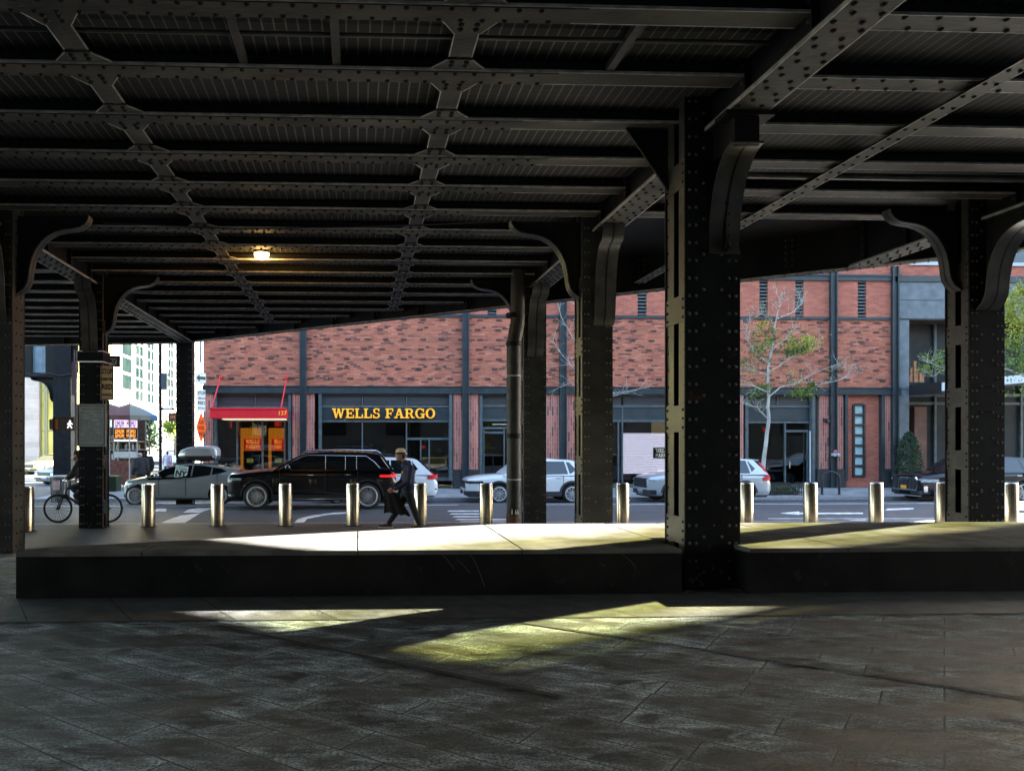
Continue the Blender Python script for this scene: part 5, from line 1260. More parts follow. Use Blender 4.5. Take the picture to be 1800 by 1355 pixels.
# ---- black suv
u = 60.3; x0 = 398; gy = 895.5; f = lambda px, py: ((px - x0) / u, (gy - py) / u)
Ysv = 22.4; Xv = XP(398, Ysv)
top = [(0, 1.0), (.08, 1.04), f(421, 830.5), f(450, 827.5), f(476, 825.5), f(485, 826), f(660, 827), f(684, 829), (4.86, 1.02), (4.93, .98)]
gh = [f(478, 827), f(500, 813.5), f(527.8, 799.5), f(545, 796), f(565, 794.2), f(605, 793.8), f(645, 795.5), f(664, 799), f(672, 803), f(691, 828)]
wins = [[f(487, 825), f(510, 813), f(528, 803.5), f(540, 801), f(569, 800.5), f(569, 825.5)], [f(571.5, 825.5), f(571.5, 800.5), f(604, 800.5), f(604, 825.5)], [f(606.5, 825.5), f(606.5, 800.5), f(630, 801), f(642, 803), f(655, 813), f(664, 822.5), f(630, 825.5)]]
sv = car("parked_car", "long black SUV with silver roof rails and lit red tail light in the near lane", (Xv, Ysv + .98, road_z(22.9)), 4.93, 1.96, top, .27, gh, wins, ((450 - 398) / u, (644.5 - 398) / u, .39, .44), M_BLACKP, clad=(M_BPLAST, .16, .05), spokes=10, style='y', seams=[f(490, 0)[0], f(570, 0)[0], f(627, 0)[0]], handles=[(f(545, 0)[0], .96 + .05), (f(609, 0)[0], .99 + .03)], rails=(f(530, 0)[0], f(668, 0)[0], 1.66), mirror=(f(505, 0)[0], 1.21), chrome=M_CHROME, grille=(.55, .9, .62, M_BPLAST))
sv["strip"]("headlight", [(.0, -.45), (.0, -.7)] + sv["side"](.06, .42), .86, .92, M_HL)
sv["strip"]("fog_trim", [(.0, -.5), (.0, -.74)] + sv["side"](.05, .22), .40, .44, M_CHROME); sv["strip"]("marker", sv["side"](.48, .53, 2), .68, .72, surf("amber_marker", (.6, .2, .02), None))
sv["strip"]("tail_light", sv["side"](4.44, 4.90) + [(4.93, -.7), (4.93, -.35)], .94, 1.01, emit("bright_tail_red", (.8, .012, .012), .5))
sv["strip"]("side_trim", sv["side"](1.5, 3.55), .30, .33, M_CHROME, .016)
trim = [f(486, 826.5), f(510, 812.5), f(528, 803), f(540, 800), f(642, 801.6), f(656, 811.5), f(667, 823.5)]
for sy in (-1, 1):
    k = MB(); k.tube([(x, sy * (sv["yy"](z) + .012), z) for x, z in trim], .010, 6); k.build("window_trim", M_CHROME, sv["t"], smooth=60)
    k = MB(); k.tube([(x, sy * (sv["yy"](z) + .012), z) for x, z in (f(668, 803), f(683, 824), f(666, 823))], .012, 6); k.build("rear_trim", M_CHROME, sv["t"], smooth=60)
sv["glass"](f(481, 826), f(524, 801), "windscreen"); sv["glass"](f(690, 826), f(674, 805), "rear_window")
for px_ in (570.3, 605.3, 625):
    for sy in (-1, 1):
        k = MB(); a_ = f(px_, 825); b_ = f(px_, 801); k.box(a_[0] - .012, sy * (sv["yy"](a_[1]) - .04), a_[1], a_[0] + .012, sy * (sv["yy"](a_[1]) - .035), a_[1] + .01); k.tube([(a_[0], sy * (sv["yy"](a_[1]) + .01), a_[1]), (b_[0], sy * (sv["yy"](b_[1]) + .01), b_[1])], .009, 5); k.build("pillar_trim", M_LTSTEEL, sv["t"])
k = MB(); k.box(4.935, -.5, .7, 4.95, .5, .82); k.build("number_plate", M_SIGNW, sv["t"])
# driver glimpsed through the front window is left to the reflections

# ---- grey hatchback with roof box
u = 54.2; x0 = 212; gy = 885; f = lambda px, py: ((px - x0) / u, (gy - py) / u); Yp_ = 24.9
top = [(0, .66), f(216, 842.5), f(235, 838.5), f(254, 834.7), f(262, 834.5), f(320, 835), f(370, 830), f(392, 827), f(420, 826.5), (4.4, 1.02), (4.55, .9)]
gh = [f(250, 837), f(275, 826.5), f(302, 815), f(315, 812.8), f(330, 812.3), f(355, 812.8), f(383, 816.5), f(405, 821), f(428, 828.5)]
wins = [[f(257, 840), f(264, 832), f(285, 821.5), f(303, 816.5), f(333, 814.8), f(331, 835.5), f(300, 838.5)], [f(334, 835.3), f(336, 815), f(352, 815.4), f(367.5, 818), f(365, 831.5)], [f(368, 831), f(370, 818.5), f(384, 820.5), f(394, 825), f(384, 828.5)]]
pr = car("parked_car", "grey green hatchback carrying a silver roof box", (XP(212, Yp_), Yp_ + .88, road_z(25.6)), 4.55, 1.76, top, .2, gh, wins, ((236.5 - 212) / u, (382 - 212) / u, .325, .37), M_GREYP, spokes=10, style='s', seams=[f(277, 0)[0], f(323.5, 0)[0], f(378, 0)[0]], handles=[f(313, 843), f(370, 839.5)], mirror=f(275, 833), chrome=None, wb=.485, wr=.36, crown=.02, front=(.62, .9), grille=(.25, .42, .5, M_BPLAST))
pr["strip"]("headlight", [(.02, -.5)] + pr["side"](.1, .62), .55, .66, M_HL, zs=[(.55, .64), (.56, .66), (.57, .67), (.60, .69), (.63, .71), (.65, .73), (.68, .75), (.70, .76), (.73, .775)])
pr["strip"]("sill_trim", pr["side"](.95, 2.6), .21, .25, M_CLAD)
for a in (f(333.4, 815), f(369, 818)):
    pass
pr["glass"](f(254, 835.5), f(300, 815.5), "windscreen"); pr["glass"](f(427, 828), f(386, 817), "rear_window")
for (a, b_) in ((f(306, 814), 0), (f(348, 812), 0)):
    k = MB(); k.tube([(a[0], -.62, a[1] - .02), (a[0], -.62, a[1] + .08), (a[0], .62, a[1] + .08), (a[0], .62, a[1] - .02)], .025, 8); k.build("roof_bar", M_BPLAST, pr["t"])
k = MB(); k.prism([f(380, 816), f(386, 812.5), f(388, 817)], 'y', -.03, .03); k.build("antenna_fin", M_GREYP, pr["t"])
# window placard
X0, Z0 = f(313, 836.5); pc = thing("window_placard", (XP(212, Yp_) + X0, Yp_ + .02, road_z(25.6) + Z0), "white placard with black lettering in the grey hatchback's side window", "placard")
pc.rotation_euler = (radians(-14), radians(8), 0); k = MB(); k.box(-.19, -.004, 0, .21, .004, .40); k.build("card", surf("mint_card", (.55, .7, .66), None), pc)
add_text("lettering", "I Clean", .115, M_INK, pc, (.01, -.006, .31), depth=0); add_text("lettering", "NY", .25, M_INK, pc, (.01, -.006, .14), depth=0, bold=.012)
k = MB(); k.box(-.15, -.006, .02, .17, -.0045, .04); k.build("card_rule", M_INK, pc)
pc.location.y = Yp_ + .04
# roof box
X0, Z0 = f(303, 812); rb = thing("roof_box", (XP(212, Yp_) + X0, Yp_ + .88, road_z(25.6) + Z0), "silver grey luggage box with dark underside on the hatchback's roof", "box"); rb.location.z += .07
def boxhalf(zf, mat, nm, y_):
    secs = [(0, .55, .12), (.08, .75, .55), (.3, .92, .85), (.7, 1, 1), (1.0, 1, 1), (1.18, .97, .95), (1.27, .9, .75), (1.29, .8, .6)]
    k = MB(); n_ = 16; vs = []
    for x, wf, hf in secs:
        for j in range(n_):
            a = pi * j / (n_ - 1); vs.append((x, -.42 * wf * (abs(cos(a)) ** .45) * (1 if cos(a) > 0 else -1), zf(hf) * (sin(a) ** .55) + y_))
    k.add(vs, [(i * n_ + j, i * n_ + j + 1, (i + 1) * n_ + j + 1, (i + 1) * n_ + j) for i in range(len(secs) - 1) for j in range(n_ - 1)] + [list(range(n_))[::-1], list(range((len(secs) - 1) * n_, len(secs) * n_))] + [(i * n_, (i + 1) * n_, (i + 1) * n_ + n_ - 1, i * n_ + n_ - 1) for i in range(len(secs) - 1)])
    return k.build(nm, mat, rb, smooth=50, fix=True)
boxhalf(lambda h: .33 * h, surf("roof_box_silver", (.34, .36, .37), (.4, .42, .43), scale=2, rough=.3, metal=.3), "lid", .18); boxhalf(lambda h: -.17 * h, M_BPLAST, "base", .175)
k = MB(); k.box(.86, -.425, .36, 1.06, -.41, .375); k.build("badge", M_CHROME, rb); k = MB(); k.box(1.15, -.43, .12, 1.2, -.38, .17); k.box(1.22, -.42, .1, 1.26, -.36, .15); k.build("latch", M_SIGNW, rb)

# ---- white crossover half hidden by the columns
u = 48.2; Yk = 28.0
def prof_suv(H, L, zh, zbelt, xa, xr0, xr1, xe):
    top = [(0, zh - .14), (.07, zh - .04), (.35, zh + .03), (xa - .15, zh + .13), (xa + .1, zbelt + .02), (xr1, zbelt + .03), (xe - .02, zbelt + .02), (L - .1, zbelt - .1), (L, zbelt - .2)]
    gh = [(xa - .1, zbelt - .02), (xa + (xr0 - xa) * .5, zbelt + (H - zbelt) * .58), (xr0, H - .07), (xr0 + .3, H - .01), ((xr0 + xr1) / 2, H), (xr1, H - .05), (xr1 + .12, H - .1), (xe, zbelt)]
    wins = [[(xa + .12, zbelt + .03), (xa + (xr0 - xa) * .62, zbelt + (H - zbelt) * .6), (xr0 + .1, H - .1), (xr0 + .72, H - .08), (xr0 + .72, zbelt + .04)], [(xr0 + .78, zbelt + .04), (xr0 + .78, H - .08), (xr0 + 1.5, H - .09), (xr0 + 1.62, zbelt + .05)], [(xr0 + 1.69, zbelt + .06), (xr0 + 1.57, H - .1), (xr1 - .1, H - .13), (xr1 + .12, zbelt + .22), (xr1 - .02, zbelt + .1)]]
    return top, gh, wins
top, gh, wins = prof_suv(1.63, 4.72, .92, 1.03, 1.45, 2.15, 3.95, 4.55)
mz = car("parked_car", "white crossover with black wheel arch cladding half hidden by the downpipe and columns", (XP(808, 29.85), Yk + .93, road_z(28.6)), 4.72, 1.86, top, .26, gh, wins, (1.22, 3.92, .35, .41), M_WHITECP, clad=(M_CLAD, .18, .07), spokes=10, style='s', seams=[1.75, 2.85, 3.6], handles=[(2.62, .93), (3.42, .95)], mirror=(2.0, 1.05), grille=(.55, .82, .62, M_BPLAST))
mz["strip"]("headlight", [(.02, -.55), (.02, -.72)] + mz["side"](.08, .62), .74, .83, M_BPLAST, zs=None); mz["strip"]("lower_intake", [(.0, -.3), (.0, -.7)] + mz["side"](.07, .5), .3, .46, M_CLAD)
mz["strip"]("lamp_line", mz["side"](.2, .5), .79, .81, M_CHROME, .02); mz["glass"]((1.42, 1.03), (2.1, 1.53), "windscreen"); mz["glass"]((4.52, 1.06), (4.1, 1.52), "rear_window")
# ---- silver crossover behind the big column
top, gh, wins = prof_suv(1.66, 4.66, .98, 1.05, 1.5, 2.2, 3.9, 4.5)
cr = car("parked_car", "silver crossover whose tail shows right of the biggest steel column", (XP(1110, 29.85), Yk + .93, road_z(28.6)), 4.66, 1.86, top, .24, gh, wins, (.93, 3.63, .36, .41), M_SILVERP, clad=(M_CLAD, .1, .06), spokes=10, style='s', seams=[1.75, 2.8, 3.5], handles=[(2.6, .93), (3.4, .95)], mirror=(2.0, 1.07), grille=(.55, .9, .66, M_BPLAST))
cr["strip"]("headlight", [(.0, -.4), (.0, -.72)] + cr["side"](.06, .6), .80, .87, M_HL); cr["strip"]("lower_intake", [(.0, -.3), (.0, -.72)] + cr["side"](.06, .3), .3, .48, M_BPLAST)
cr["strip"]("tail_light", cr["side"](4.3, 4.6) + [(4.66, -.7)], .82, .95, M_TL); 
for sy in (-1, 1):
    k = MB(); pts = [(4.18, 1.5), (4.26, 1.5), (4.56, .98), (4.46, .96)]; k.add([(x, sy * (cr["yy"](z) + .012), z) for x, z in pts] + [(x, sy * (cr["yy"](z) - .06), z) for x, z in pts], [(0, 1, 2, 3), (7, 6, 5, 4), (0, 4, 5, 1), (1, 5, 6, 2), (2, 6, 7, 3), (3, 7, 4, 0)]); k.build("upper_tail_light", M_TL, cr["t"], fix=True)
cr["glass"]((1.47, 1.05), (2.15, 1.56), "windscreen"); cr["glass"]((4.5, 1.1), (4.1, 1.55), "rear_window")
k = MB(); k.prism([(4.0, 1.62), (4.3, 1.6), (4.28, 1.55), (4.0, 1.56)], 'y', -.6, .6); k.build("spoiler", M_SILVERP, cr["t"])
# ---- white suv parked behind the walking man
top, gh, wins = prof_suv(1.68, 4.6, 1.0, 1.06, 1.4, 2.1, 3.75, 4.42)
ws = car("parked_car", "white SUV parked at the far kerb with only its tail visible behind the walking man", (XP(770, Yk) - 4.6, Yk + .93, road_z(28.6)), 4.6, 1.84, top, .26, gh, wins, (.9, 3.55, .36, .42), M_WHITECP, clad=(M_CLAD, .1, .06), spokes=10, style='s', seams=[1.7, 2.75, 3.5], handles=[(2.55, .95), (3.4, .97)], mirror=(1.9, 1.08), grille=(.55, .9, .66, M_BPLAST))
ws["strip"]("tail_light", ws["side"](4.22, 4.54) + [(4.6, -.72), (4.6, -.5)], .9, 1.06, M_TL); ws["glass"]((4.42, 1.12), (4.0, 1.56), "rear_window"); ws["glass"]((1.37, 1.06), (2.05, 1.58), "windscreen")
ws["strip"]("reflector", ws["side"](4.5, 4.56, 2), .52, .56, M_BPLAST)
# ---- black car with tall chrome grille at right
top, gh, wins = prof_suv(1.70, 5.06, 1.0, 1.1, 1.55, 2.25, 4.3, 4.9)
au = car("parked_car", "black SUV with tall chrome barred grille and orange plate at the right edge", (XP(1562, 29.9), Yk + .97, road_z(28.6)), 5.06, 1.96, top, .24, gh, wins, (.92, 3.9, .38, .43), M_BLACKP, spokes=10, style='s', seams=[1.8, 2.95, 3.9], handles=[(2.7, .98), (3.7, .99)], mirror=(2.05, 1.12), chrome=M_CHROME, rails=(2.4, 4.2, 1.6))
k = MB(); pts = [(-.62, .42), (.62, .42), (.68, .55), (.68, .82), (.56, .93), (-.56, .93), (-.68, .82), (-.68, .55)]
k.prism(pts, 'x', -.03, .03, 0); pts2 = [(y * .94, .675 + (z - .675) * .88) for y, z in pts]; k.prism(pts2, 'x', -.04, -.028, 1)
for i in range(6): y = -.5 + i * .2; k.box(-.055, y - .012, .47, -.039, y + .012, .88, 0)
gr = k.build("grille", [M_CHROME, M_BPLAST], au["t"])
for i in range(4):
    k = MB(); R = Matrix.Translation((-.068, -.165 + i * .11, .83)) @ Matrix.Rotation(pi / 2, 4, 'Y'); k.lathe([(.062, -.006), (.074, -.006), (.074, .006), (.062, .006)], n=20, M=R); k.build("emblem_ring", M_CHROME, gr)
k = MB(); k.box(-.075, -.15, .47, -.057, .15, .6); k.build("number_plate", surf("orange_plate", (.6, .25, .03), (.75, .35, .05), scale=20), au["t"])
au["strip"]("headlight", [(.02, -.7)] + au["side"](.06, .6), .74, .86, M_HL); au["strip"]("chrome_fin", au["side"](.1, .22, 3), .36, .6, M_CHROME, .02)
au["strip"]("marker", au["side"](.55, .62, 2), .8, .85, surf("amber_side", (.7, .3, .03), None)); au["strip"]("air_intake", [(.0, -.3), (.0, -.74)] + au["side"](.06, .3), .28, .42, M_BPLAST)
k = MB(); k.box(-.01, -.78, .2, .05, .78, .235); k.build("lip", M_CHROME, au["t"])
au["glass"]((1.52, 1.1), (2.2, 1.6), "windscreen"); au["glass"]((4.9, 1.12), (4.5, 1.58), "rear_window")
# ---- cars far down the side street
top, gh, wins = prof_suv(1.46, 4.6, .82, .95, 1.35, 2.1, 3.3, 4.1)
sd = car("parked_car", "silver sedan seen nose on in the side street beyond the litter basket", (XP(77, 42), 42, -.68), 4.6, 1.8, top, .2, gh, wins, (.9, 3.6, .32), M_SILVERP, rz=radians(62), mirror=(1.85, .98), grille=(.5, .7, .5, M_BPLAST), group="cars down the side street", spokes=6)
sd["strip"]("headlight", [(.0, -.5), (.02, -.72)] + sd["side"](.06, .4), .62, .74, M_HL); sd["glass"]((1.32, .95), (2.05, 1.38), "windscreen"); sd["strip"]("bumper_line", [(0, -.2), (0, -.72)] + sd["side"](.06, .2), .3, .4, M_BPLAST)
k = MB(); k.box(-.03, -.2, .38, -.01, .2, .48); k.build("number_plate", M_SIGNW, sd["t"])
tx = copy_tree(sd["t"]); tx.location = (XP(50, 56), 56, -.68); tx["label"] = "yellow cab behind the silver sedan in the side street"; tx.name = "taxi_cab"
M_CAB = surf("cab_yellow", (.5, .36, .12), None, rough=.3, coat=1)
for ch in list(tx.children):
    if ch.data and ch.data.materials and ch.data.materials[0] == M_SILVERP:
        ch.data = ch.data.copy(); ch.data.materials[0] = M_CAB
for i, (px, Y, lab, rz_) in enumerate(((274, 62, "white van like car parked far down the side street", 80), (302, 58, "pale blue car far down the side street by the roof box", 95))):
    top, gh, wins = prof_suv(1.75, 4.7, 1.0, 1.05, 1.2, 1.9, 4.1, 4.6)
    cc_ = car("parked_car", lab, (XP(px, Y), Y, -.68), 4.7, 1.85, top, .22, gh, wins, (.9, 3.7, .34), [M_WHITECP, surf("pale_blue_paint", (.3, .45, .5), None, rough=.3, coat=1)][i], rz=radians(rz_), group="cars down the side street", spokes=6, grille=(.5, .8, .6, M_BPLAST))
    cc_["glass"]((1.17, 1.06), (1.85, 1.66), "windscreen"); cc_["strip"]("headlight", [(.0, -.5), (.02, -.72)] + cc_["side"](.06, .3), .7, .82, M_HL)

# ================================================================== people
M_SKIN = surf("tan_skin", (.30, .15, .09), (.38, .20, .13), scale=12, rough=.55)
M_NAVY = surf("navy_sweatshirt", (.009, .008, .034), (.02, .018, .06), scale=9, rough=.85, bump=.3, bscale=14)
M_TROU = surf("black_trousers", (.004, .0038, .0045), (.0085, .008, .0095), scale=9, rough=.85, bump=.3, bscale=14)
M_CAP = surf("tan_cap", (.58, .50, .39), (.72, .64, .52), scale=14, rough=.85)
M_HAIR = surf("dark_hair", (.012, .008, .006), (.03, .02, .014), scale=30, rough=.7)
M_SHOE = surf("black_shoe", (.014, .014, .014), None, rough=.6)
def remeshed(mb, name, mat, parent, vox, smooth=6):
    me = mb.mesh(name); o = bpy.data.objects.new(name, me); COL.objects.link(o)
    r = o.modifiers.new("r", 'REMESH'); r.mode = 'VOXEL'; r.voxel_size = vox
    if smooth:
        s_ = o.modifiers.new("s", 'SMOOTH'); s_.iterations = smooth; s_.factor = .5
    me2 = evaluated(o); o.modifiers.clear(); o.data = me2; bpy.data.meshes.remove(me); me2.name = name
    me2.materials.clear(); me2.materials.append(mat); me2.shade_smooth(); o.parent = parent
    return o
V = Vector
def limb(k, pts, rs, n=12):
    pts = [V(p) for p in pts]; fine = []; fr = []
    for i in range(len(pts) - 1):
        for q in range(6): t_ = q / 6; fine.append(pts[i].lerp(pts[i + 1], t_)); fr.append(rs[i] + (rs[i + 1] - rs[i]) * t_)
    fine.append(pts[-1]); fr.append(rs[-1]); k.tube(fine, fr, n)
    for p, r in zip(pts, rs): k.ell(p, (r, r, r), 12, 8)
def frame(fwd, up=V((0, 0, 1))):
    f_ = V(fwd).normalized(); l_ = up.cross(f_).normalized(); u_ = f_.cross(l_); return Matrix((f_, l_, u_)).transposed()   # columns: forward, left, up
def hand(k, wr, d, palm, sc=1.0, curl=.9):
    """palm and five curled fingers; d hand direction, palm = direction the palm faces"""
    d = V(d).normalized(); pn = (V(palm) - d * V(palm).dot(d)).normalized(); sd = d.cross(pn)
    M3 = Matrix((d, sd, pn)).transposed(); c = V(wr) + d * .05 * sc
    k.ell(c, (.052 * sc, .040 * sc, .019 * sc), 12, 8, M=M3)
    for i, (off, ln) in enumerate(((-.03, .066), (-.011, .078), (.01, .073), (.03, .056))):
        p = c + d * .04 * sc + sd * off * sc; a = 0; pts = [p]
        for q in range(3):
            a += curl * (.55, .75, .5)[q]; p = p + (d * cos(a) + pn * sin(a)) * ln * sc * (.42, .33, .25)[q]; pts.append(p)
        k.tube(pts, [.0098 * sc, .009 * sc, .0082 * sc, .006 * sc], 8); k.ell(pts[-1], (.0065 * sc,) * 3, 8, 6)
    p = c - d * .015 * sc - sd * .034 * sc; q1 = p + (d * .6 - sd * .5 + pn * .5).normalized() * .035 * sc; q2 = q1 + (d * .75 + pn * .55 + sd * .15).normalized() * .03 * sc
    k.tube([p, q1, q2], [.013 * sc, .0105 * sc, .008 * sc], 8); k.ell(q2, (.0085 * sc,) * 3, 8, 6)
def head(k, c, fwd, sc=1.0):
    M3 = frame(fwd); c = V(c); Q = lambda a, b, d: c + M3 @ V((a, b, d)) * sc
    k.ell(c + M3 @ V((-.008, 0, .025)) * sc, (.098 * sc, .077 * sc, .098 * sc), 20, 14, M=M3)
    k.ell(Q(.03, 0, -.045), (.062 * sc, .056 * sc, .072 * sc), 16, 12, M=M3)
    k.ell(Q(.068, 0, -.095), (.024 * sc, .028 * sc, .02 * sc), 10, 8, M=M3)
    k.tube([Q(.082, 0, .015), Q(.105, 0, -.022), Q(.113, 0, -.034)], [.010 * sc, .014 * sc, .013 * sc], 8); k.ell(Q(.104, 0, -.036), (.016 * sc, .018 * sc, .011 * sc), 8, 6, M=M3)
    k.ell(Q(.082, 0, .03), (.016 * sc, .05 * sc, .012 * sc), 10, 6, M=M3)
    k.ell(Q(.087, 0, -.064), (.012 * sc, .026 * sc, .007 * sc), 10, 6, M=M3); k.ell(Q(.086, 0, -.074), (.012 * sc, .023 * sc, .007 * sc), 10, 6, M=M3)
    for s_ in (-1, 1): k.ell(Q(-.005, s_ * .078, -.012), (.022 * sc, .010 * sc, .032 * sc), 10, 8, M=M3)
def face_parts(par, c, fwd, sc=1.0):
    M3 = frame(fwd); c = V(c); Q = lambda a, b, d: c + M3 @ V((a, b, d)) * sc
    for s_ in (-1, 1):
        k = MB(); k.ell(Q(.082, s_ * .032, .005), (.008 * sc, .012 * sc, .007 * sc), 8, 6, M=M3); k.build("eye", M_HAIR, par, smooth=60)
def person(name, label, loc, J, vox=.012, top=None, legs=None, shoe=M_SHOE, hair=None, cap=None, fwd=(-1, 0, 0), sc=1.0, group=None, hands=True, coat=0, rz=0, skin=None, palm={}):
    t_ = thing(name, loc, label, "person", group, rz); J = {a: V(b) for a, b in J.items()}; k = MB()
    skin = skin or M_SKIN
    hf = frame(fwd)
    head(k, J['head'], fwd, sc); limb(k, [J['neck'] - V((0, 0, .05)), J['neck'], J['head'] - hf @ V((.02, 0, .05)) * sc], [.062, .056, .054])
    for s_ in 'LR':
        limb(k, [J['sh' + s_], J['el' + s_], J['wr' + s_]], [.05, .04, .027]); limb(k, [J['hip' + s_], J['kn' + s_], J['an' + s_]], [.078, .055, .04])
        if hands: hand(k, J['wr' + s_], J['wr' + s_] - J['el' + s_] if 'hd' + s_ not in J else J['hd' + s_], palm.get(s_, (0, 0, -1)), sc)
        limb(k, [J['an' + s_], J['toe' + s_]], [.036, .03])
    limb(k, [J['pelvis'], (J['pelvis'] + J['chest']) / 2, J['chest']], [.12, .11, .12]); limb(k, [J['shL'], J['chest'], J['shR']], [.05, .09, .05]); limb(k, [J['hipL'], J['pelvis'], J['hipR']], [.08, .1, .08])
    remeshed(k, "body", skin, t_, vox, 3)
    face_parts(t_, J['head'], fwd, sc)
    k = MB(); c = coat
    sh = (J['shL'] - J['shR']).normalized(); fw = V((0, 0, 1)).cross(sh)
    for q in range(9):
        f = q / 8; p = J['pelvis'].lerp(J['chest'], f) + V((0, 0, -.06 * (1 - f))); M3 = Matrix((fw, sh, V((0, 0, 1)))).transposed()
        k.ell(p, (.128 + .012 * f + c, .172 + .012 * f + c, .11), 18, 10, M=M3)
    k.ell(J['chest'] + V((0, 0, .05)), (.115 + c, .18 + c, .10), 16, 10, M=Matrix((fw, sh, V((0, 0, 1)))).transposed())
    limb(k, [J['shL'], J['neck'] - V((0, 0, .06)), J['shR']], [.074 + c, .085 + c, .074 + c])
    limb(k, [J['neck'] - V((0, 0, .08)), J['neck'] - V((0, 0, .005))], [.09, .07])
    for s_ in 'LR': limb(k, [J['sh' + s_], J['sh' + s_].lerp(J['el' + s_], .5), J['el' + s_], J['el' + s_].lerp(J['wr' + s_], .55), J['wr' + s_].lerp(J['el' + s_], .06)], [.078 + c, .07 + c, .06 + c, .055 + c, .042 + c])
    remeshed(k, "shirt", top, t_, max(vox, .010), 5)
    k = MB(); limb(k, [J['hipL'], J['pelvis'], J['hipR']], [.108, .13, .108])
    for s_ in 'LR': limb(k, [J['hip' + s_], J['hip' + s_].lerp(J['kn' + s_], .5), J['kn' + s_], J['kn' + s_].lerp(J['an' + s_], .6), J['an' + s_]], [.108, .092, .074, .062, .052])
    remeshed(k, "trousers", legs, t_, max(vox, .010), 5)
    for s_ in 'LR':
        k = MB(); d = (J['toe' + s_] - J['an' + s_]); a = J['an' + s_]; tt = J['toe' + s_]; hl = a - V((d.x, d.y, 0)).normalized() * .05 - V((0, 0, .055))
        limb(k, [a - V((0, 0, .01)), a - V((0, 0, .055))], [.046, .046]); limb(k, [hl, (hl + tt) / 2 + V((0, 0, .008)), tt], [.038, .042, .032]); remeshed(k, "shoe", shoe, t_, .010, 3)
        k = MB(); dd = V((d.x, d.y, d.z + .06)); dn = (tt - hl).normalized(); R3 = frame(dn); M4 = Matrix.Translation((hl + tt) / 2 - R3 @ V((0, 0, .034))) @ R3.to_4x4(); Ln = (tt - hl).length / 2 + .038
        k.prism([(Ln * cos(q * pi / 8), .044 * sin(q * pi / 8)) for q in range(16)], 'z', -.008, .012, M=M4); k.build("sole", M_SIGNW if shoe is M_SHOE and name == "person" and cap is not None else M_SHOE, t_)
    Q = lambda a, b_, d: J['head'] + hf @ V((a, b_, d)) * sc
    if hair:
        k = MB(); k.ell(Q(-.018, 0, .035), (.100 * sc, .083 * sc, .096 * sc), 18, 12, M=hf); k.ell(Q(-.06, 0, -.03), (.05 * sc, .07 * sc, .07 * sc), 14, 10, M=hf); remeshed(k, "hair", hair, t_, .01, 2)
    if cap:
        k = MB(); vs = []; n_ = 24; rows = 7
        for i in range(rows):
            a = pi / 2 * i / (rows - 1)
            for j in range(n_): b_ = 2 * pi * j / n_; vs.append(Q(-.006 + .110 * cos(b_) * cos(a) ** .55, .090 * sin(b_) * cos(a) ** .55, .045 + .095 * sin(a)))
        vs2 = [Q(-.006 + .107 * cos(2 * pi * j / n_), .087 * sin(2 * pi * j / n_), .02) for j in range(n_)]
        k.add(vs, [(i * n_ + j, i * n_ + (j + 1) % n_, (i + 1) * n_ + (j + 1) % n_, (i + 1) * n_ + j) for i in range(rows - 1) for j in range(n_)])
        k.add(vs2 + vs[:n_], [(j, (j + 1) % n_, n_ + (j + 1) % n_, n_ + j) for j in range(n_)])
        c_ = k.build("cap", cap, t_, smooth=60)
        k = MB(); k.lathe([(.111, -.018), (.114, -.016), (.114, .026), (.111, .028)], (0, 0, 0), 24); k.v = [tuple(Q(-.006 + x * .985, y * .81, .03 + z)) for x, y, z in k.v]; k.build("cap_band", surf("brown_band", (.02, .012, .008), None), c_)
        k = MB(); k.tube([Q(-.10, -.05, .035), Q(-.135, -.02, .028), Q(-.135, .02, .028), Q(-.10, .05, .035)], [.012, .014, .014, .012], 8); k.build("cap_peak", cap, c_, smooth=60)
    return t_
Yw = 16.55; Xw = XP(705, Yw); u = CZ(Xw, Yw) / FPX; gz = -.25
def W_(px, py, y): return (XP(px, Yw) - Xw, y, ZP(py, Xw, Yw) - gz)
Jw = dict(pelvis=W_(718, 862, 0), chest=W_(718, 829, 0), neck=W_(712, 812, 0), head=W_(704, 799.5, 0), shL=W_(721, 822, -.17), elL=W_(717, 846, -.235), wrL=W_(692, 859.5, -.16), shR=W_(716, 822, .17), elR=W_(708, 846, .22), wrR=W_(690, 858.5, .10),
          hipL=W_(718, 866, -.09), knL=W_(727, 894, -.09), anL=W_(736, 920.5, -.08), toeL=W_(724, 925.5, -.09), hipR=W_(715, 866, .09), knR=W_(701, 895, .09), anR=W_(684, 919.5, .08), toeR=W_(668, 924.5, .09))
wk = person("person", "man in navy sweatshirt and tan cap walking left with a dark coat over his hands", (Xw, Yw, gz), Jw, vox=.0065, top=M_NAVY, legs=M_TROU, hair=M_HAIR, cap=M_CAP, palm={'L': (0, 1, .2), 'R': (0, -1, .2)}, sc=1.04)
k = MB(); p = V(W_(705.5, 829, -.262)); k.lathe([(.0, -.01), (.022, -.006), (.024, .0), (.0, .006)], (0, 0, 0), 12, M=Matrix.Translation(p) @ Matrix.Rotation(pi / 2, 4, 'X')); k.build("crest", surf("yellow_crest", (.6, .42, .06), None), wk)
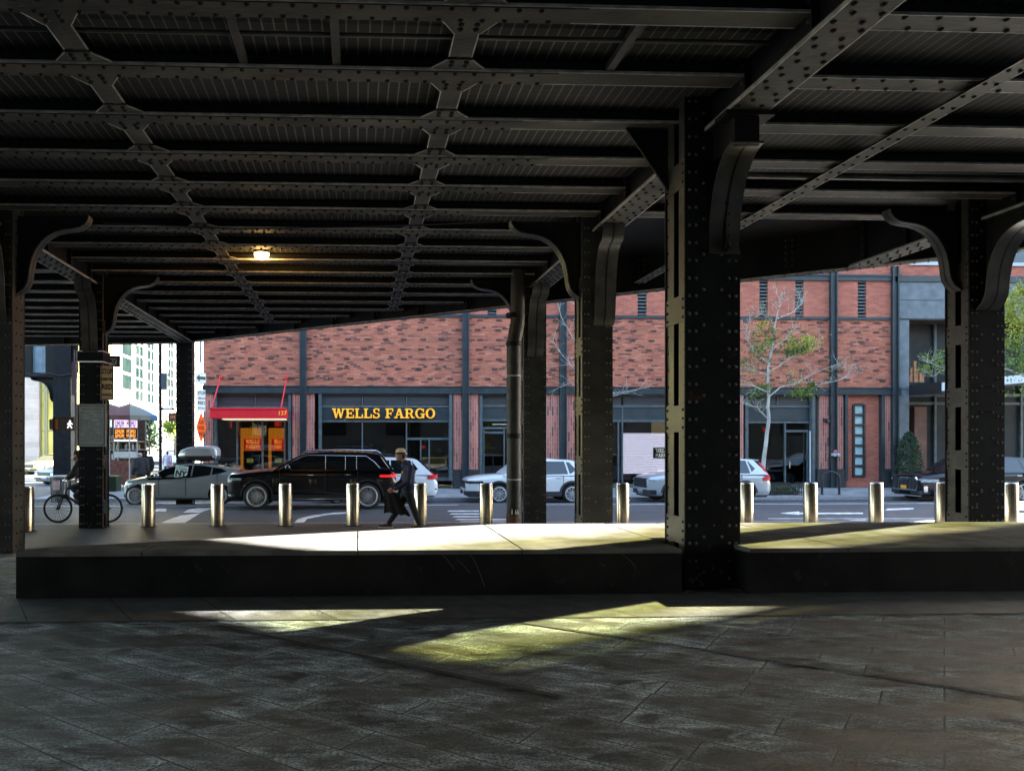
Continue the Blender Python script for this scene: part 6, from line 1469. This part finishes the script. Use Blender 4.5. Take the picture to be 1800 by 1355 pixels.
# the dark coat hanging over his hands
ct = thing("coat", (Xw, Yw, gz), "black coat draped over the walking man's hands", "coat")
k = MB(); cols = 14; rows_ = 9; top_ = [W_(676 + 22 * j / (cols - 1), 865 - 2 * sin(pi * j / (cols - 1)), 0) for j in range(cols)]; bot_ = [W_(674.5 + 47 * j / (cols - 1), 899 + 7.5 * (j / (cols - 1)) + (3 if j == 0 else 0) + 1.2 * sin(j * 1.7), 0) for j in range(cols)]
for s_ in (-1, 1):
    vs = []
    for i in range(rows_):
        f = i / (rows_ - 1)
        for j in range(cols):
            x = top_[j][0] * (1 - f) + bot_[j][0] * f; z = top_[j][2] * (1 - f) + bot_[j][2] * f; y = -.06 + .05 * s_ * (.6 + .5 * f) * sin(pi * (j + .5) / cols) + .022 * f * sin(j * 1.5 + .6 * s_)
            vs.append((x, y, z))
    fs = [(i * cols + j, i * cols + j + 1, (i + 1) * cols + j + 1, (i + 1) * cols + j) for i in range(rows_ - 1) for j in range(cols - 1)]
    if s_ == -1: front_ = len(k.v); k.add(vs, fs)
    else: k.add(vs, [f[::-1] for f in fs])
o_ = rows_ * cols
edge = list(range(cols)) + [i * cols + cols - 1 for i in range(1, rows_)] + [(rows_ - 1) * cols + j for j in range(cols - 2, -1, -1)] + [i * cols for i in range(rows_ - 2, 0, -1)]
for a, c in zip(edge, edge[1:] + edge[:1]): k.f.append([c, a, a + o_, c + o_]); k.m.append(0)
k.build("cloth", M_TROU, ct, smooth=60, fix=True)
pk = thing("folded_papers", (Xw, Yw, gz), "small red and white papers held in the walking man's hands", "papers")
k = MB(); Mx = Matrix.Translation(V(W_(695, 860, -.17))) @ Matrix.Rotation(radians(15), 4, 'Y'); k.box(-.05, -.02, -.05, .05, .01, .05, M=Mx); k.build("white_paper", M_SIGNW, pk)
k = MB(); Mx = Matrix.Translation(V(W_(688, 861.5, -.178))) @ Matrix.Rotation(radians(-20), 4, 'Y'); k.box(-.04, -.015, -.02, .035, .01, .025, M=Mx); k.build("red_packet", surf("red_packet", (.5, .05, .03), None), pk)

def standing(h=1.72, lean=0, armf=.1, spread=.1):
    s_ = h / 1.75
    J = dict(pelvis=(0, 0, .95), chest=(-lean, 0, 1.33), neck=(-lean * 1.2, 0, 1.5), head=(-lean * 1.3 - .02, 0, 1.64), hipL=(0, -.09, .92), knL=(-.02, -.1, .5), anL=(0, -.1, .1), toeL=(-.15, -.12, .035), hipR=(0, .09, .92), knR=(-.02, .1, .5), anR=(.02, .1, .1), toeR=(-.13, .12, .035),
             shL=(-lean, -.19, 1.42), elL=(.02, -.25, 1.15), wrL=(-armf, -.23, .92), shR=(-lean, .19, 1.42), elR=(.02, .25, 1.15), wrR=(-armf, .23, .92))
    return {a: tuple(c * s_ for c in b) for a, b in J.items()}
M_JKT = surf("dark_jacket", (.005, .005, .006), (.011, .011, .013), scale=6, rough=.8)
def far_person(px, py_head, Y, label, top, legs, rz, hair=None, cap=None, h=1.74, coat=.03, armf=.1, z0=-.6):
    return person("person", label, (XP(px, Y), Y, z0), standing(h, .04, armf), vox=.014, top=top, legs=legs, hair=hair, cap=cap, fwd=(-1, 0, 0), coat=coat, rz=rz, group="people near the food cart", palm={'L': (0, 1, 0), 'R': (0, -1, 0)})
far_person(247, 790, 33.4, "person in bulky black jacket and grey cap waiting at the food cart", M_JKT, M_TROU, radians(-55), cap=surf("grey_cap", (.3, .33, .32), None, rough=.8), coat=.07, armf=.25)
far_person(257, 782, 34.6, "taller person with dark hair behind the grey capped one at the cart", M_JKT, M_TROU, radians(-70), hair=M_HAIR, h=1.86, coat=.03)
far_person(294, 790, 47, "person in lilac top crossing the side street under the roof box", surf("lilac_top", (.3, .3, .42), (.45, .42, .5), scale=6), M_TROU, radians(-90), hair=M_HAIR, h=1.75, z0=-.66)

# ------------------------------------------------------------------ cyclist behind the notice column
Yb = 18.55; Xb = XP(147, Yb); u = CZ(Xb, Yb) / FPX; gz = road_z(Yb)
bk = thing("bicycle", (Xb, Yb, gz), "dark delivery bicycle passing behind the notice column", "bicycle"); cx_ = lambda px: (px - 147) * u
r = .345
M_BKF = surf("dark_bike_paint", (.03, .02, .05), (.05, .035, .07), scale=5, rough=.35)
for p in (102.5, 190):
    x = cx_(p); k = MB(); R = Matrix.Translation((x, 0, r)) @ Matrix.Rotation(pi / 2, 4, 'X')
    for i in range(40):
        pass
    pts = [Vector((x + (r - .028) * cos(2 * pi * i / 40), 0, r + (r - .028) * sin(2 * pi * i / 40))) for i in range(40)]
    vs = []; nn = 8
    for i, p_ in enumerate(pts):
        rad = (p_ - Vector((x, 0, r))).normalized()
        for j in range(nn): a = 2 * pi * j / nn; vs.append(p_ + rad * .028 * cos(a) + Vector((0, .028 * sin(a), 0)))
    k.add(vs, [(i * nn + j, ((i + 1) % 40) * nn + j, ((i + 1) % 40) * nn + (j + 1) % nn, i * nn + (j + 1) % nn) for i in range(40) for j in range(nn)])
    wh = k.build("wheel", M_TYRE, bk, smooth=60)
    k = MB()
    for i in range(24):
        a = 2 * pi * i / 24; k.cyl((x, (-.025 if i % 2 else .025), r), (x + (r - .05) * cos(a), 0, r + (r - .05) * sin(a)), .003, n=4)
    k.cyl((x, -.04, r), (x, .04, r), .03, n=10)
    k.build("spokes", M_STEEL, wh)
fx_, rx_ = cx_(102.5), cx_(190); bb_ = ((fx_ + rx_) / 2 + .06, 0, .32); hdt = (fx_ + .2, 0, .83); seat = (rx_ - .33, 0, .86)
k = MB(); hb1 = (fx_ + .17, 0, .68); k.tube([hb1, hdt], .024, 8); k.tube([hb1, bb_], .028, 8); k.tube([hdt, (seat[0] + .03, 0, .72)], .024, 8); k.tube([bb_, seat], .022, 8)
for s_ in (-1, 1): k.tube([bb_, (rx_, s_ * .06, r)], .013, 6); k.tube([(seat[0] + .03, 0, .72), (rx_, s_ * .06, r)], .012, 6)
k.build("frame", M_BKF, bk, smooth=60)
k = MB()
for s_ in (-1, 1): k.tube([hb1, (fx_ + .1, s_ * .06, .6), (fx_, s_ * .06, r)], .02, 8)
k.build("fork", M_BPLAST, bk, smooth=60)
k = MB(); k.tube([hdt, (hdt[0] - .03, 0, .98)], .018, 8); k.tube([(hdt[0] + .12, -.32, 1.04), (hdt[0] - .02, -.16, 1.01), (hdt[0] - .03, 0, .98), (hdt[0] - .02, .16, 1.01), (hdt[0] + .12, .32, 1.04)], .014, 8); k.build("handlebar", M_CHROME, bk, smooth=60)
k = MB(); k.ell((seat[0], 0, .9), (.14, .07, .035), 14, 8); k.build("saddle", M_BLACK, bk, smooth=60)
k = MB(); k.lathe([(.09, -.01), (.09, .01)], (0, 0, 0), 20, M=Matrix.Translation(bb_) @ Matrix.Rotation(pi / 2, 4, 'X')); k.cyl((bb_[0], -.1, .32), (bb_[0] + .12, -.1, .21), .012); k.box(bb_[0] + .07, -.2, .18, bb_[0] + .17, -.1, .21); k.cyl((bb_[0], .1, .32), (bb_[0] - .12, .1, .43), .012); k.box(bb_[0] - .17, .1, .42, bb_[0] - .07, .2, .45); k.build("crank", M_CHROME, bk)
k = MB(); k.box(seat[0] + .16, -.2, .75, seat[0] + .58, .2, 1.12); k.build("delivery_box", surf("green_delivery_bag", (.02, .06, .05), (.03, .08, .065), scale=5, rough=.7), bk, bevel=.03)
hd = (hdt[0] + .1, 1.04)
Jc = dict(pelvis=(seat[0] - .02, 0, 1.0), chest=(seat[0] - .26, 0, 1.34), neck=(seat[0] - .34, 0, 1.48), head=(seat[0] - .42, 0, 1.60), hipL=(seat[0] - .03, -.1, .97), knL=(bb_[0] - .18, -.13, .66), anL=(bb_[0] + .14, -.14, .32), toeL=(bb_[0] - .0, -.15, .25), hipR=(seat[0] - .03, .1, .97), knR=(bb_[0] - .36, .13, .83), anR=(bb_[0] - .1, .14, .55), toeR=(bb_[0] - .24, .15, .49),
          shL=(seat[0] - .29, -.19, 1.40), elL=(hd[0] + .17, -.31, 1.18), wrL=(hd[0] + .05, -.30, 1.09), shR=(seat[0] - .29, .19, 1.40), elR=(hd[0] + .17, .31, 1.18), wrR=(hd[0] + .05, .30, 1.09))
person("person", "cyclist in a black jacket riding behind the notice column", (Xb, Yb, gz), Jc, vox=.012, top=M_JKT, legs=M_TROU, hair=M_HAIR, coat=.02, palm={'L': (0, .2, -1), 'R': (0, -.2, -1)})

# ================================================================== trees and plants
M_BARK = surf("pale_bark", (.28, .27, .23), (.46, .45, .40), scale=9, rough=.85, bump=.4, stretch=(1, 1, .3))
M_BARKD = surf("dark_bark", (.07, .06, .05), (.13, .11, .09), scale=9, rough=.85)
def leafmat(name, c1, c2):
    m = surf(name, c1, c2, scale=3.5, rough=.6, lo=.4, hi=.6); t = m.node_tree; b = t.nodes["Principled BSDF"]; out = t.nodes["Material Output"]
    tr = t.nodes.new("ShaderNodeBsdfTranslucent"); mx = t.nodes.new("ShaderNodeMixShader"); mx.inputs[0].default_value = .35
    src = b.inputs["Base Color"].links[0].from_socket if b.inputs["Base Color"].links else None
    if src: t.links.new(src, tr.inputs[0])
    t.links.new(b.outputs[0], mx.inputs[1]); t.links.new(tr.outputs[0], mx.inputs[2]); t.links.new(mx.outputs[0], out.inputs[0]); return m
M_LG = leafmat("spring_green_leaf", (.05, .12, .02), (.20, .28, .04)); M_LY = leafmat("yellow_leaf", (.20, .26, .03), (.42, .42, .05)); M_LD = leafmat("dark_green_leaf", (.012, .03, .014), (.035, .07, .03))
M_LO = leafmat("bronze_bud_leaf", (.10, .10, .03), (.22, .21, .07))
def leaf(k, p, s_, rnd):
    a = Vector((rnd.gauss(0, 1), rnd.gauss(0, 1), rnd.gauss(0, .6))).normalized(); b = a.orthogonal().normalized(); c = a.cross(b); th = rnd.random() * 6.28; d = b * cos(th) + c * sin(th); e = a.cross(d)
    L_ = s_ * rnd.uniform(.7, 1.3); w_ = L_ * .34; o = len(k.v); f_ = a * w_ * .25
    k.v += [tuple(p), tuple(p + d * L_ * .5 + e * w_ + f_), tuple(p + d * L_), tuple(p + d * L_ * .5 - e * w_ + f_)]; k.f += [[o, o + 1, o + 2], [o, o + 2, o + 3]]; k.m += [0, 0]
def tree(name, label, px, Y, z0, limbs, clusters, seed, bark, twigs=3, r0=.085, leafs=.075, group=None):
    rnd = random.Random(seed); X = XP(px, Y); t_ = thing(name, (X, Y, z0), label, "tree", group); O = Vector((X, Y, z0)); k = MB(); tips = []
    def pt(x, y, dy): p = P(x, y, Y + dy); return p - O
    for li, (pts, ra, rb, dy) in enumerate(limbs):
        n_ = len(pts); w_ = []
        for i, (x, y) in enumerate(pts): w_.append(pt(x, y, dy * i / max(1, n_ - 1)) if li else (pt(x, y, 0)))
        fine = []
        for i in range(n_ - 1):
            for q in range(4): p_ = w_[i].lerp(w_[i + 1], q / 4); p_ += Vector((rnd.gauss(0, 1), rnd.gauss(0, 1), rnd.gauss(0, 1))) * .012 * (1 if li or q else .3); fine.append(p_)
        fine.append(w_[-1]); nf = len(fine); k.tube(fine, [ra + (rb - ra) * i / (nf - 1) for i in range(nf)], 7)
        L0 = sum((fine[i + 1] - fine[i]).length for i in range(nf - 1))
        for j in range(int(twigs * nf / 4) if li else 2 * twigs):
            i = rnd.randrange(nf // 4 if li else nf // 2, nf); d = (fine[min(i + 1, nf - 1)] - fine[i - 1]).normalized(); q = (d * .6 + Vector((rnd.gauss(0, .6), rnd.gauss(0, .6), rnd.gauss(.25, .4)))).normalized(); ln = rnd.uniform(.25, .75); p0 = fine[i]; p1 = p0 + q * ln * .5; p2 = p1 + (q + Vector((rnd.gauss(0, .3), rnd.gauss(0, .3), .25))).normalized() * ln * .5
            k.tube([p0, p1, p2], [max(.007, rb * .5), .006, .003], 5); tips += [p1, p2]
            for _ in range(2):
                s_ = p0.lerp(p2, rnd.uniform(.3, .9)); e_ = s_ + Vector((rnd.gauss(0, 1), rnd.gauss(0, 1), rnd.gauss(.3, .7))) * .13; k.tube([s_, e_], [.004, .0025], 4); tips.append(e_)
    k.build("trunk", bark, t_, smooth=60)
    by = {}
    for (cx_, cy_, rx, ry, n_, mt) in clusters:
        c = pt(cx_, cy_, rnd.uniform(-.4, .4)); uu = Y / FPX; kk = by.setdefault(mt.name, (MB(), mt))[0]
        near = [p_ for p_ in tips if abs((p_ - c).x) < rx * uu * 1.2 and abs((p_ - c).z) < ry * uu * 1.2]
        for _ in range(n_):
            if near and rnd.random() < .6: p_ = rnd.choice(near) + Vector((rnd.gauss(0, .07), rnd.gauss(0, .07), rnd.gauss(0, .07)))
            else: p_ = c + Vector((rnd.gauss(0, .7) * rx * uu, rnd.gauss(0, .5) * rx * uu, rnd.gauss(0, .7) * ry * uu))
            leaf(kk, p_, leafs, rnd)
    kk, mt = by.setdefault(M_LO.name, (MB(), M_LO))
    for p_ in tips:
        if rnd.random() < .5 and clusters: leaf(kk, p_ + Vector((rnd.gauss(0, .03), rnd.gauss(0, .03), rnd.gauss(0, .03))), leafs * .7, rnd)
    for kk, mt in by.values():
        if kk.f: kk.build("foliage", mt, t_)
    return t_
Yt = 31.0
tree("street_tree", "young pale barked street tree with sparse spring leaves in front of the bank's right end", 1340, Yt, -.55,
     [([(1338, 874), (1341, 830), (1347, 775), (1351, 725), (1351, 690), (1350, 650), (1356, 612), (1362, 575), (1368, 545)], .095, .02, 0),
      ([(1351, 697), (1372, 681), (1405, 671), (1440, 676), (1475, 668), (1508, 652)], .032, .008, .5), ([(1350, 690), (1325, 678), (1298, 674), (1270, 660)], .032, .008, -.4), ([(1349, 735), (1330, 716), (1302, 706)], .03, .008, -.5),
      ([(1351, 655), (1385, 632), (1415, 612), (1440, 600)], .024, .006, .4), ([(1352, 640), (1325, 618), (1310, 590), (1318, 562)], .024, .006, -.5), ([(1366, 560), (1392, 550), (1410, 534), (1404, 518)], .028, .008, .3),
      ([(1362, 572), (1345, 554), (1332, 546)], .022, .007, -.3), ([(1367, 548), (1372, 532), (1366, 518)], .022, .007, .2), ([(1356, 615), (1380, 596), (1398, 570)], .022, .007, .6), ([(1405, 671), (1430, 656), (1470, 640), (1490, 648)], .018, .006, .3), ([(1351, 660), (1330, 652), (1304, 650)], .02, .006, .6)],
     [(1412, 604, 26, 12, 420, M_LY), (1395, 612, 20, 10, 300, M_LG), (1342, 602, 17, 24, 380, M_LG), (1330, 625, 22, 18, 150, M_LO), (1340, 578, 12, 16, 90, M_LY), (1334, 688, 14, 9, 220, M_LG), (1408, 690, 14, 7, 180, M_LG), (1423, 687, 10, 9, 120, M_LG), (1435, 655, 40, 20, 70, M_LO), (1370, 640, 40, 40, 120, M_LO), (1365, 590, 40, 40, 120, M_LO), (1355, 660, 50, 14, 90, M_LY)], 5, M_BARK, twigs=7, leafs=.10)
tree("street_tree", "bare twigged street tree standing behind the second column", 1046, Yt, -.55,
     [([(1046, 874), (1045, 800), (1044, 720), (1042, 660), (1035, 600), (1030, 540)], .09, .018, 0), ([(1043, 690), (1010, 650), (985, 620), (972, 600)], .018, .006, -.3), ([(1040, 640), (1005, 590), (985, 555), (978, 520)], .018, .006, .3), ([(1042, 655), (1000, 640), (965, 645)], .015, .004, .3), ([(1043, 700), (1080, 690), (1110, 687), (1138, 680)], .018, .006, .4), ([(1044, 705), (1085, 694), (1120, 684)], .02, .005, -.3), ([(1030, 545), (1000, 530), (980, 500)], .02, .005, .3), ([(1043, 720), (1005, 672), (965, 690)], .02, .005, .4)],
     [], 9, M_BARK, twigs=3)
tree("street_tree", "leafy street tree with bright yellow crown at the right edge", 1850, 29.6, -.55,
     [([(1850, 880), (1848, 780), (1846, 700), (1840, 620), (1835, 560)], .14, .05, 0), ([(1846, 690), (1800, 660), (1768, 648), (1740, 650), (1690, 655), (1640, 640), (1622, 632)], .04, .008, -.5), ([(1840, 620), (1805, 580), (1785, 545)], .035, .01, .3), ([(1840, 600), (1820, 540), (1800, 510)], .03, .01, -.3), ([(1846, 670), (1800, 630), (1775, 615)], .03, .008, .5), ([(1660, 648), (1640, 662), (1628, 655)], .015, .005, .2)],
     [(1788, 550, 26, 30, 900, M_LY), (1800, 585, 24, 16, 420, M_LY), (1815, 530, 30, 30, 500, M_LY), (1775, 530, 14, 24, 240, M_LY), (1786, 640, 24, 20, 480, M_LG), (1780, 600, 20, 12, 160, M_LG), (1642, 637, 18, 13, 200, M_LG), (1655, 628, 10, 16, 90, M_LG), (1820, 640, 30, 30, 300, M_LG), (1790, 690, 20, 8, 40, M_LG)], 15, M_BARK, twigs=5, leafs=.10)
tree("street_tree", "leafy yellow green tree at the far end of the side street", 308, 54, -.5, [([(308, 800), (308, 770), (306, 745), (305, 730)], .12, .05, 0), ([(307, 765), (298, 750), (292, 745)], .04, .01, .4), ([(306, 755), (315, 742), (318, 735)], .04, .01, -.4)],
     [(306, 745, 14, 16, 420, M_LY), (300, 760, 14, 10, 240, M_LG), (314, 752, 10, 18, 220, M_LG), (296, 748, 6, 10, 90, M_LG)], 21, M_BARKD, leafs=.22)
tree("conifer_tree", "dark conical tree rising behind the food cart", 263, 50, -.5, [([(263, 800), (263, 770), (263, 750), (263, 738)], .1, .02, 0)], [(263, 775, 14, 10, 360, M_LD), (263, 762, 10, 9, 260, M_LD), (263, 750, 7, 9, 180, M_LD), (263, 741, 3, 6, 60, M_LD), (258, 778, 8, 5, 80, M_LG)], 22, M_BARKD, leafs=.24)
# unseen tree added beyond the right edge: its crown dims and tints the plaza sun
rnd = random.Random(77); tt = thing("street_tree", (47.9, 31.8, -.55), "tall yellow green tree added out of view to dim and tint the sun", "tree"); k = MB(); k2 = MB(); k3 = MB()
k.tube([(0, 0, 0), (.1, 0, 5), (0, .1, 10), (.1, 0, 17), (0, 0, 22)], [.3, .24, .18, .1, .03], 10)
for i in range(26):
    z = 11 + i * .38; a = i * 2.4; l_ = 2.3 * (1 - abs(z - 17) / 9); k.tube([(0, 0, z), (l_ * .5 * cos(a), l_ * .5 * sin(a), z + .5), (l_ * cos(a), l_ * sin(a), z + .8)], [.06, .035, .012], 6)
for _ in range(6200):
    z = rnd.uniform(-1, 1); a = rnd.random() * 6.28; rr_ = sqrt(max(0, 1 - z * z)) * sqrt(rnd.random()) * 2.5; leaf(k2 if rnd.random() < .6 else k3, Vector((rr_ * cos(a), rr_ * sin(a), 17.8 + z * 4.8)), .26, rnd)
def thinleaf(name, c, tint):  # part see-through leaves that colour the sun passing the added crown
    m = surf(name, c, None, rough=.6); t = m.node_tree; b = t.nodes["Principled BSDF"]; tr = t.nodes.new("ShaderNodeBsdfTransparent"); tr.inputs[0].default_value = c4(tint); mx = t.nodes.new("ShaderNodeMixShader"); mx.inputs[0].default_value = .55
    t.links.new(b.outputs[0], mx.inputs[1]); t.links.new(tr.outputs[0], mx.inputs[2]); t.links.new(mx.outputs[0], t.nodes["Material Output"].inputs[0]); return m
k.build("trunk", M_BARKD, tt, smooth=60); k2.build("foliage", thinleaf("thin_yellow_leaf", (.3, .28, .03), (.95, .85, .2)), tt); k3.build("foliage", thinleaf("thin_green_leaf", (.12, .2, .03), (.7, .85, .2)), tt)
# clipped evergreen in a pot by the hotel
rnd = random.Random(31); Ye = 33.2; Xe = XP(1598, Ye); ev = thing("potted_evergreen", (Xe, Ye, -.43), "tall clipped evergreen in a black pot beside the grey building's pier", "plant"); u = CZ(Xe, Ye) / FPX
k = MB(); k.lathe([(.24, 0), (.33, .55), (.36, .58), (.36, .64), (.30, .64)], n=20); k.build("pot", M_BPLAST, ev, smooth=40)
k = MB(); k.cyl((0, 0, .5), (0, 0, 2.0), .05, .03, 8); k.build("trunk", M_BARKD, ev)
k = MB(); k2 = MB()
for _ in range(2600):
    z = rnd.random(); a = rnd.random() * 6.28; rr_ = .52 * (1 - .25 * z) * min(1, (1.02 - z) * 3.2) ** .7 * min(1, .45 + z * 4) * (rnd.random() ** .25) * rnd.uniform(.85, 1.1)
    leaf(k if rnd.random() < .75 else k2, Vector((rr_ * cos(a), rr_ * sin(a), .62 + z * 1.85)), .09, rnd)
k.build("foliage", M_LD, ev); k2.build("foliage", leafmat("mid_green_leaf", (.03, .06, .025), (.07, .11, .04)), ev)
# low fenced tree pit
Yf = 30.75; xa, xb_ = XP(1362, Yf), XP(1412, Yf); tf = thing("tree_pit_fence", ((xa + xb_) / 2, Yf, -.555), "low black fence around the planted tree pit", "fence"); w_ = (xb_ - xa) / 2
k = MB()
for zz in (.12, .45): k.box(-w_ - .6, -.015, zz, w_, .015, zz + .03)
for i in range(22): x = -w_ - .6 + (2 * w_ + .6) * i / 21; k.box(x - .012, -.012, 0, x + .012, .012, .5)
for i in range(7): x = -w_ - .6 + (2 * w_ + .6) * i / 6; k.box(x - .02, 0, 0, x + .02, 1.0, .03); 
k.box(-w_ - .6, .95, .45, w_, .98, .48)
for i in range(22): x = -w_ - .6 + (2 * w_ + .6) * i / 21; k.box(x - .012, .955, 0, x + .012, .975, .5)
k.build("railing", M_BPLAST, tf)
k = MB()
for _ in range(900): leaf(k, Vector((rnd.uniform(-w_ - .5, w_), rnd.uniform(.08, .9), rnd.random() ** 1.6 * .36)), .11, rnd)
o = k.build("ground_cover", leafmat("ground_cover_leaf", (.05, .08, .03), (.14, .17, .07)), None); o.location = tf.location; o["kind"] = "stuff"
